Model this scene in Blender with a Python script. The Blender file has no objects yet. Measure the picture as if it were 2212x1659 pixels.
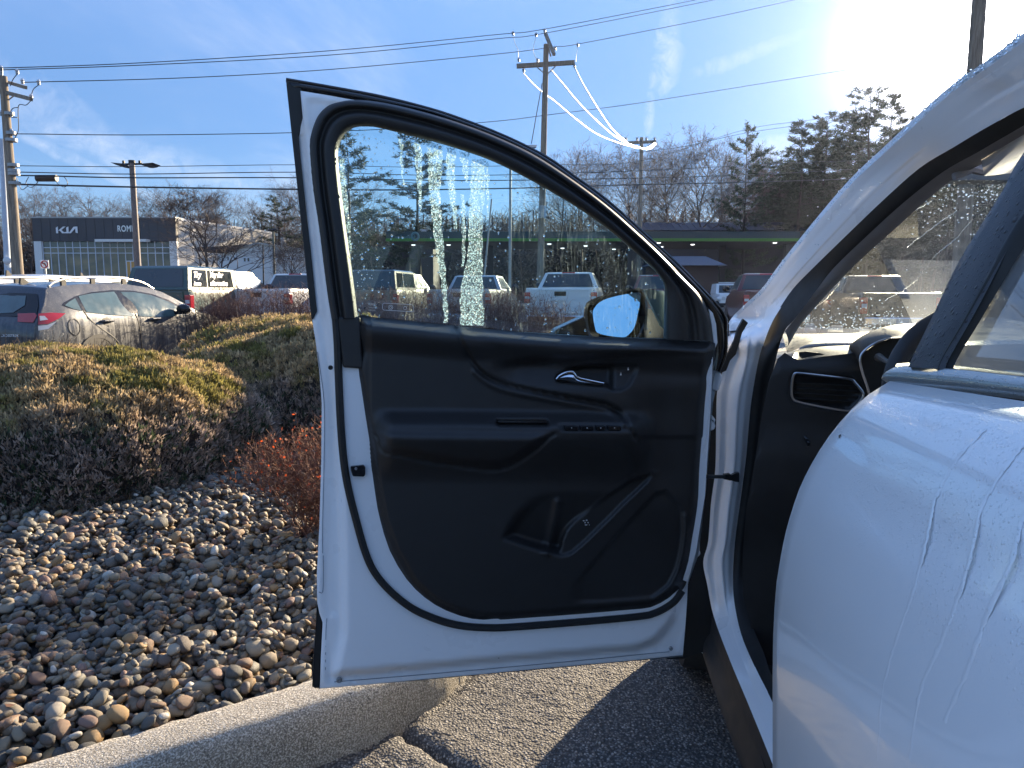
import bpy, math, random
import numpy as np
from mathutils import Vector, Matrix
from mathutils.geometry import delaunay_2d_cdt, tessellate_polygon

R = math.radians
C = bpy.context.scene.collection
rng = np.random.default_rng(7)
random.seed(7)

# ---------------------------------------------------------------- camera
CAM_H = 1.2
FPX, CX, CY = 1590.0, 1106.0, 829.5          # measured on a 2212 px wide copy of the photograph
TH = math.atan((829.5 - 640.0) / FPX)
cam = bpy.data.cameras.new('camera')
cam.sensor_width = 36.0
cam.lens = 36.0 * FPX / 2212.0
cam.clip_start = 0.02
cam.clip_end = 3000.0
camo = bpy.data.objects.new('camera', cam)
camo.location = (0, 0, CAM_H)
camo.rotation_euler = (math.pi / 2 - TH, 0, 0)
C.objects.link(camo)
bpy.context.scene.camera = camo

# ---------------------------------------------------------------- sun, sky, exposure
GLARE_DENSITY = .00018
SUN_AZ, SUN_EL = R(30.5), R(16.0)            # clockwise from +Y
sd = Vector((math.sin(SUN_AZ) * math.cos(SUN_EL), math.cos(SUN_AZ) * math.cos(SUN_EL), math.sin(SUN_EL)))
sl = bpy.data.lights.new('sun', 'SUN')
sl.energy = 4.1
sl.angle = R(0.5)
sl.color = (1.0, 0.80, 0.54)
slo = bpy.data.objects.new('sun', sl)
slo.rotation_euler = (-sd).to_track_quat('-Z', 'Y').to_euler()
C.objects.link(slo)

sc = bpy.context.scene
sc.view_settings.view_transform = 'Standard'
sc.view_settings.look = 'None'
sc.view_settings.gamma = 1.0
sc.view_settings.use_curve_mapping = False
sc.view_settings.exposure = 1.88
sc.cycles.max_bounces = 8
sc.cycles.transparent_max_bounces = 24
sc.cycles.caustics_reflective = False
sc.cycles.caustics_refractive = False

world = bpy.data.worlds.new('World')
sc.world = world
world.use_nodes = True
nt = world.node_tree
for n_ in list(nt.nodes):
    nt.nodes.remove(n_)

class NG:
    """small helper for wiring nodes"""
    def __init__(s, tree): s.t = tree
    def n(s, typ, **kw):
        nd = s.t.nodes.new(typ)
        for k, v in kw.items():
            setattr(nd, k, v)
        return nd
    def l(s, a, b): s.t.links.new(a, b)
    def m(s, op, a, b=None, c=None, clamp=False):
        nd = s.n('ShaderNodeMath', operation=op, use_clamp=clamp)
        for i, x in enumerate((a, b, c)):
            if x is None: continue
            if isinstance(x, (int, float)): nd.inputs[i].default_value = x
            else: s.l(x, nd.inputs[i])
        return nd.outputs[0]
    def mix(s, fac, a, b, mode='MIX'):
        nd = s.n('ShaderNodeMix', data_type='RGBA', blend_type=mode)
        nd.clamp_result = False
        for i, x in ((0, fac), (6, a), (7, b)):
            if isinstance(x, (int, float)): nd.inputs[i].default_value = x
            elif isinstance(x, (tuple, list)): nd.inputs[i].default_value = (*x[:3], 1)
            else: s.l(x, nd.inputs[i])
        return nd.outputs[2]
    def noise(s, vec, scale, detail=3, rough=.55, dist=0):
        nd = s.n('ShaderNodeTexNoise')
        nd.inputs['Scale'].default_value = scale
        nd.inputs['Detail'].default_value = detail
        nd.inputs['Roughness'].default_value = rough
        nd.inputs['Distortion'].default_value = dist
        if vec is not None: s.l(vec, nd.inputs['Vector'])
        return nd.outputs[0]
    def ramp(s, fac, stops):
        nd = s.n('ShaderNodeValToRGB')
        e = nd.color_ramp.elements
        while len(e) < len(stops): e.new(0.5)
        for q, (p, c) in zip(e, stops):
            q.position = p
            q.color = (*c, 1) if isinstance(c, (tuple, list)) else (c, c, c, 1)
        s.l(fac, nd.inputs[0])
        return nd.outputs[0]
    def sstep(s, x, a, b):
        nd = s.n('ShaderNodeMapRange', interpolation_type='SMOOTHSTEP')
        s.l(x, nd.inputs[0])
        nd.inputs[1].default_value = a; nd.inputs[2].default_value = b
        return nd.outputs[0]
    def mapping(s, vec, scale=(1, 1, 1), rot=(0, 0, 0), loc=(0, 0, 0)):
        nd = s.n('ShaderNodeMapping')
        nd.inputs['Scale'].default_value = scale
        nd.inputs['Rotation'].default_value = rot
        nd.inputs['Location'].default_value = loc
        s.l(vec, nd.inputs[0])
        return nd.outputs[0]

w = NG(nt)
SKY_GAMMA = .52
SKY_HI = (3.4, 4.2, 6.0)  # multiplier for the sky overhead, raised to brighten the shaded door
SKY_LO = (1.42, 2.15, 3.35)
geo = w.n('ShaderNodeTexCoord').outputs['Generated']
sky = w.n('ShaderNodeTexSky', sky_type='NISHITA', sun_disc=False, sun_elevation=SUN_EL, sun_rotation=SUN_AZ)
sky.air_density = 1.0
sky.dust_density = 0.05
sky.ozone_density = 3.0
sep = w.n('ShaderNodeSeparateXYZ'); w.l(geo, sep.inputs[0])
SX, SYy, SZ = sep.outputs
zc = w.m('MAXIMUM', SZ, 0.06)
cvx = w.m('DIVIDE', SX, zc); cvy = w.m('DIVIDE', SYy, zc)
comb = w.n('ShaderNodeCombineXYZ'); w.l(cvx, comb.inputs[0]); w.l(cvy, comb.inputs[1])
cir = w.noise(w.mapping(comb.outputs[0], (0.35, 0.10, 1), (0, 0, R(-35))), 1.3, 6, .62, 1.1)
cir2 = w.noise(w.mapping(comb.outputs[0], (0.5, 0.16, 1), (0, 0, R(25)), (4, 2, 0)), 1.0, 5, .6, .8)
cm = w.m('MULTIPLY', w.sstep(cir, .44, .80), w.sstep(cir2, .32, .72))
lowfade = w.sstep(SZ, .02, .10)
cm = w.m('MULTIPLY', cm, lowfade)

def wisp(tree, az, el, wdt, hgt, tilt, amount, seed):
    """a small torn streak of cloud around a direction (azimuth, elevation in degrees)"""
    a = tree.m('DEGREES', tree.m('ARCTAN2', SX, SYy))
    e = tree.m('DEGREES', tree.m('ARCSINE', SZ))
    da = tree.m('SUBTRACT', a, az); de = tree.m('SUBTRACT', e, el)
    ct, st = math.cos(R(tilt)), math.sin(R(tilt))
    u = tree.m('ADD', tree.m('MULTIPLY', da, ct), tree.m('MULTIPLY', de, st))
    v = tree.m('SUBTRACT', tree.m('MULTIPLY', de, ct), tree.m('MULTIPLY', da, st))
    cb = tree.n('ShaderNodeCombineXYZ'); tree.l(u, cb.inputs[0]); tree.l(v, cb.inputs[1]); cb.inputs[2].default_value = seed
    nz = tree.noise(cb.outputs[0], .55, 5, .65, .6)
    u = tree.m('ADD', u, tree.m('MULTIPLY', tree.m('SUBTRACT', nz, .5), wdt * 1.8))
    v = tree.m('ADD', v, tree.m('MULTIPLY', tree.m('SUBTRACT', tree.noise(cb.outputs[0], .8, 4), .5), hgt * 1.6))
    r = tree.m('ADD', tree.m('POWER', tree.m('ABSOLUTE', tree.m('DIVIDE', u, wdt)), 2.0),
               tree.m('POWER', tree.m('ABSOLUTE', tree.m('DIVIDE', v, hgt)), 2.0))
    f = tree.m('SUBTRACT', 1.0, r, clamp=True)
    return tree.m('MULTIPLY', tree.m('MULTIPLY', f, tree.sstep(nz, .25, .7)), amount)

def azel(px, py):
    d = ray(px, py)
    return math.degrees(math.atan2(d.x, d.y)), math.degrees(math.asin(d.z / d.length))
def ray(px, py):
    u, v = px - CX, CY - py
    c, s = math.cos(TH), math.sin(TH)
    return Vector((u, FPX * c + v * s, -FPX * s + v * c))

for (px, py, ww, hh, tl, am, sdv) in ((1440, 130, 1.2, 2.7, -8, .75, 1), (1448, 60, .9, 2.6, 5, .30, 2), (1402, 250, .45, 1.7, 0, .8, 3),
                                      (1610, 120, 5.0, .55, 14, .38, 4), (190, 360, 10.5, .45, -24, .5, 5), (1680, 320, 2.2, 1.0, 10, .6, 6),
                                      (330, 340, 6.5, 1.1, -9, .42, 7), (120, 255, 7, 2.0, -28, .36, 8), (540, 400, 8, 1.0, -6, .4, 9)):
    a_, e_ = azel(px, py)
    cm = w.m('ADD', cm, wisp(w, a_, e_, ww, hh, tl, am, sdv), clamp=True)

dn = w.n('ShaderNodeVectorMath', operation='DOT_PRODUCT'); w.l(geo, dn.inputs[0]); dn.inputs[1].default_value = sd
dp = w.m('MAXIMUM', dn.outputs['Value'], 0.0)
SKY_GAIN = 0.10
# grade of the whole sky: softer contrast between the sun side and the rest, bluer tint
pre = w.mix(1.0, sky.outputs[0], (.1, .1, .1), 'MULTIPLY')
gm = w.n('ShaderNodeGamma'); w.l(pre, gm.inputs[0]); gm.inputs[1].default_value = SKY_GAMMA
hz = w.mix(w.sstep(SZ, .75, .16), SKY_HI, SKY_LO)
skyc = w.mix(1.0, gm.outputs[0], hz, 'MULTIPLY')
skyc = w.mix(1.0, skyc, w.mix(w.sstep(SZ, .20, .03), (1, 1, 1), (1.30, 1.16, 1.0)), 'MULTIPLY')
cloudc = w.mix(.6, skyc, (2.9, 3.1, 3.5))
skyc = w.mix(cm, skyc, cloudc)
g1 = w.m('MULTIPLY', w.m('POWER', dp, 520.0), 50.0)
g2 = w.m('MULTIPLY', w.m('POWER', dp, 90.0), 2.2)
g3 = w.m('MULTIPLY', w.m('POWER', dp, 26.0), .30)
gl = w.m('ADD', w.m('ADD', g1, g2), g3)
gc = w.n('ShaderNodeVectorMath', operation='SCALE'); gc.inputs[0].default_value = (1.0, .96, .95); w.l(gl, gc.inputs['Scale'])
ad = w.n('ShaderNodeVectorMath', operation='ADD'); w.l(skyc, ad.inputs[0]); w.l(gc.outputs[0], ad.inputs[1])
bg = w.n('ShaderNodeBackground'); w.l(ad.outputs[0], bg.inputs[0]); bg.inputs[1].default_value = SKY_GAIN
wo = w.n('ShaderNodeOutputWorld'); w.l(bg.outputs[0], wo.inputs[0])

# ---------------------------------------------------------------- geometry helpers
CAMV = Vector((0, 0, CAM_H))
def PY(px, py, Y):
    d = ray(px, py); return CAMV + d * (Y / d.y)
def PZ(px, py, Z):
    d = ray(px, py); return CAMV + d * ((Z - CAM_H) / d.z)
def PP(px, py, p0, nn):
    d = ray(px, py); return CAMV + d * ((p0 - CAMV).dot(nn) / d.dot(nn))

# the white car's frame: s forward, n inboard, z up, origin on the ground below the front hinge line
CO = Vector((.39, 1.64, 0)); CA = Vector((.139, .9903, 0)); CB = Vector((.9903, -.139, 0))
def CW(s, n, z): return CO + CA * s + CB * n + Vector((0, 0, z))
def PS(px, py, s): return PP(px, py, CO + CA * s, CA)
def PN(px, py, n): return PP(px, py, CO + CB * n, CB)
def PT(px, py, dn_=0.0):
    """point on the leaning side plane of the cabin (tumblehome)"""
    nn = (CB - Vector((0, 0, .4))).normalized()
    return PP(px, py, CW(0, .16 + dn_, 1.1), nn)
# the open door's frame: q from hinge to latch, m towards the cabin side
DH = Vector((.394, 1.621, 0)); DE = Vector((-.976, -.218, 0)).normalized(); DM = Vector((.218, -.976, 0)).normalized()
def PD(px, py, m=0.0): return PP(px, py, DH + DM * m, DM)

def catmull(pts, n=6, closed=False):
    P = [np.array(p, float) for p in pts]; N = len(P); out = []
    rngk = range(N if closed else N - 1)
    for i in rngk:
        p0 = P[(i - 1) % N] if (closed or i > 0) else 2 * P[0] - P[1]
        p1 = P[i]; p2 = P[(i + 1) % N]
        p3 = P[(i + 2) % N] if (closed or i + 2 < N) else 2 * P[-1] - P[-2]
        for k in range(n):
            t = k / n
            out.append(.5 * ((2 * p1) + (-p0 + p2) * t + (2 * p0 - 5 * p1 + 4 * p2 - p3) * t * t + (-p0 + 3 * p1 - 3 * p2 + p3) * t ** 3))
    if not closed: out.append(P[-1])
    return out

ROOTS = {}
def setp(o, label=None, cat=None, group=None, kind=None):
    if label: o['label'] = label
    if cat: o['category'] = cat
    if group: o['group'] = group
    if kind: o['kind'] = kind
    return o
def root(name, loc, label, cat, group=None, rz=0.0):
    o = bpy.data.objects.new(name, None); C.objects.link(o)
    o.empty_display_size = .2
    o.location = loc; o.rotation_euler = (0, 0, rz)
    ROOTS[o.name] = Matrix.LocRotScale(Vector(loc), Matrix.Rotation(rz, 3, 'Z').to_quaternion(), None)
    return setp(o, label, cat, group)
def mk(name, V, F, mat, parent=None, smooth=True, col=None, world=True, angle=None):
    """one mesh object; world=True: vertices are in world space"""
    me = bpy.data.meshes.new(name)
    if isinstance(V, np.ndarray) and isinstance(F, np.ndarray):
        nv, nf, k = len(V), len(F), F.shape[1]
        me.vertices.add(nv); me.vertices.foreach_set('co', V.astype(np.float32).ravel())
        me.loops.add(nf * k); me.loops.foreach_set('vertex_index', F.astype(np.int32).ravel())
        me.polygons.add(nf)
        me.polygons.foreach_set('loop_start', np.arange(0, nf * k, k, dtype=np.int32))
        me.update(calc_edges=True)
    else:
        me.from_pydata([tuple(v) for v in V], [], [tuple(int(i) for i in f) for f in F])
    if smooth:
        me.polygons.foreach_set('use_smooth', [True] * len(me.polygons))
    if col is not None:
        ca = me.color_attributes.new('Col', 'FLOAT_COLOR', 'POINT')
        cc = np.ones((len(me.vertices), 4), np.float32); cc[:, :3] = np.asarray(col, np.float32)[:, :3]
        ca.data.foreach_set('color', cc.ravel())
    me.validate()
    if mat: me.materials.append(mat)
    o = bpy.data.objects.new(name, me); C.objects.link(o)
    if parent is not None:
        o.parent = parent
        if world and parent.name in ROOTS: o.matrix_parent_inverse = ROOTS[parent.name].inverted()
    if angle is not None and smooth:
        try: me.set_sharp_from_angle(angle=R(angle))
        except Exception: pass
    return o
def bevel(o, wdt, seg=2, ang=35):
    b = o.modifiers.new('bevel', 'BEVEL'); b.width = wdt; b.segments = seg
    b.limit_method = 'ANGLE'; b.angle_limit = R(ang); return o

class MB:
    def __init__(s): s.v = []; s.f = []
    def add(s, V, F):
        b = len(s.v); s.v += [tuple(v) for v in V]; s.f += [tuple(i + b for i in f) for f in F]; return s
    def box(s, x0, x1, y0, y1, z0, z1):
        V = [(x, y, z) for z in (z0, z1) for y in (y0, y1) for x in (x0, x1)]
        return s.add(V, [(0, 2, 3, 1), (4, 5, 7, 6), (0, 1, 5, 4), (2, 6, 7, 3), (0, 4, 6, 2), (1, 3, 7, 5)])
    def hexa(s, P):
        """eight corners: bottom 0-3 round, top 4-7 round"""
        return s.add(P, [(3, 2, 1, 0), (4, 5, 6, 7), (0, 1, 5, 4), (1, 2, 6, 5), (2, 3, 7, 6), (3, 0, 4, 7)])
    def tube(s, pts, rad, sides=6, caps=True):
        pts = [Vector(p) for p in pts]; n = len(pts)
        if isinstance(rad, (int, float)): rad = [rad] * n
        rings = []; up = None
        for i, p in enumerate(pts):
            t = (pts[min(i + 1, n - 1)] - pts[max(i - 1, 0)])
            if t.length < 1e-9: t = Vector((0, 0, 1))
            t.normalize()
            if up is None:
                up = t.orthogonal().normalized()
            else:
                up = (up - t * up.dot(t))
                up = up.normalized() if up.length > 1e-6 else t.orthogonal().normalized()
            sd_ = t.cross(up)
            rings.append([p + (up * math.cos(2 * math.pi * k / sides) + sd_ * math.sin(2 * math.pi * k / sides)) * rad[i] for k in range(sides)])
        V = [v for r in rings for v in r]; F = []
        for i in range(n - 1):
            for k in range(sides):
                a = i * sides + k; b = i * sides + (k + 1) % sides
                F.append((a, b, b + sides, a + sides))
        if caps:
            F.append(tuple(range(sides - 1, -1, -1))); F.append(tuple(range((n - 1) * sides, n * sides)))
        return s.add(V, F)
    def loft(s, rings, closed=False, caps=False):
        m_ = len(rings[0]); V = [v for r in rings for v in r]; F = []
        for i in range(len(rings) - 1):
            for k in range(m_ if closed else m_ - 1):
                a = i * m_ + k; b = i * m_ + (k + 1) % m_
                F.append((a, b, b + m_, a + m_))
        if caps:
            F.append(tuple(range(m_ - 1, -1, -1))); F.append(tuple(range((len(rings) - 1) * m_, len(rings) * m_)))
        return s.add(V, F)
    def prism(s, poly3, off):
        """closed polygon of 3-D points thickened by the vector off"""
        n = len(poly3); P = [Vector(p) for p in poly3]; off = Vector(off)
        T = tessellate_polygon([P])
        V = P + [p + off for p in P]
        F = [tuple(t) for t in T] + [tuple(i + n for i in reversed(t)) for t in T]
        F += [(i, (i + 1) % n, (i + 1) % n + n, i + n) for i in range(n)]
        return s.add(V, F)
    def poly(s, poly3):
        P = [Vector(p) for p in poly3]
        return s.add(P, [tuple(t) for t in tessellate_polygon([P])])
    def ellipsoid(s, c, r, nu=12, nv=8):
        V = []; F = []
        for j in range(nv + 1):
            th = math.pi * j / nv
            for i in range(nu):
                ph = 2 * math.pi * i / nu
                V.append((c[0] + r[0] * math.sin(th) * math.cos(ph), c[1] + r[1] * math.sin(th) * math.sin(ph), c[2] + r[2] * math.cos(th)))
        for j in range(nv):
            for i in range(nu):
                a = j * nu + i; b = j * nu + (i + 1) % nu
                F.append((a, b, b + nu, a + nu))
        return s.add(V, F)
    def cyl(s, c, r, h, axis='z', sides=20, r2=None):
        r2 = r if r2 is None else r2
        rings = []
        for (hh, rr) in ((0, r), (h, r2)):
            ring = []
            for k in range(sides):
                a = 2 * math.pi * k / sides; x, y = rr * math.cos(a), rr * math.sin(a)
                p = {'z': (x, y, hh), 'y': (x, hh, y), 'x': (hh, x, y)}[axis]
                ring.append((c[0] + p[0], c[1] + p[1], c[2] + p[2]))
            rings.append(ring)
        return s.loft(rings, closed=True, caps=True)
    def lathe_y(s, prof, sides=24, c=(0, 0, 0)):
        """profile of (radius, y) turned about the y axis"""
        rings = [[(c[0] + r * math.cos(2 * math.pi * k / sides), c[1] + y, c[2] + r * math.sin(2 * math.pi * k / sides)) for k in range(sides)] for r, y in prof]
        return s.loft(rings, closed=True)
    def make(s, name, mat, parent=None, smooth=True, world=True, angle=40, fix=True):
        o = mk(name, s.v, s.f, mat, parent, smooth, world=world)
        if fix:
            import bmesh
            bm = bmesh.new(); bm.from_mesh(o.data)
            bmesh.ops.recalc_face_normals(bm, faces=bm.faces); bm.to_mesh(o.data); bm.free()
        if smooth and angle is not None:
            o.data.set_sharp_from_angle(angle=R(angle))
        return o

def in_poly(px, py, poly):
    P = np.asarray(poly, float); x, y = px, py
    c = np.zeros(np.shape(x), bool); j = len(P) - 1
    for i in range(len(P)):
        xi, yi, xj, yj = P[i][0], P[i][1], P[j][0], P[j][1]
        cond = ((yi > y) != (yj > y)) & (x < (xj - xi) * (y - yi) / (yj - yi + 1e-12) + xi)
        c ^= cond; j = i
    return c
def dist_line(px, py, pts, closed=False):
    P = np.asarray(pts, float); d = np.full(np.shape(px), 1e9)
    n = len(P)
    for i in range(n if closed else n - 1):
        a = P[i]; b = P[(i + 1) % n]; ab = b - a; L = (ab ** 2).sum() + 1e-12
        t = np.clip(((px - a[0]) * ab[0] + (py - a[1]) * ab[1]) / L, 0, 1)
        d = np.minimum(d, np.hypot(px - a[0] - t * ab[0], py - a[1] - t * ab[1]))
    return d
def sdist(px, py, poly):
    """signed distance in px: positive inside"""
    d = dist_line(px, py, poly, True)
    return np.where(in_poly(px, py, poly), d, -d)
def sst(x, a, b):
    t = np.clip((x - a) / (b - a), 0, 1); return t * t * (3 - 2 * t)

def cdt_mesh(outline, spacing, holes=(), lines=()):
    """2-D triangulation of an outline with inner grid points; returns Nx2 and faces"""
    ol = [tuple(map(float, p[:2])) for p in outline]
    xs = np.array(ol)[:, 0]; ys = np.array(ol)[:, 1]
    gx = np.arange(xs.min(), xs.max(), spacing); gy = np.arange(ys.min(), ys.max(), spacing)
    GX, GY = np.meshgrid(gx, gy); GX[1::2] += spacing / 2
    GX = GX.ravel(); GY = GY.ravel()
    ok = sdist(GX, GY, ol) > spacing * .45
    for h in holes: ok &= sdist(GX, GY, h) < -spacing * .45
    pts = list(zip(GX[ok], GY[ok]))
    co = [Vector(p) for p in ol]; edges = []; faces = [list(range(len(ol)))]
    for h in holes:
        b = len(co); co += [Vector((float(p[0]), float(p[1]))) for p in h]
        edges += [(b + i, b + (i + 1) % len(h)) for i in range(len(h))]
    co += [Vector(p) for p in pts]
    v2, e2, f2, *_ = delaunay_2d_cdt(co, edges, faces, 1, 1e-4)
    V = np.array([(p.x, p.y) for p in v2]); F = [tuple(f) for f in f2]
    if holes:
        Fa = []
        for f in F:
            c = V[list(f)].mean(0)
            if not any(in_poly(c[0], c[1], h) for h in holes): Fa.append(f)
        F = Fa
    return V, F

def ground_z(x, y):
    """the lot dips a little beyond the planted island and rises slowly behind it"""
    y = np.asarray(y, float)
    a = -.11 * sst(y, 4.5, 9.0) + .11 * sst(y, 12.0, 20.0)
    return a + .010 * np.clip(y - 30, 0, 60) + .02 * np.clip(y - 100, 0, 200)
# ---------------------------------------------------------------- materials
def new_mat(name):
    m = bpy.data.materials.new(name); m.use_nodes = True
    t = m.node_tree
    for n in list(t.nodes): t.nodes.remove(n)
    g = NG(t)
    out = g.n('ShaderNodeOutputMaterial'); bs = g.n('ShaderNodeBsdfPrincipled'); g.l(bs.outputs[0], out.inputs[0])
    return m, g, bs, out
def OBJ(g): return g.n('ShaderNodeTexCoord').outputs['Object']
def POS(g): return g.n('ShaderNodeNewGeometry').outputs['Position']
def bump(g, bs, h, strength, dist=.01):
    b = g.n('ShaderNodeBump'); b.inputs['Strength'].default_value = strength; b.inputs['Distance'].default_value = dist
    g.l(h, b.inputs['Height']); g.l(b.outputs[0], bs.inputs['Normal']); return b
def setin(bs, **kw):
    for k, v in kw.items():
        k = k.replace('_', ' ')
        i = bs.inputs[k]
        i.default_value = (*v, 1) if isinstance(v, tuple) and len(v) == 3 and i.type == 'RGBA' else v
def pbr(name, color, rough=.5, metal=0.0, coat=0.0, var=.15, vscale=8.0, bmp=0.0, bscale=200.0, bdist=.002, spec=.5, alpha=None):
    m, g, bs, out = new_mat(name)
    p = OBJ(g)
    n = g.noise(p, vscale, 5, .6)
    dark = tuple(c * (1 - var) for c in color); lite = tuple(min(1, c * (1 + var)) for c in color)
    g.l(g.mix(n, dark, lite), bs.inputs['Base Color'])
    rr = g.m('ADD', g.m('MULTIPLY', g.noise(p, vscale * 2.3, 3), .22), rough - .11, clamp=True)
    g.l(rr, bs.inputs['Roughness'])
    setin(bs, Metallic=metal, Coat_Weight=coat, Coat_Roughness=.04, Specular_IOR_Level=spec)
    if bmp: bump(g, bs, g.noise(p, bscale, 2, .5), bmp, bdist)
    return m

def droplet_height(g, p, scale, cover, size=.42):
    """rounded drops: one per cell of a voronoi, radius and presence random per cell"""
    v = g.n('ShaderNodeTexVoronoi'); v.inputs['Scale'].default_value = scale; g.l(p, v.inputs['Vector'])
    sp = g.n('ShaderNodeSeparateColor'); g.l(v.outputs['Color'], sp.inputs[0])
    rad = g.m('MULTIPLY', g.m('ADD', g.m('MULTIPLY', sp.outputs[0], .7), .3), size)
    rad = g.m('MULTIPLY', rad, g.m('LESS_THAN', sp.outputs[1], cover))
    q = g.m('DIVIDE', v.outputs['Distance'], g.m('MAXIMUM', rad, .001))
    return g.m('SQRT', g.m('MAXIMUM', g.m('SUBTRACT', 1.0, g.m('MULTIPLY', q, q)), 0.0))

M = {}
M['seat'] = pbr('dark_seat_fabric', (.045, .045, .05), .85, var=.2, vscale=40, bmp=.3, bscale=600)
M['seam'] = pbr('shadowed_paint_seam', (.16, .18, .22), .5)  # shade of the hem groove put into the colour of thin tubes
M['jamb_white'] = pbr('white_paint_in_door_jamb', (.86, .86, .86), .30, coat=.5, var=.03, vscale=5)
M['plastic'] = pbr('soft_black_plastic', (.018, .0168, .0165), .50, var=.2, vscale=12, bmp=.25, bscale=900, bdist=.0006)
M['dash'] = pbr('dashboard_top_vinyl', (.032, .032, .033), .55, var=.2, vscale=30, bmp=.3, bscale=700, bdist=.0006)
M['sail'] = pbr('pale_green_grey_plastic', (.12, .16, .16), .4)
M['plastic_hard'] = pbr('hard_black_plastic', (.015, .016, .018), .42, var=.25, vscale=20, bmp=.15, bscale=700, bdist=.0005)
M['rubber'] = pbr('black_rubber_seal', (.012, .012, .012), .55, var=.3, vscale=15)
M['gloss_black'] = pbr('gloss_black_trim', (.010, .010, .012), .16, var=.1)
M['cladding'] = pbr('grey_black_cladding', (.017, .018, .020), .62, var=.3, vscale=9, bmp=.3, bscale=500, bdist=.001)
M['chrome'] = pbr('chrome', (.85, .86, .88), .12, metal=1.0, var=.04)
M['satin'] = pbr('satin_metal', (.55, .56, .58), .33, metal=1.0, var=.06)
M['grey_trim'] = pbr('grey_fabric_trim', (.34, .33, .34), .85, var=.12, vscale=30, bmp=.2, bscale=800)
M['galv'] = pbr('galvanised_steel', (.30, .31, .32), .45, metal=.7, var=.2)
M['glyph'] = pbr('printed_white_symbol', (.75, .75, .75), .5)
M['red_lens'] = pbr('red_lamp_lens', (.42, .010, .012), .15, coat=1.0, var=.2, vscale=25)
M['clear_lens'] = pbr('clear_lamp_lens', (.55, .56, .58), .15, coat=1.0, var=.2, vscale=25)
M['tyre'] = pbr('tyre_rubber', (.018, .018, .019), .8, var=.3, vscale=30)
M['alloy'] = pbr('wheel_alloy', (.45, .46, .48), .3, metal=.9)
M['brick'] = pbr('dark_brick', (.05, .028, .024), .8, var=.4, vscale=30)

def wet_paint(name, color, scale=150, cover=.8, streaks=False, fl=.0, metallic=0.0, dirt=(.15, .155, .155), dirt_amt=0.0, lowclean=None, bs_=.9, rough_=.3, coat_=.7):
    m, g, bs, out = new_mat(name)
    p = OBJ(g)
    c = g.mix(g.noise(p, 4, 4), tuple(x * .96 for x in color), color)
    if dirt_amt:
        st = g.noise(g.mapping(p, (11, 11, .7)), 1.6, 4, .7)
        szz = g.n('ShaderNodeSeparateXYZ'); g.l(p, szz.inputs[0])
        st = g.m('MULTIPLY', g.m('MULTIPLY', g.sstep(st, .40, .62), dirt_amt), g.m('ADD', g.m('MULTIPLY', g.sstep(szz.outputs[2], 1.12, .92), .8), .2))
        c = g.mix(st, c, dirt)
        g.l(g.m('ADD', g.m('MULTIPLY', st, .35), .28), bs.inputs['Roughness'])
    else:
        bs.inputs['Roughness'].default_value = rough_
    g.l(c, bs.inputs['Base Color'])
    h1 = droplet_height(g, p, scale, cover)
    h2 = droplet_height(g, p, scale * 2.6, .9)
    h = g.m('MAXIMUM', h1, g.m('MULTIPLY', h2, .5))
    if lowclean is not None:
        sz = g.n('ShaderNodeSeparateXYZ'); g.l(p, sz.inputs[0])
        nz = g.m('MULTIPLY', g.noise(p, 9, 3), .12)
        k = g.sstep(g.m('ADD', sz.outputs[2], nz), lowclean[0], lowclean[1])
        h = g.m('MULTIPLY', h, k)
    bump(g, bs, h, bs_, .35 / scale)
    setin(bs, Coat_Weight=coat_, Coat_Roughness=.06, Metallic=metallic)
    return m
M['wet_white'] = wet_paint('white_paint_with_fine_drops', (.86, .86, .86), 300, .85, lowclean=(1.01, 1.13), bs_=.65)
M['wet_pillar'] = wet_paint('white_paint_with_drops', (.78, .78, .79), 150, .8)
M['wet_black'] = wet_paint('black_pillar_with_drops', (.035, .035, .040), 120, .45, rough_=.55, coat_=.1)
M['wet_grey_trim'] = wet_paint('grey_metal_trim_with_frost', (.30, .32, .32), 300, .95, metallic=.5)

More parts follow.
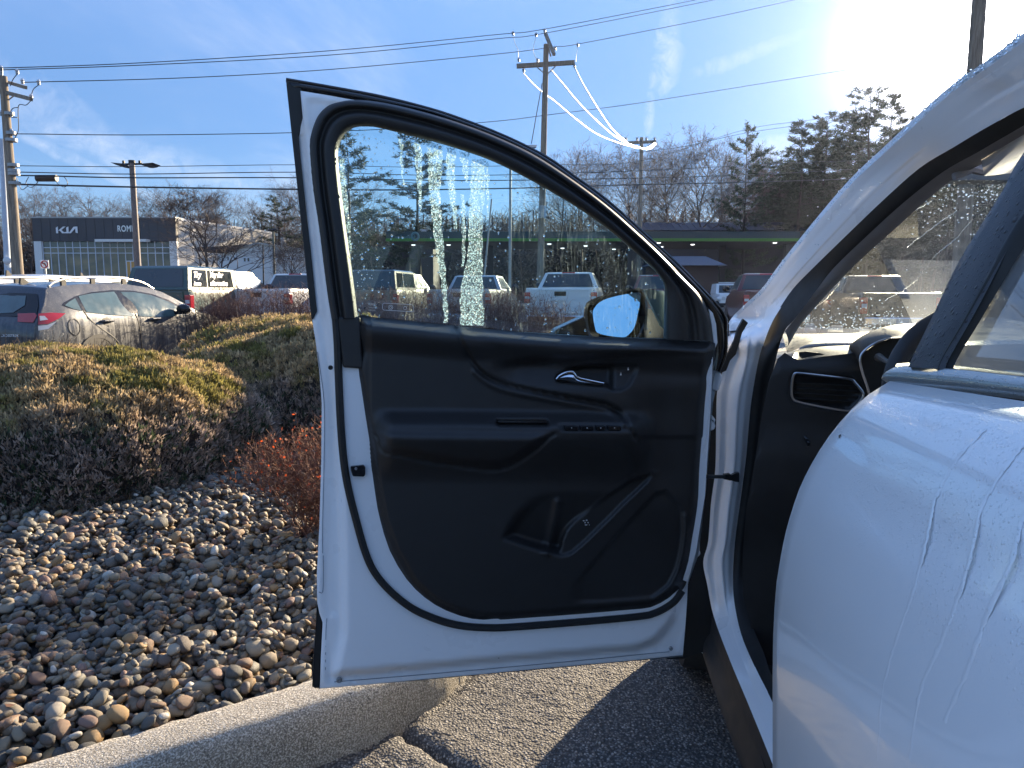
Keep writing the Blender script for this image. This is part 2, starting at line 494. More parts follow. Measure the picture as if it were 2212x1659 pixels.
def glass(name, tint=(.93, .98, .97), rough=.0, film=None, refl=1.0):
    """thin pane: see-through with Fresnel reflection; film adds a layer of fine wet haze"""
    m, g, bs, out = new_mat(name)
    g.t.nodes.remove(bs)
    tr = g.n('ShaderNodeBsdfTransparent'); tr.inputs[0].default_value = (*tint, 1)
    gl = g.n('ShaderNodeBsdfGlossy'); gl.inputs['Roughness'].default_value = rough
    fr = g.n('ShaderNodeFresnel'); bf = g.n('ShaderNodeNewGeometry').outputs['Backfacing']; g.l(g.m('SUBTRACT', 1.5, g.m('MULTIPLY', bf, .8333)), fr.inputs[0])
    mx = g.n('ShaderNodeMixShader'); g.l(g.m('MULTIPLY', fr.outputs[0], refl), mx.inputs[0]); g.l(tr.outputs[0], mx.inputs[1]); g.l(gl.outputs[0], mx.inputs[2])
    last = mx.outputs[0]
    if film:
        p = OBJ(g)
        tl = g.n('ShaderNodeBsdfTranslucent'); tl.inputs[0].default_value = (.8, .86, .9, 1)
        df = g.n('ShaderNodeBsdfDiffuse'); df.inputs[0].default_value = (.8, .86, .9, 1)
        ma = g.n('ShaderNodeMixShader'); ma.inputs[0].default_value = .4; g.l(tl.outputs[0], ma.inputs[1]); g.l(df.outputs[0], ma.inputs[2])
        if film == 'streak':
            f = g.m('MULTIPLY', g.sstep(g.noise(g.mapping(p, (190, 190, 9)), 1.0, 3, .6), .5, .75), .22)
            reg = g.sstep(g.noise(p, 3.1, 2), .42, .6)
            f = g.m('ADD', g.m('MULTIPLY', f, reg), .015)
        elif film == 'light':
            f = g.m('ADD', g.m('MULTIPLY', g.noise(p, 5, 5), .02), .0)
        elif film == 'dusty':
            f = g.m('ADD', g.m('MULTIPLY', g.noise(p, 7, 5), .12), .20)  # grey veil over the pane put into a diffuse film
        elif film == 'screen':
            a = g.sstep(g.noise(g.mapping(p, (30, 30, 30), (0, 0, 0)), 1, 6, .75), .45, .8)
            lines = g.sstep(g.noise(g.mapping(p, (60, 5, 60), (R(10), 0, R(25))), 1, 3, .6), .5, .8)
            f = g.m('ADD', g.m('MULTIPLY', a, .07), g.m('ADD', g.m('MULTIPLY', lines, .05), .025))
        mf = g.n('ShaderNodeMixShader'); g.l(f, mf.inputs[0]); g.l(last, mf.inputs[1]); g.l(ma.outputs[0], mf.inputs[2])
        last = mf.outputs[0]
    g.l(last, out.inputs[0])
    return m
M['door_glass'] = glass('clear_door_glass', (.86, .96, .97), refl=.8)
M['screen_glass'] = glass('wet_windshield_glass', (.80, .88, .88), film='screen')
M['tint_glass'] = glass('smoked_rear_glass', (.20, .23, .25), film='dusty', refl=2.0)
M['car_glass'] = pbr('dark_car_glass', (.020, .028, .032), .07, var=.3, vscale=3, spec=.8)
M['lit_glass'] = pbr('wet_car_glass_painted_sun', (.075, .12, .125), .12, var=.8, vscale=3, spec=.8)  # paler copy of the car glass, sun glare put into its colour

def film_mat():
    m, g, bs, out = new_mat('beaded_condensation')
    g.t.nodes.remove(bs)
    p = OBJ(g)
    tr = g.n('ShaderNodeBsdfTransparent')
    v = g.n('ShaderNodeTexVoronoi'); v.inputs['Scale'].default_value = 330; g.l(p, v.inputs['Vector'])
    sp = g.n('ShaderNodeSeparateColor'); g.l(v.outputs['Color'], sp.inputs[0])
    d = g.m('LESS_THAN', v.outputs['Distance'], g.m('ADD', g.m('MULTIPLY', sp.outputs[0], .35), .25))
    br = g.mix(g.sstep(sp.outputs[1], .82, .95), (.50, .66, .74), (.97, 1.0, 1.0))
    tl = g.n('ShaderNodeBsdfTranslucent'); g.l(br, tl.inputs[0])
    df = g.n('ShaderNodeBsdfDiffuse'); g.l(br, df.inputs[0])
    a = g.n('ShaderNodeMixShader'); a.inputs[0].default_value = .35; g.l(tl.outputs[0], a.inputs[1]); g.l(df.outputs[0], a.inputs[2])
    mx = g.n('ShaderNodeMixShader')
    g.l(g.m('ADD', g.m('MULTIPLY', d, .55), g.m('MULTIPLY', sp.outputs[2], .38)), mx.inputs[0])
    g.l(tr.outputs[0], mx.inputs[1]); g.l(a.outputs[0], mx.inputs[2]); g.l(mx.outputs[0], out.inputs[0])
    return m
M['film'] = film_mat()
m, g, bs, out = new_mat('water_drop'); setin(bs, Base_Color=(.95, 1, 1), Roughness=.02, Transmission_Weight=1.0, IOR=1.33); M['drop'] = m
m, g, bs, out = new_mat('mirror_glass'); setin(bs, Base_Color=(.86, .93, 1.0), Roughness=.015, Metallic=1.0); M['mirror'] = m

# paints of the parked vehicles
def paint(name, color, metallic=.0, dirt=0.0):
    return wet_paint(name, color, 60, .5, metallic=metallic, dirt_amt=dirt)
M['p_grey'] = paint('dusty_grey_car_paint', (.040, .046, .060), .35, .55)
M['p_green'] = paint('dusty_dark_green_paint', (.012, .055, .045), .1, .6)
M['p_white'] = paint('white_truck_paint', (.72, .73, .74))
M['p_silver'] = paint('silver_truck_paint', (.40, .42, .45), .5)
M['p_tan'] = paint('dusty_tan_grey_paint', (.20, .19, .17), .3, .4)
M['p_maroon'] = paint('maroon_truck_paint', (.11, .012, .018), .2)
M['p_black'] = paint('black_truck_paint', (.012, .013, .016), .0)
M['p_navy'] = paint('dark_blue_car_paint', (.02, .03, .06), .2)

# ground surfaces
def asphalt_mat(name='worn_asphalt', k=1.0):
    m, g, bs, out = new_mat(name)
    p = POS(g)
    v = g.n('ShaderNodeTexVoronoi'); v.inputs['Scale'].default_value = 135; v.inputs['Randomness'].default_value = 1; g.l(p, v.inputs['Vector'])
    sp = g.n('ShaderNodeSeparateColor'); g.l(v.outputs['Color'], sp.inputs[0])
    agg = g.ramp(sp.outputs[0], [(0, (.055, .053, .051)), (.5, (.12, .115, .108)), (.85, (.20, .19, .175)), (1, (.32, .31, .285))])
    base = g.mix(g.sstep(v.outputs['Distance'], .35, .6), agg, (.022, .022, .023))
    big = g.noise(p, 1.3, 5, .6)
    c = g.mix(g.m('MULTIPLY', big, .35), base, (.10, .096, .09))
    c = g.mix(1.0, c, (k, k * .98, k * .95), 'MULTIPLY')
    g.l(c, bs.inputs['Base Color'])
    bs.inputs['Roughness'].default_value = .8
    h = g.m('ADD', g.m('SUBTRACT', 1.0, g.m('MULTIPLY', v.outputs['Distance'], 1.4)), g.m('MULTIPLY', g.noise(p, 60, 4, .7), .8))
    bump(g, bs, h, .8, .0045)
    return m
M['asphalt'] = asphalt_mat(k=1.25)
M['bounce_asphalt'] = asphalt_mat('bounce_light_asphalt', 2.4)  # lot paled so that it bounces more light onto the shaded door
def concrete_mat():
    m, g, bs, out = new_mat('weathered_concrete')
    p = POS(g)
    a = g.noise(p, 3.0, 6, .65)
    c = g.ramp(a, [(.25, (.20, .175, .13)), (.5, (.33, .295, .235)), (.75, (.42, .385, .32))])
    spk = g.noise(p, 230, 2, .6)
    c = g.mix(g.sstep(spk, .52, .60), c, (.62, .58, .50))
    c = g.mix(g.m('MULTIPLY', g.sstep(spk, .46, .34), .85), c, (.10, .095, .085))
    g.l(c, bs.inputs['Base Color']); bs.inputs['Roughness'].default_value = .85
    st = g.noise(g.mapping(p, (18, 18, 160), (0, 0, R(40))), 1.0, 4, .6)
    h = g.m('ADD', g.noise(p, 160, 4, .7), g.m('MULTIPLY', st, .5))
    bump(g, bs, h, 1.0, .006)
    return m
M['concrete'] = concrete_mat()
def stone_mat():
    m, g, bs, out = new_mat('river_stone')
    oi = g.n('ShaderNodeObjectInfo'); gi = g.n('ShaderNodeNewGeometry')
    r = g.m('FRACT', g.m('ADD', oi.outputs['Random'], gi.outputs['Random Per Island']))
    c = g.ramp(r, [(0, (.090, .082, .070)), (.10, (.27, .235, .17)), (.2, (.16, .125, .085)), (.3, (.065, .064, .055)), (.4, (.26, .21, .14)), (.47, (.12, .12, .105)),
                   (.55, (.19, .12, .075)), (.63, (.085, .074, .062)), (.70, (.19, .175, .14)), (.76, (.30, .19, .08)), (.82, (.10, .082, .068)), (.88, (.20, .125, .095)), (.94, (.32, .29, .23)), (.98, (.5, .48, .42)), (1, (.10, .095, .08))])
    c.node.color_ramp.interpolation = 'CONSTANT'
    p = OBJ(g)
    mp = g.n('ShaderNodeVectorMath', operation='ADD'); g.l(p, mp.inputs[0])
    cb = g.n('ShaderNodeCombineXYZ'); g.l(g.m('MULTIPLY', r, 40.0), cb.inputs[0]); g.l(cb.outputs[0], mp.inputs[1])
    n = g.noise(mp.outputs[0], 55, 6, .7, .6)
    c = g.mix(1.0, c, (.82, .80, .78), 'MULTIPLY')
    c = g.mix(g.m('MULTIPLY', g.sstep(n, .35, .75), .45), c, g.mix(1.0, c, (1.9, 1.85, 1.8), 'MULTIPLY'))
    c = g.mix(g.m('MULTIPLY', g.sstep(g.noise(mp.outputs[0], 190, 3, .6), .58, .7), .35), c, (.36, .34, .31))
    g.l(c, bs.inputs['Base Color']); bs.inputs['Roughness'].default_value = .62
    bump(g, bs, g.noise(mp.outputs[0], 140, 5, .65), .5, .004)
    return m
M['stone'] = stone_mat()
M['soil'] = pbr('dark_soil_between_stones', (.025, .022, .020), .95, var=.4, vscale=40, bmp=1, bscale=120, bdist=.01)

def col_mat(name, rough=.7, var=.2, vscale=30, transl=.0, spec=.3):
    m, g, bs, out = new_mat(name)
    at = g.n('ShaderNodeVertexColor'); at.layer_name = 'Col'
    n = g.noise(OBJ(g), vscale, 4)
    c = g.mix(1.0, at.outputs[0], g.mix(n, (1 - var,) * 3, (1 + var,) * 3), 'MULTIPLY')
    g.l(c, bs.inputs['Base Color']); bs.inputs['Roughness'].default_value = rough
    bs.inputs['Specular IOR Level'].default_value = spec
    if transl:
        tl = g.n('ShaderNodeBsdfTranslucent'); g.l(c, tl.inputs[0])
        mx = g.n('ShaderNodeMixShader'); mx.inputs[0].default_value = transl
        g.l(bs.outputs[0], mx.inputs[1]); g.l(tl.outputs[0], mx.inputs[2]); g.l(mx.outputs[0], out.inputs[0])
    return m
M['leaf'] = col_mat('juniper_foliage', .6, .2, 40, .42, spec=.3)
M['twig'] = col_mat('shrub_twigs', .75, .2, 40, .25)
M['bark'] = pbr('grey_brown_bark', (.105, .085, .07), .9, var=.35, vscale=2)
M['needles'] = col_mat('pine_needles', .6, .25, 2, .3)
def wood_mat():
    m, g, bs, out = new_mat('weathered_pole_wood')
    p = OBJ(g)
    n = g.noise(g.mapping(p, (9, 9, .8)), 2.2, 6, .7)
    g.l(g.ramp(n, [(.3, (.11, .085, .065)), (.55, (.25, .205, .155)), (.75, (.36, .31, .25))]), bs.inputs['Base Color'])
    bs.inputs['Roughness'].default_value = .85
    bump(g, bs, n, .5, .02)
    return m
M['wood'] = wood_mat()
M['wire'] = pbr('black_wire', (.02, .02, .022), .5)
M['wire_alu'] = pbr('bright_aluminium_wire', (.85, .84, .80), .35, metal=.6)
M['charcoal'] = pbr('charcoal_metal_cladding', (.030, .033, .042), .5, var=.15, vscale=1)
M['pale_wall'] = pbr('pale_grey_wall', (.48, .46, .42), .8, var=.08, vscale=.5, bmp=.2, bscale=3, bdist=.02)
M['white_wall'] = pbr('white_siding', (.72, .71, .68), .7, var=.06, vscale=.5)
M['mullion'] = pbr('white_window_mullion', (.62, .66, .72), .5)
M['logo_white'] = pbr('white_sign_letters', (.80, .80, .80), .5)
M['canopy'] = pbr('teal_canopy_fascia', (.012, .038, .042), .5, var=.2)
M['lime'] = pbr('lime_stripe', (.06, .22, .015), .5, var=.15)
M['roof_blue'] = pbr('blue_grey_metal_roof', (.045, .055, .085), .55, var=.15)
M['store_dark'] = pbr('dark_store_wall', (.034, .028, .030), .8, var=.3)
M['green_post'] = pbr('green_grey_post', (.07, .11, .10), .6)
M['white_post'] = pbr('pale_blue_grey_post', (.42, .50, .60), .5)
M['amber_in'] = pbr('ochre_showroom_wall', (.55, .30, .08), .8, var=.3, vscale=.4)
M['sign_red'] = pbr('sign_red', (.40, .02, .015), .5)
M['grass_dry'] = pbr('dry_winter_grass', (.14, .11, .06), .95, var=.4, vscale=.6)
m, g, bs, out = new_mat('lit_canopy_lamp'); setin(bs, Base_Color=(.9, .9, .9), Emission_Color=(1, 1, 1), Emission_Strength=.8); M['lamp'] = m
def pane_mat():
    m, g, bs, out = new_mat('showroom_glass')
    p = OBJ(g)
    n = g.noise(g.mapping(p, (.5, .5, .9)), 1.0, 4, .6)
    c = g.ramp(n, [(.3, (.03, .035, .03)), (.5, (.10, .09, .06)), (.7, (.20, .15, .08))])
    g.l(c, bs.inputs['Base Color']); setin(bs, Roughness=.08, Specular_IOR_Level=.7)
    return m
M['pane'] = pane_mat()
M['pane_top'] = pbr('upper_showroom_glass', (.05, .075, .07), .08, var=.4, vscale=.6, spec=.7)
M['teal_letters'] = pbr('pale_teal_letters', (.10, .22, .23), .5)
M['rusty'] = pbr('brown_speckled_post', (.15, .12, .11), .6, var=.6, vscale=14)
# ================================================================ ground
def sines(P, seed, f=1.0, n=10):
    r = np.random.default_rng(seed); s = np.zeros(len(P))
    for i in range(n):
        k = r.normal(size=P.shape[1]) * f * (1 + i * .25); s += np.sin(P @ k + r.uniform(0, 6.28)) / (1 + i * .18)
    return s / 3.2

PX0, PX1, PY0, PY1 = -1.3, 1.5, 1.15, 2.95
xs = np.unique(np.concatenate([[-230, -160, -120, -80, -60, -40], np.arange(-30, 31, 3.0), [PX0, PX1], [40, 60, 80, 120, 160, 230]]))
ys = np.unique(np.concatenate([[-40, -20, -8, -2, PY0, PY1], np.arange(4, 32, 1.0), np.arange(34, 130, 6.0), [150, 190, 230]]))
V = []; F = []
for y in ys:
    for x in xs:
        V.append((x, y, float(ground_z(x, y)) if y < 140 else float(ground_z(x, 140)) + (y - 140) * .0))
nx = len(xs)
for j in range(len(ys) - 1):
    for i in range(nx - 1):
        if xs[i] >= PX0 - 1e-6 and xs[i + 1] <= PX1 + 1e-6 and ys[j] >= PY0 - 1e-6 and ys[j + 1] <= PY1 + 1e-6: continue
        F.append((j * nx + i, j * nx + i + 1, (j + 1) * nx + i + 1, (j + 1) * nx + i))
setp(mk('parking_lot', V, F, M['bounce_asphalt'], smooth=False), kind='structure')

# kerb path: contact line between asphalt and kerb
KP = catmull([(-3.6, -.10), (-2.4, .60), (-1.6, 1.06), (-1.0, 1.44), (-.519, 1.762), (-.318, 1.933), (-.155, 2.20), (-.07, 2.6), (.0, 3.2),
              (.12, 4.2), (.26, 5.6), (.30, 6.8), (.05, 7.9), (-.6, 8.6), (-1.8, 8.9), (-6, 8.95), (-14, 9.0)], 6)
KP = np.array(KP)
KT = np.gradient(KP, axis=0); KT /= np.linalg.norm(KT, axis=1)[:, None]
KN = np.stack([-KT[:, 1], KT[:, 0]], 1)

# fine asphalt around the crack beside the kerb
st_ = .0075
gx = np.arange(PX0, PX1 + st_ * .5, st_); gy = np.arange(PY0, PY1 + st_ * .5, st_)
gx[-1] = PX1; gy[-1] = PY1
GX, GY = np.meshgrid(gx, gy); sh = GX.shape
crack = [tuple(PZ(a, b, 0)[:2]) for a, b in ((866, 1571), (885, 1596), (921, 1611), (947, 1634), (996, 1660), (1040, 1700), (1100, 1765), (1190, 1840))]
crack = np.array(catmull(crack, 5)); 
x_, y_ = GX.ravel(), GY.ravel()
P2 = np.stack([x_, y_], 1)
wob = sines(P2, 3, 30) * .006
dc = dist_line(x_ + wob, y_ + np.roll(wob, 50), crack)
along = x_ - crack[0][0]
z = -.030 * np.exp(-(dc / .007) ** 2) - .010 * np.exp(-(dc / .022) ** 2) + .006 * np.exp(-((dc - .06) / .04) ** 2)
dk = dist_line(x_, y_, KP[:60])
z += -.022 * np.exp(-((dk - .012) / .012) ** 2) * (.5 + .5 * np.abs(sines(P2, 5, 14)))
z += .0022 * sines(P2, 8, 6) + .0022 * sines(P2, 9, 60) + rng.normal(size=len(z)) * .0011
edge = np.minimum(np.minimum(x_ - PX0, PX1 - x_), np.minimum(y_ - PY0, PY1 - y_))
z *= sst(edge, 0, .1)
V = np.stack([x_, y_, z], 1)
idx = np.arange(sh[0] * sh[1]).reshape(sh)
F = np.stack([idx[:-1, :-1].ravel(), idx[:-1, 1:].ravel(), idx[1:, 1:].ravel(), idx[1:, :-1].ravel()], 1)
setp(mk('cracked_asphalt', V, F, M['asphalt']), kind='structure')

# kerb
prof = [(-.004, -.04), (.002, .03), (.010, .10), (.020, .130), (.036, .146), (.055, .151), (.12, .153), (.145, .150), (.152, .140), (.156, .05)]
V = []; F = []
KPd = []
for i in range(len(KP) - 1):
    for k in range(3):
        t = k / 3; KPd.append((KP[i] * (1 - t) + KP[i + 1] * t, KN[i] * (1 - t) + KN[i + 1] * t))
for j, (p, n) in enumerate(KPd):
    gz = float(ground_z(0, p[1]))
    for o, zz in prof:
        jit = (rng.normal() * .0012)
        V.append((p[0] + n[0] * (o + jit), p[1] + n[1] * (o + jit), zz + gz + jit))
m_ = len(prof)
for i in range(len(KPd) - 1):
    for k in range(m_ - 1):
        F.append((i * m_ + k, i * m_ + k + 1, (i + 1) * m_ + k + 1, (i + 1) * m_ + k))
setp(mk('kerb', V, F, M['concrete']), kind='structure')

# bed surface under the stones
inner = KP + KN * .15
poly = [tuple(p) for p in inner] + [(-14, 1.5), (-8, -.6), (-4.2, -.6)]
V2, F2 = cdt_mesh(poly, .35)
bed = setp(mk('stone_bed', [(x, y, .10 + float(ground_z(x, y)) * (.9)) for x, y in V2], F2, M['soil']), kind='structure')

# mounds: centre x, y, half x, half y, height, base
MOUNDS = [(-3.05, 4.78, 1.42, 1.34, .715, .12), (-1.62, 6.25, 1.50, 1.25, .82, .08), (-2.2, 8.15, 1.65, 1.1, .955, .02)]
def mound_r(D, mo, seed):
    a, b, h = mo[2], mo[3], mo[4]
    r = (np.abs(D[:, 0] / a) ** 2.3 + np.abs(D[:, 1] / b) ** 2.3 + np.abs(D[:, 2] / h) ** 2.3) ** (-1 / 2.3)
    return r * (1 + .055 * sines(D * r[:, None], seed, 2.6) + .030 * sines(D * r[:, None], seed + 1, 8) + .018 * sines(D * r[:, None], seed + 2, 22))
def foot(x, y, mo, grow=0.0):
    return (np.abs((x - mo[0]) / (mo[2] + grow)) ** 2.7 + np.abs((y - mo[1]) / (mo[3] + grow)) ** 2.7) < 1

M['deadleaf'] = pbr('dead_leaf', (.20, .10, .05), .8, var=.4, vscale=60)
# ---- river stones
def ico(sub=1):
    import bmesh
    bm = bmesh.new(); bmesh.ops.create_icosphere(bm, subdivisions=sub + 1, radius=1)
    V = np.array([v.co[:] for v in bm.verts]); F = np.array([[v.index for v in f.verts] for f in bm.faces]); bm.free(); return V, F
IV, IF = ico(1)
SV = []
for k in range(14):
    r_ = np.random.default_rng(100 + k)
    v = IV.copy()
    pw = r_.uniform(2.0, 3.2)
    nrm = (np.abs(v) ** pw).sum(1) ** (1 / pw)
    v = v / nrm[:, None]
    v *= (1 + .10 * sines(v, 40 + k, 1.6) + .03 * sines(v, 60 + k, 4))[:, None]
    for c in range(r_.integers(1, 4)):       # worn facets
        d = r_.normal(size=3); d /= np.linalg.norm(d); t = r_.uniform(.62, .85)
        over = np.maximum(v @ d - t, 0); v -= over[:, None] * d * .8
    v *= .5
    SV.append(v)
hm_s = .006; HX0, HY0 = -3.4, .2; HNX, HNY = int(3.6 / hm_s), int(6.0 / hm_s)
hm = np.full((HNY, HNX), .105)
stones = []
NST = 18500
bedpoly = [tuple(p) for p in (KP + KN * .165)[:66]] + [(-3.3, 6.1), (-3.3, .2)]
cx_ = rng.uniform(-3.25, .2, NST * 3); cy_ = rng.uniform(.3, 5.7, NST * 3)
ok = in_poly(cx_, cy_, bedpoly)
for mo in MOUNDS: ok &= ~foot(cx_, cy_, mo, -.18)
ok &= ~((cy_ > 2.6) & (cx_ > -.1))
# only what the camera or a nearby viewpoint could see
ok &= (np.abs(cx_) < cy_ * .95 + .3)
cx_, cy_ = cx_[ok][:NST], cy_[ok][:NST]
for x, y in zip(cx_, cy_):
    L = float(np.clip(rng.lognormal(math.log(.0355), .30), .018, .070))
    Wd = L * rng.uniform(.6, .92); Hh = L * rng.uniform(.36, .66)
    yaw = rng.uniform(0, math.pi)
    ix, iy = (x - HX0) / hm_s, (y - HY0) / hm_s
    R_ = int(L * .5 / hm_s) + 1
    x0, x1, y0, y1 = int(ix - R_), int(ix + R_ + 1), int(iy - R_), int(iy + R_ + 1)
    if x0 < 0 or y0 < 0 or x1 >= HNX or y1 >= HNY: continue
    gx_, gy_ = np.meshgrid(np.arange(x0, x1) - ix, np.arange(y0, y1) - iy)
    gx_ = gx_ * hm_s; gy_ = gy_ * hm_s
    ca, sa = math.cos(yaw), math.sin(yaw)
    u = (gx_ * ca + gy_ * sa) / (L / 2); v = (-gx_ * sa + gy_ * ca) / (Wd / 2)
    q = u * u + v * v; ins = q < 1
    if not ins.any(): continue
    patch = hm[y0:y1, x0:x1]
    lo = (patch + Hh * .5 * np.sqrt(np.maximum(1 - q, 0)))[ins]
    zc_ = .5 * np.percentile(lo, 85) + .5 * lo.mean() - .002
    if zc_ > .105 + .075: continue
    # lean with the surface underneath
    A = np.stack([gx_[ins], gy_[ins], np.ones(ins.sum())], 1)
    try: co = np.linalg.lstsq(A, patch[ins], rcond=None)[0]
    except Exception: co = (0, 0, 0)
    tx, ty = float(np.clip(co[0], -.6, .6)), float(np.clip(co[1], -.6, .6))
    hm[y0:y1, x0:x1] = np.where(ins, np.maximum(patch, zc_ + Hh * .5 * np.sqrt(np.maximum(1 - q, 0))), patch)
    nrm = Vector((-tx + rng.normal() * .12, -ty + rng.normal() * .12, 1)).normalized()
    q1 = Vector((0, 0, 1)).rotation_difference(nrm).to_matrix() @ Matrix.Rotation(yaw, 3, 'Z')
    stones.append((x, y, zc_, L, Wd, Hh, q1, int(rng.integers(0, 14))))
# which show largest from the camera
def seen(x, y, z):
    p = Vector((x, y, z)) - CAMV; c, s = math.cos(TH), math.sin(TH)
    f = p.y * c - p.z * s; up = p.y * s + p.z * c
    if f <= 0: return None
    return CX + FPX * p.x / f, CY - FPX * up / f, f
sc_ = []
for i, s_ in enumerate(stones):
    q = seen(*s_[:3])
    vis = q is not None and -20 < q[0] < 690 and 900 < q[1] < 1680
    top = hm[int((s_[1] - HY0) / hm_s), int((s_[0] - HX0) / hm_s)] < s_[2] + s_[5] * .5 + .004
    sc_.append((s_[3] * s_[4]) ** .5 / q[2] if vis and top else -1)
order = np.argsort(-np.array(sc_)); big = set(int(i) for i in order[:298] if sc_[int(i)] > 0)
SM = []
for k in range(14):
    me = bpy.data.meshes.new('stone'); me.from_pydata([tuple(v) for v in SV[k]], [], [tuple(int(a) for a in f) for f in IF])
    me.polygons.foreach_set('use_smooth', [True] * len(me.polygons)); me.materials.append(M['stone']); SM.append(me)
VV = []; FF = []; nb = 0
for i, (x, y, zz, L, Wd, Hh, q1, k) in enumerate(stones):
    if i in big:
        o = bpy.data.objects.new('stone', SM[k]); C.objects.link(o); o.parent = bed
        o.matrix_local = Matrix.Translation((x, y, zz)) @ q1.to_4x4() @ Matrix.Diagonal((L, Wd, Hh, 1))
    else:
        Rm = np.array(q1); VV.append((SV[k] * [L, Wd, Hh]) @ Rm.T + [x, y, zz]); FF.append(IF + nb); nb += len(IV)
# a few curled dead leaves between the stones
V_ = []; F_ = []
for i in range(46):
    s_ = stones[int(rng.integers(0, len(stones)))]; zt_ = hm[int((s_[1] - HY0) / hm_s), int((s_[0] - HX0) / hm_s)]
    a = rng.uniform(0, 6.28); L_f = rng.uniform(.012, .028); c2, s2 = math.cos(a), math.sin(a); b0 = len(V_)
    for u_, v_, w_ in ((-1, 0, .3), (-.3, -.45, .05), (-.3, .45, .12), (.3, -.4, .1), (.3, .4, .0), (1, 0, .35)):
        V_.append((s_[0] + (u_ * c2 - v_ * s2) * L_f, s_[1] + (u_ * s2 + v_ * c2) * L_f, zt_ + .003 + w_ * L_f * .8))
    F_ += [(b0, b0 + 1, b0 + 2), (b0 + 1, b0 + 3, b0 + 4, b0 + 2), (b0 + 3, b0 + 5, b0 + 4)]
o = mk('dead_leaves', V_, F_, M['deadleaf'], bed, world=False); o['kind'] = 'stuff'
o = mk('loose_stones', np.concatenate(VV), np.concatenate(FF), M['stone'], bed, world=False); o['kind'] = 'stuff'

# ---- mounded evergreen shrubs
def blades(P, D, L, Wd, col):
    """one narrow leaf per point: two triangles along D"""
    n = len(P)
    side = np.cross(D, rng.normal(size=(n, 3))); side /= np.linalg.norm(side, axis=1)[:, None] + 1e-9
    a = P - side * Wd[:, None] * .3; b = P + side * Wd[:, None] * .3
    mid1 = P + D * L[:, None] * .55 - side * Wd[:, None] * .5; mid2 = P + D * L[:, None] * .55 + side * Wd[:, None] * .5
    tip = P + D * L[:, None]
    V = np.stack([a, b, mid1, mid2, tip], 1).reshape(-1, 3)
    base = np.arange(n)[:, None] * 5
    F = np.concatenate([base + [0, 1, 2], base + [1, 3, 2], base + [2, 3, 4]], 0)
    return V, F, np.repeat(col, 5, axis=0)
def mound(mo, n, seed, label, name='juniper_shrub'):
    r_ = np.random.default_rng(seed)
    rt = root(name, (mo[0], mo[1], mo[5]), label, 'shrub')
    c0 = np.array([mo[0], mo[1], mo[5]])
    D = r_.normal(size=(n * 3, 3)); D[:, 2] = np.abs(D[:, 2]); D /= np.linalg.norm(D, axis=1)[:, None]
    D = D[D[:, 1] < .55][:n]; n = len(D)            # little on the far flank
    rr = mound_r(D, mo, seed)
    P = D * rr[:, None]
    Nn = np.stack([np.sign(P[:, 0]) * np.abs(P[:, 0] / mo[2]) ** 1.7 / mo[2], np.sign(P[:, 1]) * np.abs(P[:, 1] / mo[3]) ** 1.7 / mo[3], np.abs(P[:, 2] / mo[4]) ** 1.5 / mo[4] + .05], 1)
    Nn /= np.linalg.norm(Nn, axis=1)[:, None]
    depth = r_.exponential(.022, n)
    P = P - Nn * depth[:, None]
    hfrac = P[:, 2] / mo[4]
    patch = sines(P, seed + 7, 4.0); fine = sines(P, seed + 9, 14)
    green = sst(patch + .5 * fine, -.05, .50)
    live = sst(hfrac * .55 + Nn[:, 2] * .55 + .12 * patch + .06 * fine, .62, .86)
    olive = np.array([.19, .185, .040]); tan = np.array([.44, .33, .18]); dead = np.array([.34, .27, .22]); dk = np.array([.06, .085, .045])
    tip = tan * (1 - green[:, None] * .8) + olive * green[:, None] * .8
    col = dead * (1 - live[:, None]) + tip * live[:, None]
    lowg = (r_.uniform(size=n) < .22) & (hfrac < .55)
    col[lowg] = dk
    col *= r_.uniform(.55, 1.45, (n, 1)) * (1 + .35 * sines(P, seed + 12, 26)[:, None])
    K = 5
    Pk = np.repeat(P, K, 0) + r_.normal(size=(n * K, 3)) * .007
    Dk = np.repeat(Nn * .55 + np.array([0, 0, .65]), K, 0) + r_.normal(size=(n * K, 3)) * .42
    Dk /= np.linalg.norm(Dk, axis=1)[:, None]
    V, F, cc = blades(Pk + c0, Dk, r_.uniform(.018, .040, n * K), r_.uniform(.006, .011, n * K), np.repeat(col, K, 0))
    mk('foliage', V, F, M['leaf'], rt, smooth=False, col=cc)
    # thin dead stems inside and below
    ns = n // 5
    sel = r_.choice(n, ns)
    P0 = P[sel] * r_.uniform(.86, .97, (ns, 1)) ; P1 = P[sel] * 1.0 + r_.normal(size=(ns, 3)) * .05
    P1[:, 2] = np.maximum(P1[:, 2], .02)
    V, F, cc = sticks(P0 + c0, P1 + c0, .0022, np.repeat(np.array([[.13, .10, .08]]), ns, 0) * r_.uniform(.5, 1.3, (ns, 1)))
    mk('stems', V, F, M['twig'], rt, smooth=False, col=cc)
    # solid dark core that blocks the view through the foliage
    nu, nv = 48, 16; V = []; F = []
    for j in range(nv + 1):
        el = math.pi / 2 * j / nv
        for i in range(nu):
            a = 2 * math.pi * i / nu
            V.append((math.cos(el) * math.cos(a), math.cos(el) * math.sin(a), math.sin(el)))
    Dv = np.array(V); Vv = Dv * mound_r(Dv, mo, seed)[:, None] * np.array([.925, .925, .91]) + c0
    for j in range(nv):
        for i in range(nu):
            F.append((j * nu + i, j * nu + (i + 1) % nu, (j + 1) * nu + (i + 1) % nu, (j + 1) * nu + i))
    mk('inner_core', [tuple(v) for v in Vv], F, M['inner'], rt)
    return rt
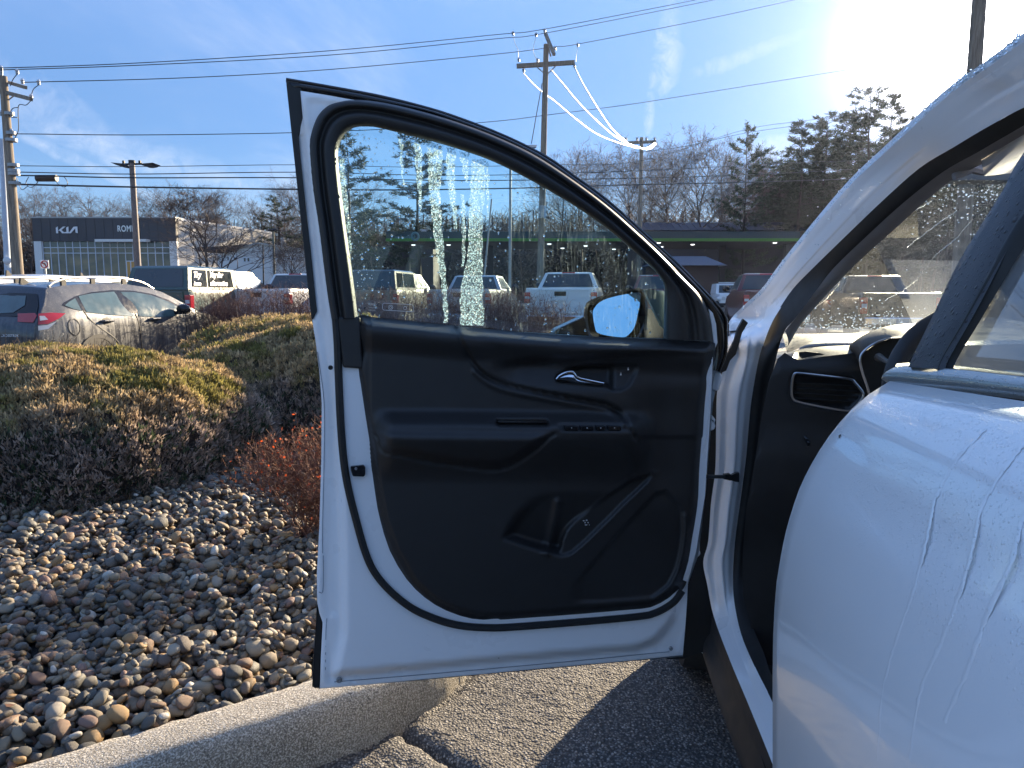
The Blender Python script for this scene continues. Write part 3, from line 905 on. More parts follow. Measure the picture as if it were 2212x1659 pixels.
def sticks(A, B, rad, col, taper=.5):
    """three-sided thin prisms from A to B"""
    n = len(A); D = B - A; L = np.linalg.norm(D, axis=1)[:, None] + 1e-9; T = D / L
    rnd = np.where(np.abs(T[:, 2:3]) < .9, np.array([[0, 0, 1.0]]), np.array([[1.0, 0, 0]]))
    U = np.cross(T, rnd); U /= np.linalg.norm(U, axis=1)[:, None]; W_ = np.cross(T, U)
    ra = np.broadcast_to(np.asarray(rad, float), (n,))[:, None]
    out = []
    for (P, q) in ((A, 1.0), (B, taper)):
        for k in range(3):
            a = 2 * math.pi * k / 3
            out.append(P + (U * math.cos(a) + W_ * math.sin(a)) * ra * q)
    V = np.stack(out, 1).reshape(-1, 3); base = np.arange(n)[:, None] * 6
    F = np.concatenate([base + f for f in ([0, 1, 4], [0, 4, 3], [1, 2, 5], [1, 5, 4], [2, 0, 3], [2, 3, 5])], 0)
    return V, F, np.repeat(col, 6, 0)
M['inner'] = pbr('dark_brown_core', (.060, .048, .040), .95, var=.6, vscale=60, bmp=1, bscale=150, bdist=.02)
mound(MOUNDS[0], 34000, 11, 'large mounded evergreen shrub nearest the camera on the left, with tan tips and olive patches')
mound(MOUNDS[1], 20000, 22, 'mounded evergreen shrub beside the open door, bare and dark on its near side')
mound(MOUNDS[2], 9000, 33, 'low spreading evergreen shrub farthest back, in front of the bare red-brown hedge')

def twig_bush(rt, c, hx, hy, h, n, seed, colA, colB, twigr, box=False, leaves=0, sub=7, leafcol=None, tl=.12):
    r_ = np.random.default_rng(seed)
    A = []; B = []; RR = []; TIP = []
    for i in range(n):
        if box:
            b = np.array([r_.uniform(-hx, hx), r_.uniform(-hy, hy), 0.0]); lean = r_.normal(size=2) * .16
            top = b + np.array([lean[0], lean[1], h * r_.uniform(.75, 1.05) * (1 - .12 * (b[0] / hx) ** 4)])
        else:
            b = np.array([*(r_.normal(size=2) * .06), 0.0])
            a = r_.uniform(0, 6.28); rad = math.sqrt(r_.uniform(0, 1))
            e = math.sqrt(max(0, 1 - (rad * .9) ** 2)) * r_.uniform(.75, 1.06)
            top = np.array([hx * rad * math.cos(a), hy * rad * math.sin(a), h * (.25 + .75 * e)])
        prev = b; k = 5
        for j in range(1, k + 1):
            t = j / k
            p = b + (top - b) * t + np.array([0, 0, (0 if box else h * .14) * math.sin(t * 3.14)]) + r_.normal(size=3) * .018 * h
            A.append(prev); B.append(p); RR.append(twigr * (1.5 - t)); prev = p
            if j >= 1:
                for q in range(sub // 2 if j < 3 else sub):
                    d = (top - b) / np.linalg.norm(top - b) * .6 + r_.normal(size=3) * .5; d[2] = abs(d[2]) * .8 + .15
                    d /= np.linalg.norm(d)
                    e2 = p + d * r_.uniform(.4, 1.0) * tl
                    A.append(p); B.append(e2); RR.append(twigr * .6); TIP.append(e2)
                    e3 = e2 + (d + r_.normal(size=3) * .5) * tl * .35
                    A.append(e2); B.append(e3); RR.append(twigr * .45); TIP.append(e3)
    A = np.array(A); B = np.array(B); n2 = len(A)
    t = r_.uniform(size=(n2, 1)); col = np.array(colA) * (1 - t) + np.array(colB) * t
    c = np.array(c)
    V, F, cc = sticks(A + c, B + c, np.array(RR), col)
    mk('twigs', V, F, M['twig'], rt, smooth=False, col=cc)
    if leaves:
        T = np.array(TIP); T = T[r_.choice(len(T), leaves)] + r_.normal(size=(leaves, 3)) * .008
        D = r_.normal(size=(leaves, 3)); D /= np.linalg.norm(D, axis=1)[:, None]
        lc = np.array([leafcol[k] for k in r_.integers(0, len(leafcol), leaves)])
        V, F, cc = blades(T + c, D, r_.uniform(.008, .018, leaves), r_.uniform(.008, .014, leaves), lc)
        mk('leaves', V, F, M['leaf'], rt, smooth=False, col=cc)
c = (-.86, 3.22, .13)
rt = root('barberry_bush', c, 'small twiggy bush with orange-red leaves growing out of the stones beside the open door', 'bush')
twig_bush(rt, c, .40, .34, .45, 120, 51, (.15, .075, .055), (.30, .15, .10), .0021, leaves=900, leafcol=[(.34, .09, .04), (.28, .12, .07), (.20, .09, .05), (.70, .12, .035), (.25, .14, .08)], tl=.085)
def hedge(px0, px1, Y, ytop, label, seed):
    a = PY(px0, 640, Y); b = PY(px1, 640, Y); gz = float(ground_z(0, Y)); top = PY(0, ytop, Y).z
    c = ((a.x + b.x) / 2, Y, gz)
    rt = root('bare_hedge', c, label, 'hedge')
    hx = (b.x - a.x) / 2
    twig_bush(rt, c, hx, .55, top - gz, int(hx * 2 * 230), seed, (.125, .062, .055), (.25, .15, .13), .0042, box=True, sub=4, tl=.16)
hedge(447, 700, 13.2, 634, 'bare red-brown twiggy hedge between the evergreen mounds and the white pickup', 61)
hedge(700, 1168, 13.2, 640, 'bare red-brown twiggy hedge seen through the door window, below the parked trucks', 62)
hedge(1168, 1225, 12.8, 668, 'short low end of bare hedge just left of the door mirror', 63)

# ================================================================ trees
def bare_tree_mesh(seed, H, spread=.45, trunk=.22, clear=.28, n1=15, name='bare', n4=4):
    r_ = np.random.default_rng(seed)
    A = []; B = []; RA = []
    def grow(p, d, L, r, lev):
        k = (9, 6, 4, 3, 2)[lev]; q = p.copy(); pts = [q.copy()]
        for j in range(k):
            d = d + r_.normal(size=3) * (.05, .13, .17, .2, .25)[lev]; d[2] += (.03, .07, .06, .05, .03)[lev]
            d /= np.linalg.norm(d)
            q2 = q + d * L / k; f = 1 - .82 * j / k
            A.append(q); B.append(q2); RA.append(max(r * f, .009)); q = q2; pts.append(q.copy())
        if lev == 4: return
        cnt = (n1, 5, 6, n4)[lev]
        for c in range(cnt):
            t = r_.uniform(clear if lev == 0 else .25, 1.0); i = min(int(t * k), k - 1)
            pos = pts[i] * (1 - (t * k - i)) + pts[i + 1] * (t * k - i)
            dd = pts[i + 1] - pts[i]; dd /= np.linalg.norm(dd)
            side = np.cross(dd, r_.normal(size=3)); side /= np.linalg.norm(side)
            ang = R(r_.uniform(28, 58)) if lev == 0 else R(r_.uniform(22, 55))
            nd = dd * math.cos(ang) + side * math.sin(ang)
            Ls = (H * spread * (1.15 - .75 * (t - clear) / (1 - clear) * .8) if lev == 0 else L * r_.uniform(.38, .6))
            grow(pos, nd, Ls, r * (.42 if lev == 0 else .5) * (1.1 - .5 * t), lev + 1)
    grow(np.array([0., 0, -.3]), np.array([0, 0, 1.]), H * .93, trunk, 0)
    A = np.array(A); B = np.array(B); RA = np.array(RA)
    t = np.clip(RA / .1, 0, 1)[:, None]
    col = np.array([.115, .085, .070]) * t + np.array([.115, .085, .075]) * (1 - t)
    col = col * r_.uniform(.8, 1.2, (len(A), 1))
    big_ = RA > .05
    out = []
    for nm, msk in (('trunk', big_), ('crown', ~big_)):
        V, F, cc = sticks(A[msk], B[msk], RA[msk], col[msk], .85)
        me = bpy.data.meshes.new(nm)
        me.vertices.add(len(V)); me.vertices.foreach_set('co', V.astype(np.float32).ravel())
        me.loops.add(len(F) * 3); me.loops.foreach_set('vertex_index', F.astype(np.int32).ravel())
        me.polygons.add(len(F)); me.polygons.foreach_set('loop_start', np.arange(0, len(F) * 3, 3, dtype=np.int32)); me.update(calc_edges=True)
        ca = me.color_attributes.new('Col', 'FLOAT_COLOR', 'POINT'); c4 = np.ones((len(V), 4), np.float32); c4[:, :3] = cc
        ca.data.foreach_set('color', c4.ravel()); me.materials.append(M['twig']); out.append(me)
    return out
def pine_mesh(seed, H, width=.2, start=.25, dens=1.0):
    r_ = np.random.default_rng(seed)
    z = np.linspace(-.3, H * .98, 12); jit = np.cumsum(r_.normal(size=(12, 2)) * .05, 0)
    P = np.stack([jit[:, 0], jit[:, 1], z], 1)
    V, F, cc = sticks(P[:-1], P[1:], np.linspace(.26, .03, 11), np.repeat([[.06, .05, .042]], 11, 0), .9)
    tp = []; td = []; bA = []; bB = []
    nb_ = int(64 * dens)
    for i in range(nb_):
        t = start + (1 - start) * (i / nb_) ** .95; hz_ = t * H
        prof_ = math.sin(min(1, (1 - t) * 1.5 + .1) * math.pi / 2) * (.55 + .45 * r_.uniform()) * (1.3 if r_.uniform() < .12 else 1)
        L = H * width * prof_ + .25
        a = r_.uniform(0, 6.28); up = .05 + .5 * t * t + r_.normal() * .10
        d = np.array([math.cos(a), math.sin(a), up]); d /= np.linalg.norm(d)
        base = np.array([np.interp(hz_, z, jit[:, 0]), np.interp(hz_, z, jit[:, 1]), hz_])
        bA.append(base); bB.append(base + d * L)
        m_ = max(3, int(L * 3.2))
        for k in range(m_):
            f = .3 + .7 * (k + r_.uniform()) / m_
            pos = base + d * L * f + np.array([0, 0, -.10 * L * f * (1 - f) * 2]) + r_.normal(size=3) * [.22, .22, .09] * (.4 + L * .16)
            tp.append(pos); td.append(d)
    tp = np.array(tp); td = np.array(td)
    V2, F2, c2 = sticks(np.array(bA), np.array(bB), .035, np.repeat([[.06, .05, .042]], len(bA), 0), .3)
    K = 24
    P = np.repeat(tp, K, 0) + r_.normal(size=(len(tp) * K, 3)) * .07
    D = np.repeat(td, K, 0) * .5 + r_.normal(size=(len(tp) * K, 3)) * [.8, .8, .35] + [0, 0, .30]; D /= np.linalg.norm(D, axis=1)[:, None]
    tt = r_.uniform(size=(len(P), 1)); col = np.array([.024, .038, .022]) * (1 - tt) + np.array([.060, .075, .038]) * tt
    V3, F3, c3 = blades(P, D, r_.uniform(.22, .48, len(P)), r_.uniform(.035, .07, len(P)), col)
    out = []
    for nm, parts_, mt in (('trunk', [(V, F, cc), (V2, F2, c2)], M['twig']), ('crown', [(V3, F3, c3)], M['needles'])):
        VV = np.concatenate([p[0] for p in parts_]); off = 0; FF = []
        for p in parts_: FF.append(p[1] + off); off += len(p[0])
        FF = np.concatenate(FF); CC = np.concatenate([p[2] for p in parts_])
        me = bpy.data.meshes.new(nm)
        me.vertices.add(len(VV)); me.vertices.foreach_set('co', VV.astype(np.float32).ravel())
        me.loops.add(len(FF) * 3); me.loops.foreach_set('vertex_index', FF.astype(np.int32).ravel())
        me.polygons.add(len(FF)); me.polygons.foreach_set('loop_start', np.arange(0, len(FF) * 3, 3, dtype=np.int32)); me.update(calc_edges=True)
        ca = me.color_attributes.new('Col', 'FLOAT_COLOR', 'POINT'); c4 = np.ones((len(VV), 4), np.float32); c4[:, :3] = CC
        ca.data.foreach_set('color', c4.ravel()); me.materials.append(mt); out.append(me)
    return out
BT = [bare_tree_mesh(200 + i, 18, .38 + .05 * (i % 3), .20, .30 + .08 * (i % 2), 14 + i % 3) for i in range(5)]
BTW = [bare_tree_mesh(300 + i, 8, .62, .16, .12, 18) for i in range(2)]
PT_ = [pine_mesh(400 + i, 18, .18 + .03 * i, .30 - .06 * i, 1.0) for i in range(4)]
def place_tree(meshes, nominal, px, ytop, Y, label, cat='tree', name='bare_tree', group=None, sx=1.0, rz=None, Hfix=None):
    gz = float(ground_z(0, min(Y, 140)))
    H = Hfix or (PY(px, ytop, Y).z - gz)
    x = PY(px, 600, Y).x
    o = bpy.data.objects.new(name, None); C.objects.link(o); o.location = (x, Y, gz)
    nominal = max(max(v.co.z for v in meshes[1].vertices), 1) if meshes[1].name not in TOPS else TOPS[meshes[1].name]; TOPS[meshes[1].name] = nominal
    k = H / nominal; o.scale = (k * sx, k * sx, k); o.rotation_euler = (0, 0, random.uniform(0, 6.28) if rz is None else rz)
    setp(o, label, cat, group)
    for me in meshes:
        c = bpy.data.objects.new(me.name.split('.')[0], me); C.objects.link(c); c.parent = o
    return o
TOPS = {}
ORD = 'first second third fourth fifth sixth seventh eighth ninth tenth eleventh twelfth thirteenth fourteenth fifteenth sixteenth seventeenth eighteenth nineteenth'.split()
GB = 'bare trees standing behind the canopy'
k = 0
for px, yt, Y in ((1212, 305, 84), (1255, 292, 78), (1300, 318, 90), (1338, 300, 80), (1372, 282, 86), (1400, 320, 95), (1432, 272, 78), (1468, 300, 88), (1490, 268, 80),
                  (1523, 258, 77), (1555, 290, 86), (1585, 312, 84), (1625, 335, 88), (1655, 300, 92), (1690, 330, 90), (1838, 300, 84), (1990, 225, 82), (2010, 250, 86)):
    place_tree(BT[k % 5], 18, px, yt, Y, ORD[k] + ' tall bare tree from the left in the row behind the fuel canopy', group=GB, sx=1.15); k += 1
for px, yt, Y, lb in ((812, 375, 66, 'bare tree seen through the door window between the two tall pines'), (1130, 425, 80, 'low bare tree seen through the door window beside the lamp post')):
    place_tree(BT[k % 5], 18, px, yt, Y, lb, sx=1.2); k += 1
GC = 'bare trees standing behind the car showroom'; k2 = 0
for px, yt, Y in ((28, 402, 96), (62, 398, 92), (95, 392, 88), (128, 404, 92), (178, 408, 100), (214, 398, 96), (250, 410, 104), (320, 400, 100), (352, 404, 96), (395, 396, 100), (430, 390, 104),
                  (470, 385, 108), (512, 400, 104), (548, 418, 102), (585, 425, 104), (620, 395, 98), (660, 360, 96), (690, 380, 100), (735, 400, 98)):
    place_tree(BT[k % 5], 18, px, yt, Y, ORD[k2] + ' bare tree from the left in the row behind the car showroom', group=GC, sx=1.25); k += 1; k2 += 1
place_tree(BTW[0], 8, 456, 398, 52, 'wide bare tree in front of the corner of the showroom', sx=1.75, rz=.4)
place_tree(BTW[1], 8, 620, 486, 56, 'smaller bare tree in front of the low white building', sx=1.15, rz=2.0)
for i, (px, yt, Y, lb, sx) in enumerate(((757, 262, 62, 'dark pine at the left edge of the door window', 1.25), (905, 268, 60, 'dark pine behind the streaked part of the door window', 1.3),
        (608, 420, 88, 'brown-green conifer behind the low white building', 1.4), (1602, 262, 74, 'slim pine standing left of the pine group', .85),
        (1722, 256, 76, 'broad pine at the left end of the pine group', 1.4), (1768, 240, 78, 'second pine of the pine group, taller than the broad one', 1.4), (1812, 242, 80, 'pine just left of the tallest pine', 1.4),
        (1868, 178, 74, 'tallest pine of the group, with an open forked top', 1.25), (1908, 200, 76, 'pine right of the tallest one, its top in the glare', 1.2), (1950, 262, 80, 'low pine beside the windshield pillar, under the glare', 1.2),
        (2036, 205, 70, 'pine whose tip shows above the windshield pillar', 1.0), (1670, 318, 84, 'low pine between the slim pine and the pine group', 1.3),
        (1745, 290, 84, 'pine behind the left end of the pine group, lower than its neighbours', 1.5), (1838, 300, 86, 'full low pine filling the gap left of the tallest pine', 1.6), (1890, 290, 84, 'full low pine at the foot of the tallest pine', 1.6),
        (1640, 350, 90, 'low dark pine right of the slim pine', 1.7), (1700, 345, 90, 'low dark pine in front of the left end of the pine group', 1.7), (1790, 330, 88, 'low dark pine below the middle of the pine group', 1.8))):
    place_tree(PT_[i % 4], 18, px, yt, Y, lb, name='pine_tree', sx=sx)

# distant mass of woodland behind everything
def woods(name, segs, n, seed, hmin, hmax, col0, col1):
    r_ = np.random.default_rng(seed); A = []; B = []; RA = []
    for i in range(n):
        (x0, y0), (x1, y1) = segs[r_.integers(0, len(segs))]
        t = r_.uniform(); x = x0 + (x1 - x0) * t; y = y0 + (y1 - y0) * t + r_.uniform(-5, 5); gz = float(ground_z(0, min(y, 140)))
        H = r_.uniform(hmin, hmax)
        A.append((x, y, gz - .5)); B.append((x + r_.normal() * .5, y, gz + H)); RA.append(.13)
        for k in range(60):
            h = gz + H * r_.uniform(.10, 1.0); a = r_.uniform(0, 6.28); L = r_.uniform(.8, 2.6)
            p = np.array([x + r_.normal() * 1.1, y + r_.normal() * 1.1, h])
            A.append(p); B.append(p + np.array([math.cos(a) * L * .8, math.sin(a) * L * .8, L * r_.uniform(-.1, .9)])); RA.append(.040)
    A = np.array(A, float); B = np.array(B, float); t = r_.uniform(size=(len(A), 1))
    col = np.array(col0) * (1 - t) + np.array(col1) * t
    V, F, cc = sticks(A, B, np.array(RA), col, .6)
    setp(mk(name, V, F, M['twig'], smooth=False, col=cc), kind='stuff')
woods('distant_woods', [((-95, 118), (-20, 112)), ((-25, 110), (25, 106)), ((20, 104), (75, 100)), ((70, 100), (130, 110))], 1500, 71, 7, 12.5, (.09, .068, .058), (.16, .115, .095))
def brush(name, x0, x1, y0, n, seed, h, col):
    """tangled undergrowth"""
    r_ = np.random.default_rng(seed)
    P = np.stack([r_.uniform(x0, x1, n), y0 + r_.uniform(-3, 3, n), np.zeros(n)], 1); P[:, 2] = ground_z(0, P[:, 1]) + r_.uniform(0, 1, n) ** 1.3 * h
    D = r_.normal(size=(n, 3)); D /= np.linalg.norm(D, axis=1)[:, None]
    V, F, cc = blades(P, D, r_.uniform(.5, 1.5, n), r_.uniform(.2, .5, n), np.array(col) * r_.uniform(.6, 1.4, (n, 1)))
    setp(mk(name, V, F, M['twig'], smooth=False, col=cc), kind='stuff')
brush('undergrowth', -110, 135, 98, 42000, 5, 7.0, (.055, .045, .038))
brush('pine_thicket', 30, 95, 92, 42000, 6, 14.0, (.026, .030, .022))
# ================================================================ the white car in the foreground
car = root('white_suv', tuple(CW(-1.0, .9, 0)), 'white sport utility vehicle wet with drops, its front door open toward the stone bed', 'car')

def sub(mb, name, mat, parent, **kw):
    return mb.make(name, mat, parent, **kw)
def strip(pairs, n=5, bulge=None):
    """loft between matched 3-D points; bulge(t) pushes along a vector"""
    rings = []
    for a, b in pairs:
        a = Vector(a); b = Vector(b)
        rings.append([a.lerp(b, k / n) + (bulge(k / n, a, b) if bulge else Vector((0, 0, 0))) for k in range(n + 1)])
    return MB().loft(rings)
def dense(pairs, n=4):
    A = catmull([tuple(p[0]) for p in pairs], n); B = catmull([tuple(p[1]) for p in pairs], n)
    return list(zip(A, B))

# ---------------- rear door skin (closed): profile of the bulging side measured along its front edge
RS = -.745
prof_px = [(1915, 822), (1893, 833), (1870, 850), (1848, 868), (1826, 889), (1803, 916), (1780, 946), (1758, 980), (1738, 1016), (1720, 1056), (1705, 1100), (1691, 1150), (1681, 1203), (1673, 1253), (1669, 1305), (1666, 1370), (1665, 1450), (1665, 1550), (1665, 1659)]
pn = []
for a, b in prof_px:
    p = PS(a, b, RS) - CO
    pn.append((p.z, p.dot(CB)))
pn += [(.54, pn[-1][1] + .002), (.47, pn[-1][1] + .012), (.42, pn[-1][1] + .035)]
pn.sort()
PZs = np.array([p[0] for p in pn]); PNs = np.array([p[1] for p in pn])
def side_n(z): return float(np.interp(z, PZs, PNs))
V = []; rings = []
s_list = [RS, RS - .004, RS - .012] + list(np.linspace(RS - .05, -1.93, 26))
zt0 = PZs[-1]
for i, s in enumerate(s_list):
    ring = []
    for k in range(41):
        z = PZs[0] + (zt0 - PZs[0]) * k / 40
        dz = .06 * (RS - s) * (k / 40)
        n = side_n(z) + (.010 if i == 0 else (.003 if i == 1 else 0)) - .012 * math.sin(min(1, (RS - s) / 1.2) * math.pi / 2)
        n += .004 * math.exp(-((z - .985 - .05 * (RS - s)) / .012) ** 2) * sst(RS - s, .05, .3)
        ring.append(CW(s, n, z + dz))
    rings.append(ring)
rd = MB().loft(rings).make('rear_door', M['wet_white'], car, angle=60)
sol = rd.modifiers.new('thickness', 'SOLIDIFY'); sol.thickness = .012; sol.offset = 1
# make sure the offset goes inboard
rd.data.update()
if rd.data.polygons[200].normal.dot(-CB) < 0: rd.data.flip_normals()
sol.offset = -1
# water runs down the skin: thin raised trickles
def on_side(px, py, lift=.0015):
    d = ray(px, py); lo, hi = .1, 3.0
    for _ in range(40):
        t = (lo + hi) / 2; p = CAMV + d * t / d.y
        rel = p - CO; s = rel.dot(CA); n = rel.dot(CB)
        z = rel.z; f = max(0, min(1, (z - PZs[0]) / (zt0 - PZs[0])))
        zz = z - .06 * max(0, RS - s) * f
        if n > side_n(zz) - .012 * math.sin(min(1, max(0, RS - s) / 1.2) * math.pi / 2): hi = t
        else: lo = t
    return CAMV + d * lo / d.y - CB * lift
tr = MB()
for pts, r0 in ((((2128, 926), (2100, 955), (2060, 1000), (2020, 1075), (2010, 1120), (1992, 1200), (1968, 1290), (1930, 1400), (1905, 1500), (1895, 1640)), .0011),
                (((2222, 945), (2190, 985), (2150, 1040), (2118, 1100), (2100, 1180), (2072, 1280), (2030, 1390), (1985, 1500), (1965, 1640)), .0011),
                (((2290, 1000), (2215, 1105), (2180, 1220), (2130, 1330), (2095, 1430), (2040, 1560)), .0009)):
    P = catmull(pts, 8); P = [(p[0] + rng.normal() * .8, p[1] + rng.normal() * .8) for p in P]
    Q = [on_side(a, b, .0) for a, b in P]
    tr.loft([[q - CA * .0045 * f_ + CB * .0002, q - CA * .0022 * f_ - CB * .00007 * f_, q + CA * .0022 * f_ - CB * .00007 * f_, q + CA * .0045 * f_ + CB * .0002] for q, f_ in zip(Q, [rng.uniform(.35, .8) for _ in Q])])
tr.make('water_trickles', M['wet_white'], rd)
leaf = MB().poly([on_side(a, b, .001) for a, b in ((1813, 941), (1817, 938), (1819, 940), (1816, 943), (1816, 946), (1814, 947))])
leaf.make('stuck_speck', M['bark'], rd)

# belt moulding
top = [(1916, 812), (1921, 800), (1934, 792.5), (1960, 791), (2000, 793), (2080, 799), (2150, 807), (2212, 814), (2330, 829), (2500, 850)]
bot = [(1914, 822), (1915, 826), (1922, 830), (1950, 834), (2000, 840), (2080, 848), (2150, 856), (2212, 864), (2330, 880), (2500, 904)]
prs = [(PT(a[0], a[1], .006), PT(b[0], b[1], .010)) for a, b in zip(top, bot)]
strip(dense(prs, 3), 6, lambda t, a, b: -CB * .006 * math.sin(math.pi * min(1, t * 1.0)) ** .6 if 0 < t < 1 else Vector((0, 0, 0))).make('belt_moulding', M['wet_grey_trim'], rd)
strip(dense([(PT(a[0], a[1] - 1, .006), PT(a[0] + 3, a[1] - 7, .045)) for a in top[2:]], 3), 2).make('glass_run_seal', M['rubber'], rd)
# window frame strip with drops, rubber, smoked glass
Lp = [(1950, 792), (1960.6, 768), (2004, 676.5), (2055, 569), (2106.5, 484.6), (2157.7, 402.7), (2180.7, 356.6), (2212, 308), (2300, 180)]
Rp = [(2027, 798), (2040, 768), (2090, 680), (2137, 590), (2172, 520), (2212, 455), (2232, 420), (2262, 370), (2350, 240)]
Gp = [(2058, 800), (2072, 768), (2119, 690), (2166, 610), (2203, 548), (2250, 470), (2270, 430), (2300, 385), (2400, 250)]
prs = [(PT(*a), PT(*b)) for a, b in zip(Lp, Rp)]
strip(dense(prs, 4), 6, lambda t, a, b: CB * (.012 * (1 - min(1, t * 6)) + .006 * max(0, t * 4 - 3))).make('door_frame_pillar', M['wet_black'], rd)
prs = [(PT(b[0], b[1], .006), PT(c_[0], c_[1], .016)) for b, c_ in zip(Rp, Gp)]
strip(dense(prs, 4), 4, lambda t, a, b: -CB * .008 * math.sin(math.pi * t)).make('window_seal', M['rubber'], rd)
gl = [PT(a, b, .018) for a, b in Gp] + [CW(-1.25, .338, 1.525), CW(-1.90, .345, 1.54), CW(-1.92, .195, 1.15)] + [PT(a, b, .018) for a, b in ((2212, 815), (2120, 806))]
MB().tube([PT(2330, 150, .012), PT(2440, 30, .012), CW(-1.2, .325, 1.53), CW(-1.6, .33, 1.545), CW(-1.93, .33, 1.545)], .022, 8).make('upper_frame', M['gloss_black'], rd)
MB().poly(gl).make('side_window', M['tint_glass'], rd, smooth=False, fix=False)

# ---------------- white ring round the door opening
def zl(px, py, z=.40): return PZ(px, py, z)
ring = [(zl(1720, 1785, .40), zl(1720, 1630, .425)), (zl(1665, 1641, .40), zl(1665, 1509, .425)), (zl(1616.6, 1521.6, .40), zl(1628.7, 1436.6, .43)),
        (zl(1576, 1424.5, .405), PY(1600.4, 1367.8, 1.62)), (PY(1541.7, 1331.4, 1.765), PY(1586, 1299, 1.74)), (PY(1527.5, 1262.6, 1.785), PY(1583.4, 1246.4, 1.785)),
        (PY(1519, 1214, 1.79), PY(1586, 1190, 1.80)), (PY(1529.6, 1169.6, 1.785), PY(1590, 1149, 1.80)), (PY(1535.6, 1088.6, 1.78), PY(1598, 1090, 1.80)),
        (PY(1543.7, 1028, 1.775), PY(1604, 1048, 1.80)), (PY(1546, 987, 1.77), PY(1611.7, 987.4, 1.80)), (PY(1547, 910, 1.765), PY(1617, 925, 1.79)),
        (PY(1549, 846, 1.76), PY(1624, 860, 1.78)), (PY(1560, 805, 1.76), PY(1632, 810, 1.77)), (PY(1568, 770, 1.77), PY(1641, 768, 1.755)), (PY(1566, 728, 1.80), PY(1651, 733, 1.73)),
        (PT(1580, 697), PT(1665, 698, .03)), (PT(1605, 672), PT(1680, 672, .035)), (PT(1649, 631), PT(1712, 625, .04)), (PT(1687, 579), PT(1752, 583, .04)), (PT(1774, 472), PT(1832, 505, .045)),
        (PT(1845, 392), PT(1905, 435, .045)), (PT(1926, 317), PT(1985, 364, .05)), (PT(1996, 252), PT(2060, 318, .05)), (PT(2051, 204), PT(2118, 283, .05)), (PT(2090, 174), PT(2160, 258, .05)),
        (PT(2130, 148), PT(2190, 243, .05)), (PT(2212, 89), PT(2250, 212, .05)), (PT(2300, 25), PT(2330, 165, .05)), (PT(2420, -60), PT(2450, 90, .05))]
def rb(t, a, b):
    # a soft step along the middle and a rolled outer edge
    k = Vector((0, -1, 0)) * (.014 * sst(t, .26, .40) * (1 - sst(t, .70, 1.0)) + .012 * math.exp(-((t - .50) / .07) ** 2) + .006 * sst(t, 0, .12))
    return k
strip(dense(ring, 5), 26, rb).make('door_opening_ring', M['jamb_white'], car, angle=None)
# outer face of the windshield pillar, wet with drops
pil = [ring[i][0] for i in range(15, len(ring))]
prs = [(p + CA * .03 + CB * .004 + Vector((0, 0, .012)), p + Vector((0, -.004, 0)) * 1.0 + (q - p) * .14) for p, q in [ring[i] for i in range(15, len(ring))]]
strip(dense(prs, 5), 4, lambda t, a, b: Vector((0, -.004, .004)) * math.sin(math.pi * t)).make('windshield_pillar', M['wet_pillar'], car, angle=None)
prs = [(p + CA * .10 + CB * .10 + Vector((0, 0, .02)), p + CA * .03 + CB * .004 + Vector((0, 0, .0118))) for p in pil]
strip(dense(prs, 3), 3).make('pillar_front', M['wet_pillar'], car, angle=None)
# drops sitting on the pillar edge
mb = MB()
E = catmull([tuple(p) for p in pil[2:]], 24)
for i in range(240):
    p = Vector(E[rng.integers(0, len(E))]) + Vector((rng.normal() * .002, rng.normal() * .002, .003 + rng.uniform(0, .008)))
    r_ = rng.uniform(.0012, .0028); mb.ellipsoid(p, (r_, r_, r_ * .8), 7, 5)
setp(mb.make('water_drops', M['drop'], car, angle=None), kind='stuff')
# seal bands
seal_px = [((1586, 1299), (1612, 1290), 1.72), ((1583.4, 1246.4), (1610, 1245), 1.77), ((1586, 1190), (1613, 1190), 1.785), ((1590, 1149), (1618, 1149), 1.785), ((1604, 1048), (1633, 1048), 1.785),
           ((1611.7, 987.4), (1642, 988), 1.785), ((1617, 925), (1649, 925), 1.775), ((1624, 860), (1658, 862), 1.765), ((1641, 768), (1676, 775), 1.735)]
prs = [(zl(1720, 1630, .425), zl(1725, 1575, .44)), (zl(1665, 1509, .425), zl(1668, 1462, .44)), (zl(1628.7, 1436.6, .43), zl(1650, 1410, .44)), (PY(1600.4, 1367.8, 1.61), PY(1625, 1350, 1.62))]
prs += [(PY(*a, y - .01), PY(*b, y)) for a, b, y in seal_px]
up = [((1665, 698), (1695, 715)), ((1680, 672), (1716, 690)), ((1712, 625), (1757, 636)), ((1752, 583), (1800, 580)), ((1832, 505), (1880, 503)), ((1905, 435), (1954, 436)), ((1985, 364), (2036, 372)), ((2060, 318), (2110, 330)), ((2118, 283), (2165, 298)), ((2190, 243), (2222, 266)), ((2250, 212), (2290, 232)), ((2450, 90), (2490, 120))]
prs += [(PT(a[0], a[1], .036), PT(b[0], b[1], .06)) for a, b in up]
prs_seal = prs
strip(dense(prs, 4), 6, lambda t, a, b: Vector((0, -1, 0)) * .014 * math.sin(math.pi * t) ** .7).make('door_seal', M['rubber'], car)
# inner pillar trim
it = [((1695, 715), (1702, 748)), ((1716, 690), (1733, 697)), ((1757, 636), (1790, 632)), ((1800, 580), (1850.6, 569)), ((1880, 503), (1927, 500)), ((1954, 436), (2004, 431)), ((2036, 372), (2057.9, 388.6)), ((2110, 330), (2125, 352)), ((2165, 298), (2185, 318)), ((2222, 266), (2240, 290)), ((2490, 120), (2520, 150))]
prs = [(PT(a[0], a[1], .06), PT(b[0], b[1], .095)) for a, b in it]
strip(dense(prs, 4), 6, lambda t, a, b: Vector((0, -1, 0)) * .010 * math.sin(math.pi * t)).make('inner_pillar_trim', M['grey_trim'], car)

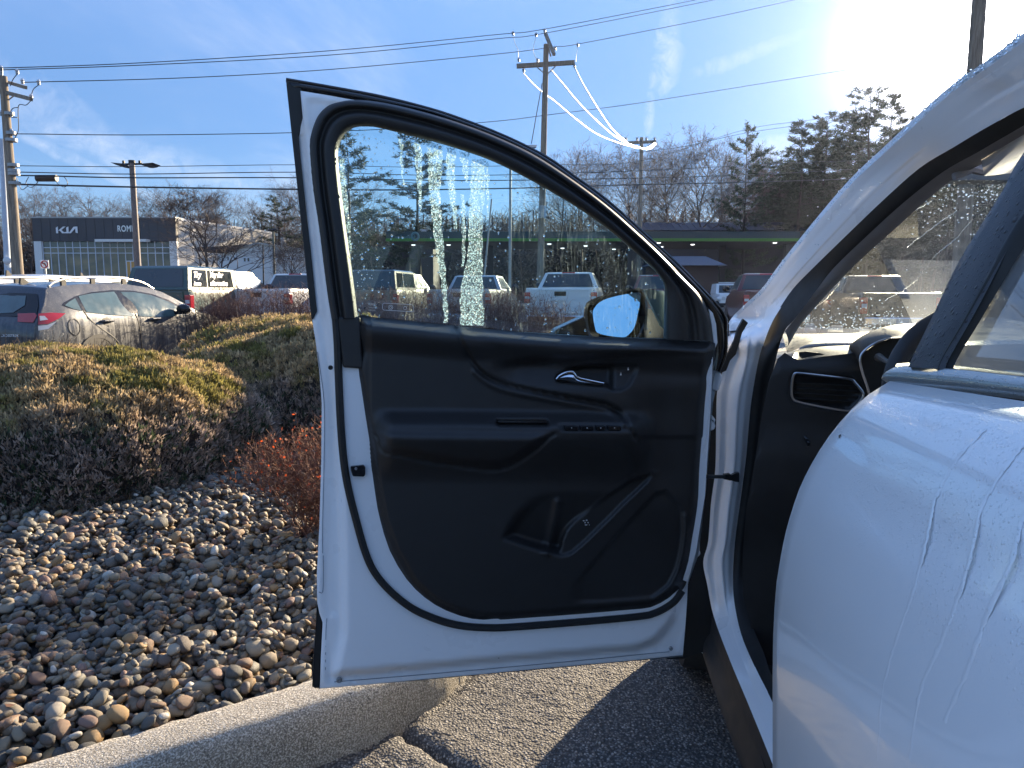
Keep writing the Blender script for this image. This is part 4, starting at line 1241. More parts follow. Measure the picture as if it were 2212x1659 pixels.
# rubber flap and hardware at the hinge pillar
MB().prism([PY(a, b, 1.742) for a, b in ((1606, 689), (1616, 697.5), (1603, 719), (1590, 765), (1577, 779), (1568.7, 800.7), (1556, 806), (1547, 803), (1547, 792), (1573, 766), (1581.6, 747), (1588, 734), (1594.5, 710))], (0, .012, 0)).make('hinge_pillar_gasket', M['rubber'], car, angle=30)
MB().poly([PS(a, b, .185) for a, b in ((1440, 700), (1575, 700), (1575, 800), (1556, 870), (1556, 1180), (1530, 1215), (1545, 1330), (1522, 1408), (1500, 1414), (1474, 1424), (1440, 1424))]).make('wheelhouse_liner', M['rubber'], car, smooth=False, fix=False)
cl = [((1500, 1330), (1541.7, 1331.4)), ((1505, 1375), (1558, 1375)), ((1519.5, 1408), (1576, 1424.5)), ((1547.8, 1497), (1616.6, 1521.6)), ((1592, 1618.7), (1665, 1641)), ((1650, 1760), (1720, 1785))]
prs = [(PZ(a[0], a[1], .235), PZ(b[0], b[1], .398)) for a, b in cl]
strip(dense(prs, 5), 8, lambda t, a, b: -CB * .018 * math.sin(math.pi * min(1, t * 1.6)) if t < .625 else Vector((0, 0, 0))).make('rocker_cladding', M['cladding'], car)
prs2 = [(a, Vector(a) + CB * .12 - Vector((0, 0, .03))) for a, b in prs]
strip(dense(prs2, 3), 2).make('rocker_underside', M['rubber'], car)
# hinges, check strap
def blk(pts, s_, th, name, mat, bv=.003):
    o = MB().prism([PS(a, b, s_) for a, b in pts], CA * th).make(name, mat, car, angle=30); bevel(o, bv, 2); return o
blk([(1546, 804), (1557, 805), (1561, 815), (1554, 842), (1546, 846), (1536, 840)], .03, .03, 'door_hinge', M['jamb_white'])
blk([(1530, 893), (1538, 896), (1546, 907), (1543, 914), (1546, 920), (1543, 928), (1532, 932), (1524, 929)], .03, .04, 'door_hinge', M['jamb_white'])
blk([(1501, 1156), (1508, 1166), (1512, 1170), (1511, 1190), (1514, 1196), (1510, 1203), (1496, 1204), (1497, 1196), (1499, 1182)], .03, .04, 'door_hinge', M['jamb_white'])
blk([(1506, 1083), (1513, 1080), (1512, 1096), (1507, 1096)], .03, .03, 'hinge_tab', M['jamb_white'], .001)
mb = MB(); mb.tube([PS(1520, 1029, .02), PS(1565, 1030, .10)], .0045, 8)
mb.loft([[PS(x, y, s_) + CA * q for (x, y, q) in ((x0, y0, 0), (x0, y1, 0), (x0, y1, .014), (x0, y0, .014))] for x0, y0, y1, s_ in ((1563, 1026, 1035, .095), (1576, 1024, 1038, .10), (1580, 1027, 1038, .10), (1590, 1022, 1041, .105), (1597, 1022, 1042, .105))], closed=True, caps=True)
mb.make('check_strap', M['plastic_hard'], car, angle=30)

# ---------------- front body, roof and the rest of the shell
def nose_ring(s, n0, zh, zl_=.24, bulge_=.0):
    half = [(n0 + .10, zl_), (n0 + .02, zl_ + .06), (n0, .50), (n0 + .0, .72), (n0 + .022, .88), (n0 + .07, zh - .045), (n0 + .16, zh), (.52, zh + .035), (.80, zh + .045)]
    c_ = .905
    out = [CW(s, n, z) for n, z in half] + [CW(s, c_, zh + .048)] + [CW(s, 2 * c_ - n, z) for n, z in reversed(half)]
    return out
st = [(.19, .03, 1.045), (.4, .015, 1.04), (.65, .012, 1.01), (.85, .03, .97), (1.0, .065, .93), (1.08, .12, .89), (1.13, .20, .84), (1.155, .30, .76)]
MB().loft([nose_ring(*a) for a in st], caps=True).make('front_body', M['jamb_white'], car, angle=50)
roof = []
for s, zr, dn_ in ((-.50, 1.40, .36), (-.75, 1.475, .36), (-1.2, 1.56, .35), (-1.8, 1.58, .34), (-2.4, 1.58, .35), (-2.75, 1.50, .38)):
    roof.append([CW(s, dn_ + (1.81 - 2 * dn_) * k / 10, zr + .035 * math.sin(math.pi * k / 10)) for k in range(11)])
o = MB().loft(roof).make('roof', M['jamb_white'], car)
so = o.modifiers.new('thickness', 'SOLIDIFY'); so.thickness = .03
# roof rail joining pillar to roof on the near side
e0 = [PT(2250, 62), PT(2420, -60)] + [CW(s, .33, zq) for s, zq in ((-1.2, 1.545), (-1.8, 1.555), (-2.4, 1.55), (-2.75, 1.48))]
e1 = [CW(-.72, .40, 1.465), CW(-.95, .39, 1.50), CW(-1.2, .36, 1.57), CW(-1.8, .35, 1.59), CW(-2.4, .36, 1.585), CW(-2.75, .39, 1.51)]
strip(dense(list(zip(e0, e1)), 4), 3).make('roof_rail', M['wet_pillar'], car)
# rear quarter and far side
qr = []
for s, sc_z in ((-1.935, 1.0), (-2.2, 1.0), (-2.6, .99), (-2.85, .97), (-2.95, .93)):
    end = max(0, (-s - 2.55) / .4)
    qr.append([CW(s, side_n(z0) - .012 + .16 * end ** 2, z0 * sc_z + .07 * (z0 > .9)) for z0 in np.linspace(.42, 1.11, 16)])
MB().loft(qr).make('rear_quarter', M['jamb_white'], car)
fs = [[CW(s, 1.81 - side_n(z0), z0) for z0 in np.linspace(.42, 1.11, 12)] for s in (.19, -.7, -1.9, -2.6, -2.95)]
MB().loft(fs).make('far_side', M['jamb_white'], car)
MB().poly([CW(a, b, z) for a, b, z in ((.0, 1.66, 1.09), (-.62, 1.50, 1.42), (-1.9, 1.48, 1.54), (-2.6, 1.50, 1.50), (-2.8, 1.66, 1.10))]).make('far_windows', M['tint_glass'], car, smooth=False, fix=False)
for s_ in (-.80, -1.86):
    MB().prism([CW(s_, 1.66, 1.09), CW(s_ - .09, 1.66, 1.09), CW(s_ - .13, 1.49, 1.53), CW(s_ - .04, 1.49, 1.53)], CB * -.03).make('far_pillar', M['grey_trim'], car, smooth=False)
MB().loft([[CW(-2.95, n, z) for n in (.2, .9, 1.6)] for z in (.35, .8, 1.15)]).make('tailgate', M['jamb_white'], car)
pq = [(CW(-2.0, .18, 1.12), CW(-2.0, .33, 1.56)), (CW(-2.35, .18, 1.12), CW(-2.2, .33, 1.56))]
strip(pq, 3).make('quarter_pillar', M['gloss_black'], car)
mb = MB()
for n in (.30, .95):
    mb.box(0, 1, 0, 1, 0, 1)
def seat(s0, n0, nm):
    t = MB()
    def bx(s_a, s_b, n_a, n_b, z_a, z_b, lean=0.0):
        P = [CW(s_a, n_a, z_a), CW(s_b, n_a, z_a), CW(s_b, n_b, z_a), CW(s_a, n_b, z_a), CW(s_a - lean, n_a, z_b), CW(s_b - lean, n_a, z_b), CW(s_b - lean, n_b, z_b), CW(s_a - lean, n_b, z_b)]
        t.hexa(P)
    bx(s0, s0 + .50, n0, n0 + .50, .46, .62); bx(s0 - .06, s0 + .06, n0, n0 + .50, .58, 1.16, .12); bx(s0 - .20, s0 - .12, n0 + .13, n0 + .37, 1.18, 1.38)
    o = t.make(nm, M['seat'], car); bevel(o, .04, 3); return o
seat(-.95, .30, 'driver_seat'); seat(-.95, 1.05, 'passenger_seat')
t = MB(); t.hexa([CW(a, b, c_) for a, b, c_ in ((-1.95, .25, .45), (-1.5, .25, .45), (-1.5, 1.55, .45), (-1.95, 1.55, .45), (-1.95, .25, .62), (-1.5, .25, .62), (-1.5, 1.55, .62), (-1.95, 1.55, .62))])
t.hexa([CW(a, b, c_) for a, b, c_ in ((-2.05, .25, .55), (-1.93, .25, .55), (-1.93, 1.55, .55), (-2.05, 1.55, .55), (-2.15, .25, 1.15), (-2.03, .25, 1.15), (-2.03, 1.55, 1.15), (-2.15, 1.55, 1.15))])
bevel(t.make('rear_bench', M['seat'], car), .04, 3)
MB().poly([CW(a, b, .36) for a, b in ((.15, .12), (-2.6, .12), (-2.6, 1.7), (.15, 1.7))]).make('cabin_floor', M['rubber'], car, smooth=False, fix=False)
def wheel(s, n):
    t = MB()
    ax = CB; c0 = CW(s, n, .345)
    def lat(prof_, sides=28):
        return [[c0 + ax * y + (CA * math.cos(2 * math.pi * k / sides) + Vector((0, 0, 1)) * math.sin(2 * math.pi * k / sides)) * r for k in range(sides)] for r, y in prof_]
    o = MB().loft(lat([(.23, 0), (.30, -.01), (.335, .01), (.345, .05), (.345, .16), (.335, .2), (.23, .21)]), closed=True).make('wheel', M['tyre'], car)
    MB().loft(lat([(.23, .0), (.20, .03), (.05, .02), (.001, .015)]), closed=True).make('rim', M['alloy'], o)
wheel(.72, .055); wheel(-2.25, .10); wheel(.72, 1.55); wheel(-2.25, 1.50)
arch = []
for s_c in (.72, -2.25):
    pa = []; pb_ = []
    for k in range(15):
        a = math.pi * k / 14
        pa.append(CW(s_c + .375 * math.cos(a), .010, .345 + .375 * math.sin(a))); pb_.append(CW(s_c + .44 * math.cos(a), .018, .345 + .44 * math.sin(a)))
    strip(list(zip(pa, pb_)), 2).make('wheel_arch_trim', M['cladding'], car)
    MB().poly([p + CB * .01 for p in pa]).make('wheel_well', M['rubber'], car, smooth=False, fix=False)

# ---------------- windshield
A0 = PS(1740, 716, .45); B0 = PS(2100, 386, -.34)
wn = CB.cross(B0 - A0).normalized()
wnn = (CB - CB.dot(B0 - A0) / (B0 - A0).length_squared * (B0 - A0))
wq = [PP(1640, 740, A0, wn), PP(2075, 360, A0, wn)]
far = CB * 1.15
MB().poly([wq[0], wq[1], wq[1] + CB * 1.0, wq[0] + far]).make('windshield', M['screen_glass'], car, smooth=False, fix=False)
wn_out = wn if wn.z > 0 else -wn
mb = MB(); mbn = 0
WS = [0, 0]
for i in range(620):
    if i < 330:
        t = rng.uniform() ** 1.5; px = 1720 + (2165 - 1720) * rng.uniform(); py = 388 + (712 - 388) * rng.uniform()
        if i < 200: px = rng.uniform(1990, 2165); py = 388 + abs(rng.normal()) * 60
    else:
        px = rng.uniform(1715, 1950); py = 712 - abs(rng.normal()) * 26
    p = PP(px, py, A0, wn) + wn_out * .0006
    r_ = rng.uniform(.0008, .0024) * (1.3 if py > 640 else 1)
    mb.ellipsoid(p, (r_, r_, r_ * .55), 6, 4)
setp(mb.make('water_drops', M['drop'], car, angle=None), kind='stuff')
# streaks left by running water on the screen
mb = MB()
for pts in (((2108, 466), (2060, 520), (2020, 552), (1985, 600), (1955, 625), (1912, 650)), ((1820, 603), (1790, 640), (1758, 668)), ((2018, 432), (1990, 447), (1962, 462)), ((2072, 452), (2035, 478), (1990, 510), (1960, 535))):
    P = catmull(pts, 6)
    mb.tube([PP(a + rng.normal() * .8, b + rng.normal() * .8, A0, wn) + wn_out * .0004 for a, b in P], .0007, 4)
mb.make('water_trickles', M['drop'], car, angle=None)
# header and visor above the glass
MB().prism([PS(a, b, -.33) for a, b in ((2052, 389), (2190, 389), (2330, 300), (2330, 180), (2215, 278), (2120, 345), (2075, 372))], CA * .05).make('header_trim', M['grey_trim'], car, smooth=False)
mb = MB(); mb.tube([PS(a, b, -.44) for a, b in ((2060, 382), (2085, 372), (2100, 366), (2118, 370), (2145, 372), (2170, 366))], .006, 6); mb.make('visor_edge', M['grey_trim'], car)

# ---------------- dashboard
near = [(1700, 762), (1712, 758), (1730, 750), (1748, 744), (1790, 741), (1833, 740), (1900, 738)]
farp = [(1690, 721), (1712, 721), (1740, 721), (1770, 721), (1830, 720), (1890, 717), (1980, 712)]
strip(dense([(PS(*a, .10), PS(*b, .44)) for a, b in zip(near, farp)], 4), 8).make('dashboard_top', M['dash'] if 'dash' in M else M['plastic'], car)
led = [((1712, 772), (1722, 757)), ((1724, 777), (1736, 751)), ((1745, 776), (1752, 748)), ((1780, 770), (1785, 746)), ((1832, 764), (1832, 745)), ((1890, 758), (1890, 742))]
strip(dense([(PS(*a, -.01), PS(*b, .10)) for a, b in led], 4), 5, lambda t, a, b: Vector((0, 0, .004)) * math.sin(math.pi * t)).make('dashboard_ledge', M['plastic'], car)
MB().prism([PS(a, b, -.012) for a, b in ((1726, 761), (1740, 759), (1768, 762), (1782, 766), (1765, 768), (1733, 774), (1727, 770))], CA * .004).make('window_demister_vent', M['rubber'], car, smooth=False)
def face_m(x, y):
    n = .010 * sst(y, 770, 800) + .012 * sst(y, 905, 1000) - .02 * sst(y, 1050, 1200)
    q = sdist(x, y, [(1716, 808), (1835, 819), (1864, 851), (1825, 887), (1720, 866), (1710, 851), (1711, 825)])
    return n - .02 * sst(q, -1, 5)
ol = [(1695, 762), (1712, 772), (1724, 777), (1745, 776), (1780, 770), (1832, 764), (1890, 758), (2060, 760), (2060, 1500), (1720, 1560), (1640, 1470), (1622, 1350), (1605, 1290), (1604, 1200), (1612, 1100), (1630, 1000), (1645, 900), (1662, 820), (1680, 775)]
V2, F2 = cdt_mesh(ol, 9)
h = face_m(V2[:, 0], V2[:, 1])
dfc = mk('dashboard_face', [PS(a, b, -.01 + .0 - hh) for (a, b), hh in zip(V2, h)], F2, M['plastic'], car)
vf = [(1716, 808), (1730, 806.5), (1780, 812), (1835, 819), (1848, 828), (1864.6, 851), (1856, 868), (1842, 884), (1825, 887), (1770, 878), (1724, 868), (1713, 861), (1709.8, 848), (1711, 825)]
P = [PS(a, b, -.030) for a, b in catmull(vf, 4, closed=True)]; P.append(P[0]); P.append(P[1])
MB().tube(P, .0028, 6, caps=False).make('air_vent', M['satin'], car)
mb = MB(); mb.prism([PS(a, b, -.028) for a, b in ((1790, 840), (1808, 843), (1808, 845.5), (1790, 843))], -CA * .004)
for k in range(4):
    y0 = 828 + k * 11
    mb.prism([PS(a, b, -.004) for a, b in ((1716, y0 - 3), (1850, y0 + 5), (1850, y0 + 7), (1716, y0 - 1))], -CA * .010)
mb.make('vent_slats', M['plastic_hard'], dfc, smooth=False)
# instrument hood with a silver line
hood_o = [(1831, 764), (1832, 751), (1850.6, 733), (1883.8, 716.6), (1917, 707.7), (1953, 705), (2000, 706)]
hood_i = [(1862, 800), (1858, 776.8), (1866, 758.9), (1891.5, 741), (1923.5, 729.4), (1960, 722), (2000, 720)]
strip(dense([(PS(*a, .06), PS(*b, -.11)) for a, b in zip(hood_o, hood_i)], 4), 6, lambda t, a, b: Vector((0, 0, .012)) * math.sin(math.pi * t)).make('instrument_hood', M['plastic'], car)
MB().tube([PS(a, b, -.125) for a, b in catmull([(1924, 729), (1891.5, 741), (1866, 758.9), (1858, 776.8), (1863, 805), (1873.6, 835.7), (1880, 860)], 6)], [.0015] * 3 + [.0026] * 31 + [.002] * 3, 6).make('silver_trim_line', M['satin'], car)
MB().poly([PS(a, b, -.085) for a, b in ((1924, 731), (1891.5, 743), (1868, 760), (1860, 777), (1865, 805), (1880, 870), (2060, 870), (2060, 725))]).make('instrument_panel', M['rubber'], car, smooth=False, fix=False)
mb = MB(); mb.tube([PS(1898, 772, -.14), PS(1918, 784, -.20), PS(1932, 792, -.24)], [.009, .005, .006], 8); mb.make('turn_signal_lever', M['plastic_hard'], car)
# steering wheel
sc0 = CW(-.335, .50, 1.012); ua = CB; ub = (Vector((0, 0, 1)) * math.cos(R(24)) + CA * math.sin(R(24)))
P = [sc0 + (ua * math.cos(a) + ub * math.sin(a)) * .183 for a in np.linspace(0, 2 * math.pi, 49)]
mb = MB(); mb.tube(P, .0165, 12, caps=False)
sw = mb.make('steering_wheel', M['plastic'], car)
mb = MB(); mb.ellipsoid(sc0, (.06, .04, .055), 14, 10)
for a in (R(195), R(-15), R(-90)):
    mb.tube([sc0, sc0 + (ua * math.cos(a) + ub * math.sin(a)) * .175], [.024, .015], 8)
mb.make('wheel_hub', M['plastic_hard'], sw)
mb = MB()
for q in ((1738, 948), (1742, 956)): mb.tube([PS(q[0], q[1] - 5, -.03), PS(q[0] + 5, q[1], -.035), PS(q[0] + 4, q[1] + 6, -.03)], .003, 6)
mb.make('headlamp_switch', M['plastic_hard'], dfc)

# ================================================================ the open front door
mbx = MB()
# outer skin and edge: outline pushed outward (away from the cabin side)
outline = [(618, 172), (705, 187), (823, 209), (930, 236), (1000, 259), (1070, 286), (1128, 312), (1186, 343), (1243, 383), (1316, 437), (1406, 518), (1462, 569), (1517, 625), (1562, 674), (1568, 692), (1567, 760), (1556, 800),
           (1540, 870), (1532, 970), (1524, 1070), (1508, 1200), (1486, 1262), (1480, 1340), (1475, 1418), (1200, 1443), (900, 1470), (690, 1488), (684, 1484), (676, 1480), (684, 1309), (683.7, 1240), (690, 1134), (694, 997), (695, 870), (682, 738), (674, 690), (660, 560), (640, 360)]
glass_px = [(773, 686), (765, 620), (756.5, 554), (748, 495), (741.6, 442.6), (734, 385), (730.4, 342), (731, 322), (736, 305), (743, 292), (752.8, 282.6), (764, 276), (778.8, 273.3), (808.6, 274), (853, 284.5), (900, 296), (946, 308.7), (1000, 325), (1039, 338.4), (1075, 353), (1106, 368), (1169.4, 401.7), (1243.8, 446.3), (1318, 498.4), (1374, 546.8), (1415, 585.8), (1428, 600), (1433.5, 612), (1435.4, 628.6), (1434, 680), (1433.5, 731)]
win_hole = glass_px + [(1300, 728), (1100, 715), (981.6, 703), (850, 690)]
oc = [PD(a, b, -.012) for a, b in outline]
door = mk('front_door', [], [], None, car)   # filled below
V2, F2 = cdt_mesh(outline, 26, holes=[win_hole])
mb = MB()
ob = np.array(outline)
def skin_depth(x, y):
    e = sst(dist_line(x, y, ob, True), 0, 60)
    low = sst(y, 640, 900)
    return -.030 - e * (.020 + .030 * low)
dz = skin_depth(V2[:, 0], V2[:, 1])
mb.add([PD(a, b, d_) for (a, b), d_ in zip(V2, dz)], F2)
mb.make('outer_skin', M['jamb_white'], door, fix=False)
# edge of the door all round (its thickness)
def edge_strip(pts, m0, m1, name, mat, parent, closed=False):
    P = pts + ([pts[0]] if closed else [])
    return strip([(PD(a, b, m0), PD(a, b, m1)) for a, b in P], 2).make(name, mat, parent, angle=45)
edge_strip(outline, -.002, -.034, 'door_edge', M['jamb_white'], door, True)

# inner white pressing
shell = [(649, 196), (700, 204.5), (765, 216), (800, 224), (770, 250), (735, 262), (716, 290), (706, 322), (706, 345), (716, 420), (733, 520), (750, 620), (758, 700), (775, 720), (900, 725), (1100, 745), (1430, 760), (1540, 772), (1534, 900), (1523, 1070), (1504, 1190),
         (1486, 1258), (1484, 1300), (1481, 1345), (1475, 1415), (1340, 1429), (1200, 1441), (1050, 1455), (900, 1468.5), (790, 1479), (691, 1487), (693, 1420), (697, 1345), (690, 1325), (685, 1300), (684.5, 1240), (690, 1134), (694, 997), (695, 870), (690, 800), (682, 738), (674.5, 692), (676, 689.6), (684.4, 672.7), (671, 541), (662, 460), (654, 389.6), (644.6, 295), (654, 254.7)]
ridge = [(645, 200), (668, 420), (700, 690), (726, 870), (737, 1200), (738, 1365), (718, 1462), (1097, 1427), (1377, 1404), (1420, 1385), (1456, 1341), (1478, 1262), (1560, 1262), (1560, 100), (645, 100)]
V2, F2 = cdt_mesh(shell, 8)
x, y = V2[:, 0], V2[:, 1]
sr = sdist(x, y, ridge)
m_in = .026 * sst(sr, -4, 12)
edge_d = dist_line(x, y, shell, True)
m_in += .003 * (sst(edge_d, 0, 4) - sst(edge_d, 13, 16)) * (x < 760)
m_in += .0025 * (sst(edge_d, 0, 3) - sst(edge_d, 12, 15)) * (y > 1380)
m_in += .004 * np.exp(-((x - 720) / 9.0) ** 2) * (y > 1330) * (y < 1460)
m_in -= .003 * np.exp(-(dist_line(x, y, [(735, 260), (722, 380), (745, 600)]) / 10) ** 2)
m_in -= .060 * sst(sdist(x, y, [(790, 700), (800, 800), (815, 950), (835, 1080), (870, 1190), (910, 1250), (960, 1290), (1060, 1318), (1250, 1305), (1400, 1290), (1450, 1250), (1475, 1180), (1495, 1000), (1505, 790), (1434, 745), (981, 715)]), -8, 12)
for cx0, cy0 in ((876, 1299), (864, 1320), (898, 1362), (889, 1366)): m_in += .0012 * np.exp(-(((x - cx0) ** 2 + (y - cy0) ** 2) / 10))
inner = mk('inner_pressing', [PD(a, b, mm) for (a, b), mm in zip(V2, m_in)], F2, M['jamb_white'], door)
# folded hem lines
for pts in (((722, 1473), (820, 1465), (950, 1454), (1097, 1441), (1250, 1427), (1400, 1412), (1446, 1408)), ((706, 1336), (704, 1370), (703, 1455)), ((698, 1200), (698.5, 1240), (697, 1278), (689, 1279)),
            ((686, 760), (700, 870), (700, 997), (697, 1134), (697, 1195))):
    MB().tube([PD(a, b, .0035 + (.001 if b > 1400 else 0)) for a, b in catmull(pts, 5)], .0007, 4).make('hem_seam', M['seam'], inner)
# plugs
def disc(px, py, r_px, m_, name, mat, parent, th=.004, sides=14):
    c_ = PD(px, py, m_); r = r_px * (c_ - CAMV).length / FPX
    up = Vector((0, 0, 1)); a_ = DE
    mb = MB().loft([[c_ + DM * q + (a_ * math.cos(2 * math.pi * k / sides) + up * math.sin(2 * math.pi * k / sides)) * r * rr for k in range(sides)] for q, rr in ((0, 1), (th, .95), (th * 1.2, .6), (th * .9, .25))], closed=True, caps=True)
    return mb.make(name, mat, parent)
disc(661, 224, 7.5, .004, 'rubber_plug', M['rubber'], door)
disc(732.5, 1468, 5.5, .004, 'rubber_plug', M['galv'], door)
disc(1448.5, 1400, 4.0, .004, 'rubber_plug', M['galv'], door)
disc(814, 1443, 2.0, .003, 'drain_plug', M['rubber'], door, .001); disc(950, 1434, 2.2, .003, 'drain_plug', M['rubber'], door, .001); disc(1077, 1420, 2.0, .02, 'drain_plug', M['rubber'], door, .001)
disc(714, 794, 5, .022, 'rubber_plug', M['rubber'], door)

# black edge rubbers on the latch side
bl = [(618.6, 184), (618, 173), (648, 179), (652, 196), (654, 254.7), (652, 275), (644.6, 295), (648, 335), (654, 389.6), (662, 465), (671, 541), (684.4, 672.7), (676, 689.6), (672.6, 689.6), (667, 640)]
o = MB().prism([PD(a, b, .006) for a, b in bl], DM * -.03).make('edge_seal', M['rubber'], door, smooth=False); bevel(o, .003)
bl = [(684.8, 1309), (690, 1325), (697, 1345), (693, 1420), (690, 1487), (680, 1487.5), (674, 1483.5), (676, 1440)]
o = MB().prism([PD(a, b, -.004) for a, b in bl], DM * -.03).make('lower_edge_seal', M['rubber'], door, smooth=False); bevel(o, .002)

# window frame: weatherstrip, channel and inner garnish as one folded section
fr = [((715, 690), (773, 686)), ((704.6, 625), (765, 620)), ((687.8, 490), (748, 495)), ((676, 410), (737, 410)), ((668.2, 322), (730.4, 338)), ((671, 288.4), (734, 310)), ((684.4, 251.3), (746, 288)), ((704.6, 229.4), (762, 277)),
      ((728.2, 219.3), (779, 273.3)), ((762, 215), (808.6, 274)), ((830, 222), (853, 284.5)), ((930, 246), (946, 308.7)), ((1022, 276), (1039, 338.4)), ((1096, 306), (1106, 368)), ((1160, 338), (1169, 402)), ((1232, 385), (1243.8, 446.3)),
      ((1306, 440), (1318, 498.4)), ((1368, 494), (1374, 546.8)), ((1424, 546), (1415, 585.8)), ((1474, 598), (1434, 614)), ((1515, 642), (1436.5, 640)), ((1534, 690), (1435, 690)), ((1541, 737), (1434.5, 733))]
T = [0, .06, .14, .24, .30, .34, .40, .46, .52, .60, .72, .84, .92, .97, 1.0]
Mh = [.020, .036, .044, .042, .036, .031, .030, .036, .042, .044, .041, .039, .034, .016, -.012]
A = catmull([a for a, b in fr], 5); B = catmull([b for a, b in fr], 5)
rings = []
for a, b in zip(A, B):
    rings.append([PD(a[0] + (b[0] - a[0]) * t, a[1] + (b[1] - a[1]) * t, h_) for t, h_ in zip(T, Mh)])
MB().loft(rings).make('window_frame', M['plastic'], door, angle=None)
# outer lip of the frame along the top, rounded and glossy
ot = [(618, 172), (705, 187), (823, 209), (930, 236), (1000, 259), (1070, 286), (1128, 312), (1186, 343), (1243, 383), (1316, 437), (1406, 518), (1462, 569), (1517, 625), (1553, 664), (1565, 684), (1568, 700), (1567, 760), (1552, 802)]
itp = [(640, 196), (705, 205), (765, 216), (905, 240), (975, 263), (1048, 289), (1108, 315), (1168, 348), (1226, 388), (1300, 443), (1384, 516), (1440, 568), (1494, 622), (1526, 668), (1540, 700), (1545, 735), (1545, 765), (1540, 800)]
T = [0, .1, .25, .5, .8, 1.0]; Mh = [-.030, -.006, .006, .008, .004, .003]
A = catmull(ot, 5); B = catmull(itp, 5)
MB().loft([[PD(a[0] + (b[0] - a[0]) * t, a[1] + (b[1] - a[1]) * t, h_) for t, h_ in zip(T, Mh)] for a, b in zip(A, B)]).make('frame_lip', M['gloss_black'], door, angle=None)
MB().tube([PD(a[0], a[1] + 1, -.012) for a in catmull(ot, 5)], .0042, 6).make('frame_bead', M['gloss_black'], door)
o = MB().prism([PD(a, b, .010) for a, b in ((1530, 668), (1538, 676), (1545, 700), (1548, 740), (1543, 752), (1540, 735), (1536, 700))], DM * .004).make('edge_clip', M['jamb_white'], door, smooth=False)

# weatherstrip loop below the belt
wl = [(725, 686), (729, 740), (731.5, 817), (737, 933), (747, 1028), (768.5, 1121), (795, 1209), (827, 1260), (878, 1306), (929, 1332.5), (990, 1350.5), (1060, 1356), (1134, 1352.5), (1293, 1340), (1388, 1330.5), (1412, 1325), (1436, 1314), (1458, 1298), (1474, 1276)]
MB().tube([PD(a[0], a[1], .030) for a in catmull(wl, 6)], .0078, 8).make('weatherstrip', M['rubber'], door)
# latch in the rear edge
o = MB().prism([PD(a, b, .028) for a, b in ((757, 1006), (786, 1003), (789, 1008), (789, 1024), (786, 1028), (762, 1027), (758, 1015))], DM * .008).make('door_latch', M['gloss_black'], door, smooth=False); bevel(o, .002)
disc(769, 1012, 3, .035, 'latch_bolt', M['galv'], door, .004)
# garnish block under the frame at the latch side
o = MB().prism([PD(a, b, .026) for a, b in ((727, 684), (778, 684), (780, 740), (785, 796), (741, 793), (735, 740))], DM * .010).make('frame_end_cover', M['plastic'], door, smooth=False); bevel(o, .004, 3)

# ---------------- trim panel as one sculpted surface
panel = [(774, 682), (800, 684), (850, 689.5), (923, 697), (981, 703), (1081.5, 713), (1180, 721), (1282.5, 727), (1360, 730), (1434, 731.5), (1480, 735), (1526, 738), (1545, 742), (1543, 775), (1536, 820), (1531, 870), (1527, 925), (1523, 976), (1520, 1020), (1518, 1071), (1512, 1120), (1504, 1166), (1496, 1215), (1484, 1254),
         (1476, 1272), (1452, 1298), (1409.5, 1320.6), (1365, 1326), (1319.6, 1330), (1250, 1336), (1187, 1340.7), (1125, 1345), (1071, 1348.6), (1018, 1346), (960, 1327.5), (912, 1298.4), (870, 1256), (833, 1192.6), (811.7, 1123.8), (803, 1080), (795.8, 1028.6), (790, 990), (785.3, 954.5), (778, 910), (772, 870), (766, 830), (761.5, 795), (768, 760), (772, 720)]
panel = [tuple(p) for p in catmull(panel, 2, closed=True)]
V2, F2 = cdt_mesh(panel, 4.6)
x, y = V2[:, 0], V2[:, 1]
din = sdist(x, y, panel)
leftc = [(779, 684), (784, 800), (790, 870), (803, 954), (815, 1028), (832, 1120), (858, 1190), (897, 1255), (940, 1296), (985, 1318), (1040, 1333), (1075, 1336)]
mm = .010 + .030 * sst(din, -1, 26)
# long outer step on the lower left edge of the cover
mm += .006 * sst(dist_line(x, y, leftc), 0, 6) * (x > 800)
# top roll of the panel along the window sill
sill = np.interp(x, [774, 981, 1282, 1545], [683, 703, 727, 742])
dy = y - sill
mm += .020 * sst(dy, 0, 22) * (1 - sst(dy, 30, 78))
seam = [(983.6, 700), (990, 722), (1002, 748), (1014, 770), (1028.6, 790.5), (1043, 805), (1060, 817), (1077, 825), (1097, 831.8), (1140, 841), (1187, 850), (1230, 858), (1266.6, 864.6), (1309, 872.5), (1325, 880), (1340.7, 891), (1352, 905), (1362, 922), (1372, 945)]
upper = seam + [(1560, 945), (1560, 690), (983, 690)]
su = sdist(x, y, upper)
fade = 1 - sst(x, 1330, 1400)
mm += .012 * sst(su, -2, 3) * (1 - .8 * sst(su, 3, 70)) * np.maximum(fade, .25)
mm -= .007 * np.exp(-(dist_line(x, y, seam) / 3.2) ** 2)
sl2 = [(p[0] - 4, p[1] + 12) for p in seam]
mm += .005 * np.exp(-(dist_line(x, y, sl2[4:-2]) / 4.5) ** 2)
# crease under the top cap
cr = [(1049, 783), (1134, 772), (1220, 764), (1293, 758.8), (1400, 752), (1526, 745)]
mm -= .012 * sst(np.interp(x, [p[0] for p in cr], [p[1] for p in cr]) - y, -16, 0) * 0
crd = y - np.interp(x, [p[0] for p in cr], [p[1] for p in cr])
mm -= .016 * sst(crd, -3, 22) * (1 - sst(crd, 22, 95)) * sst(x, 1040, 1120) * (su > 0)
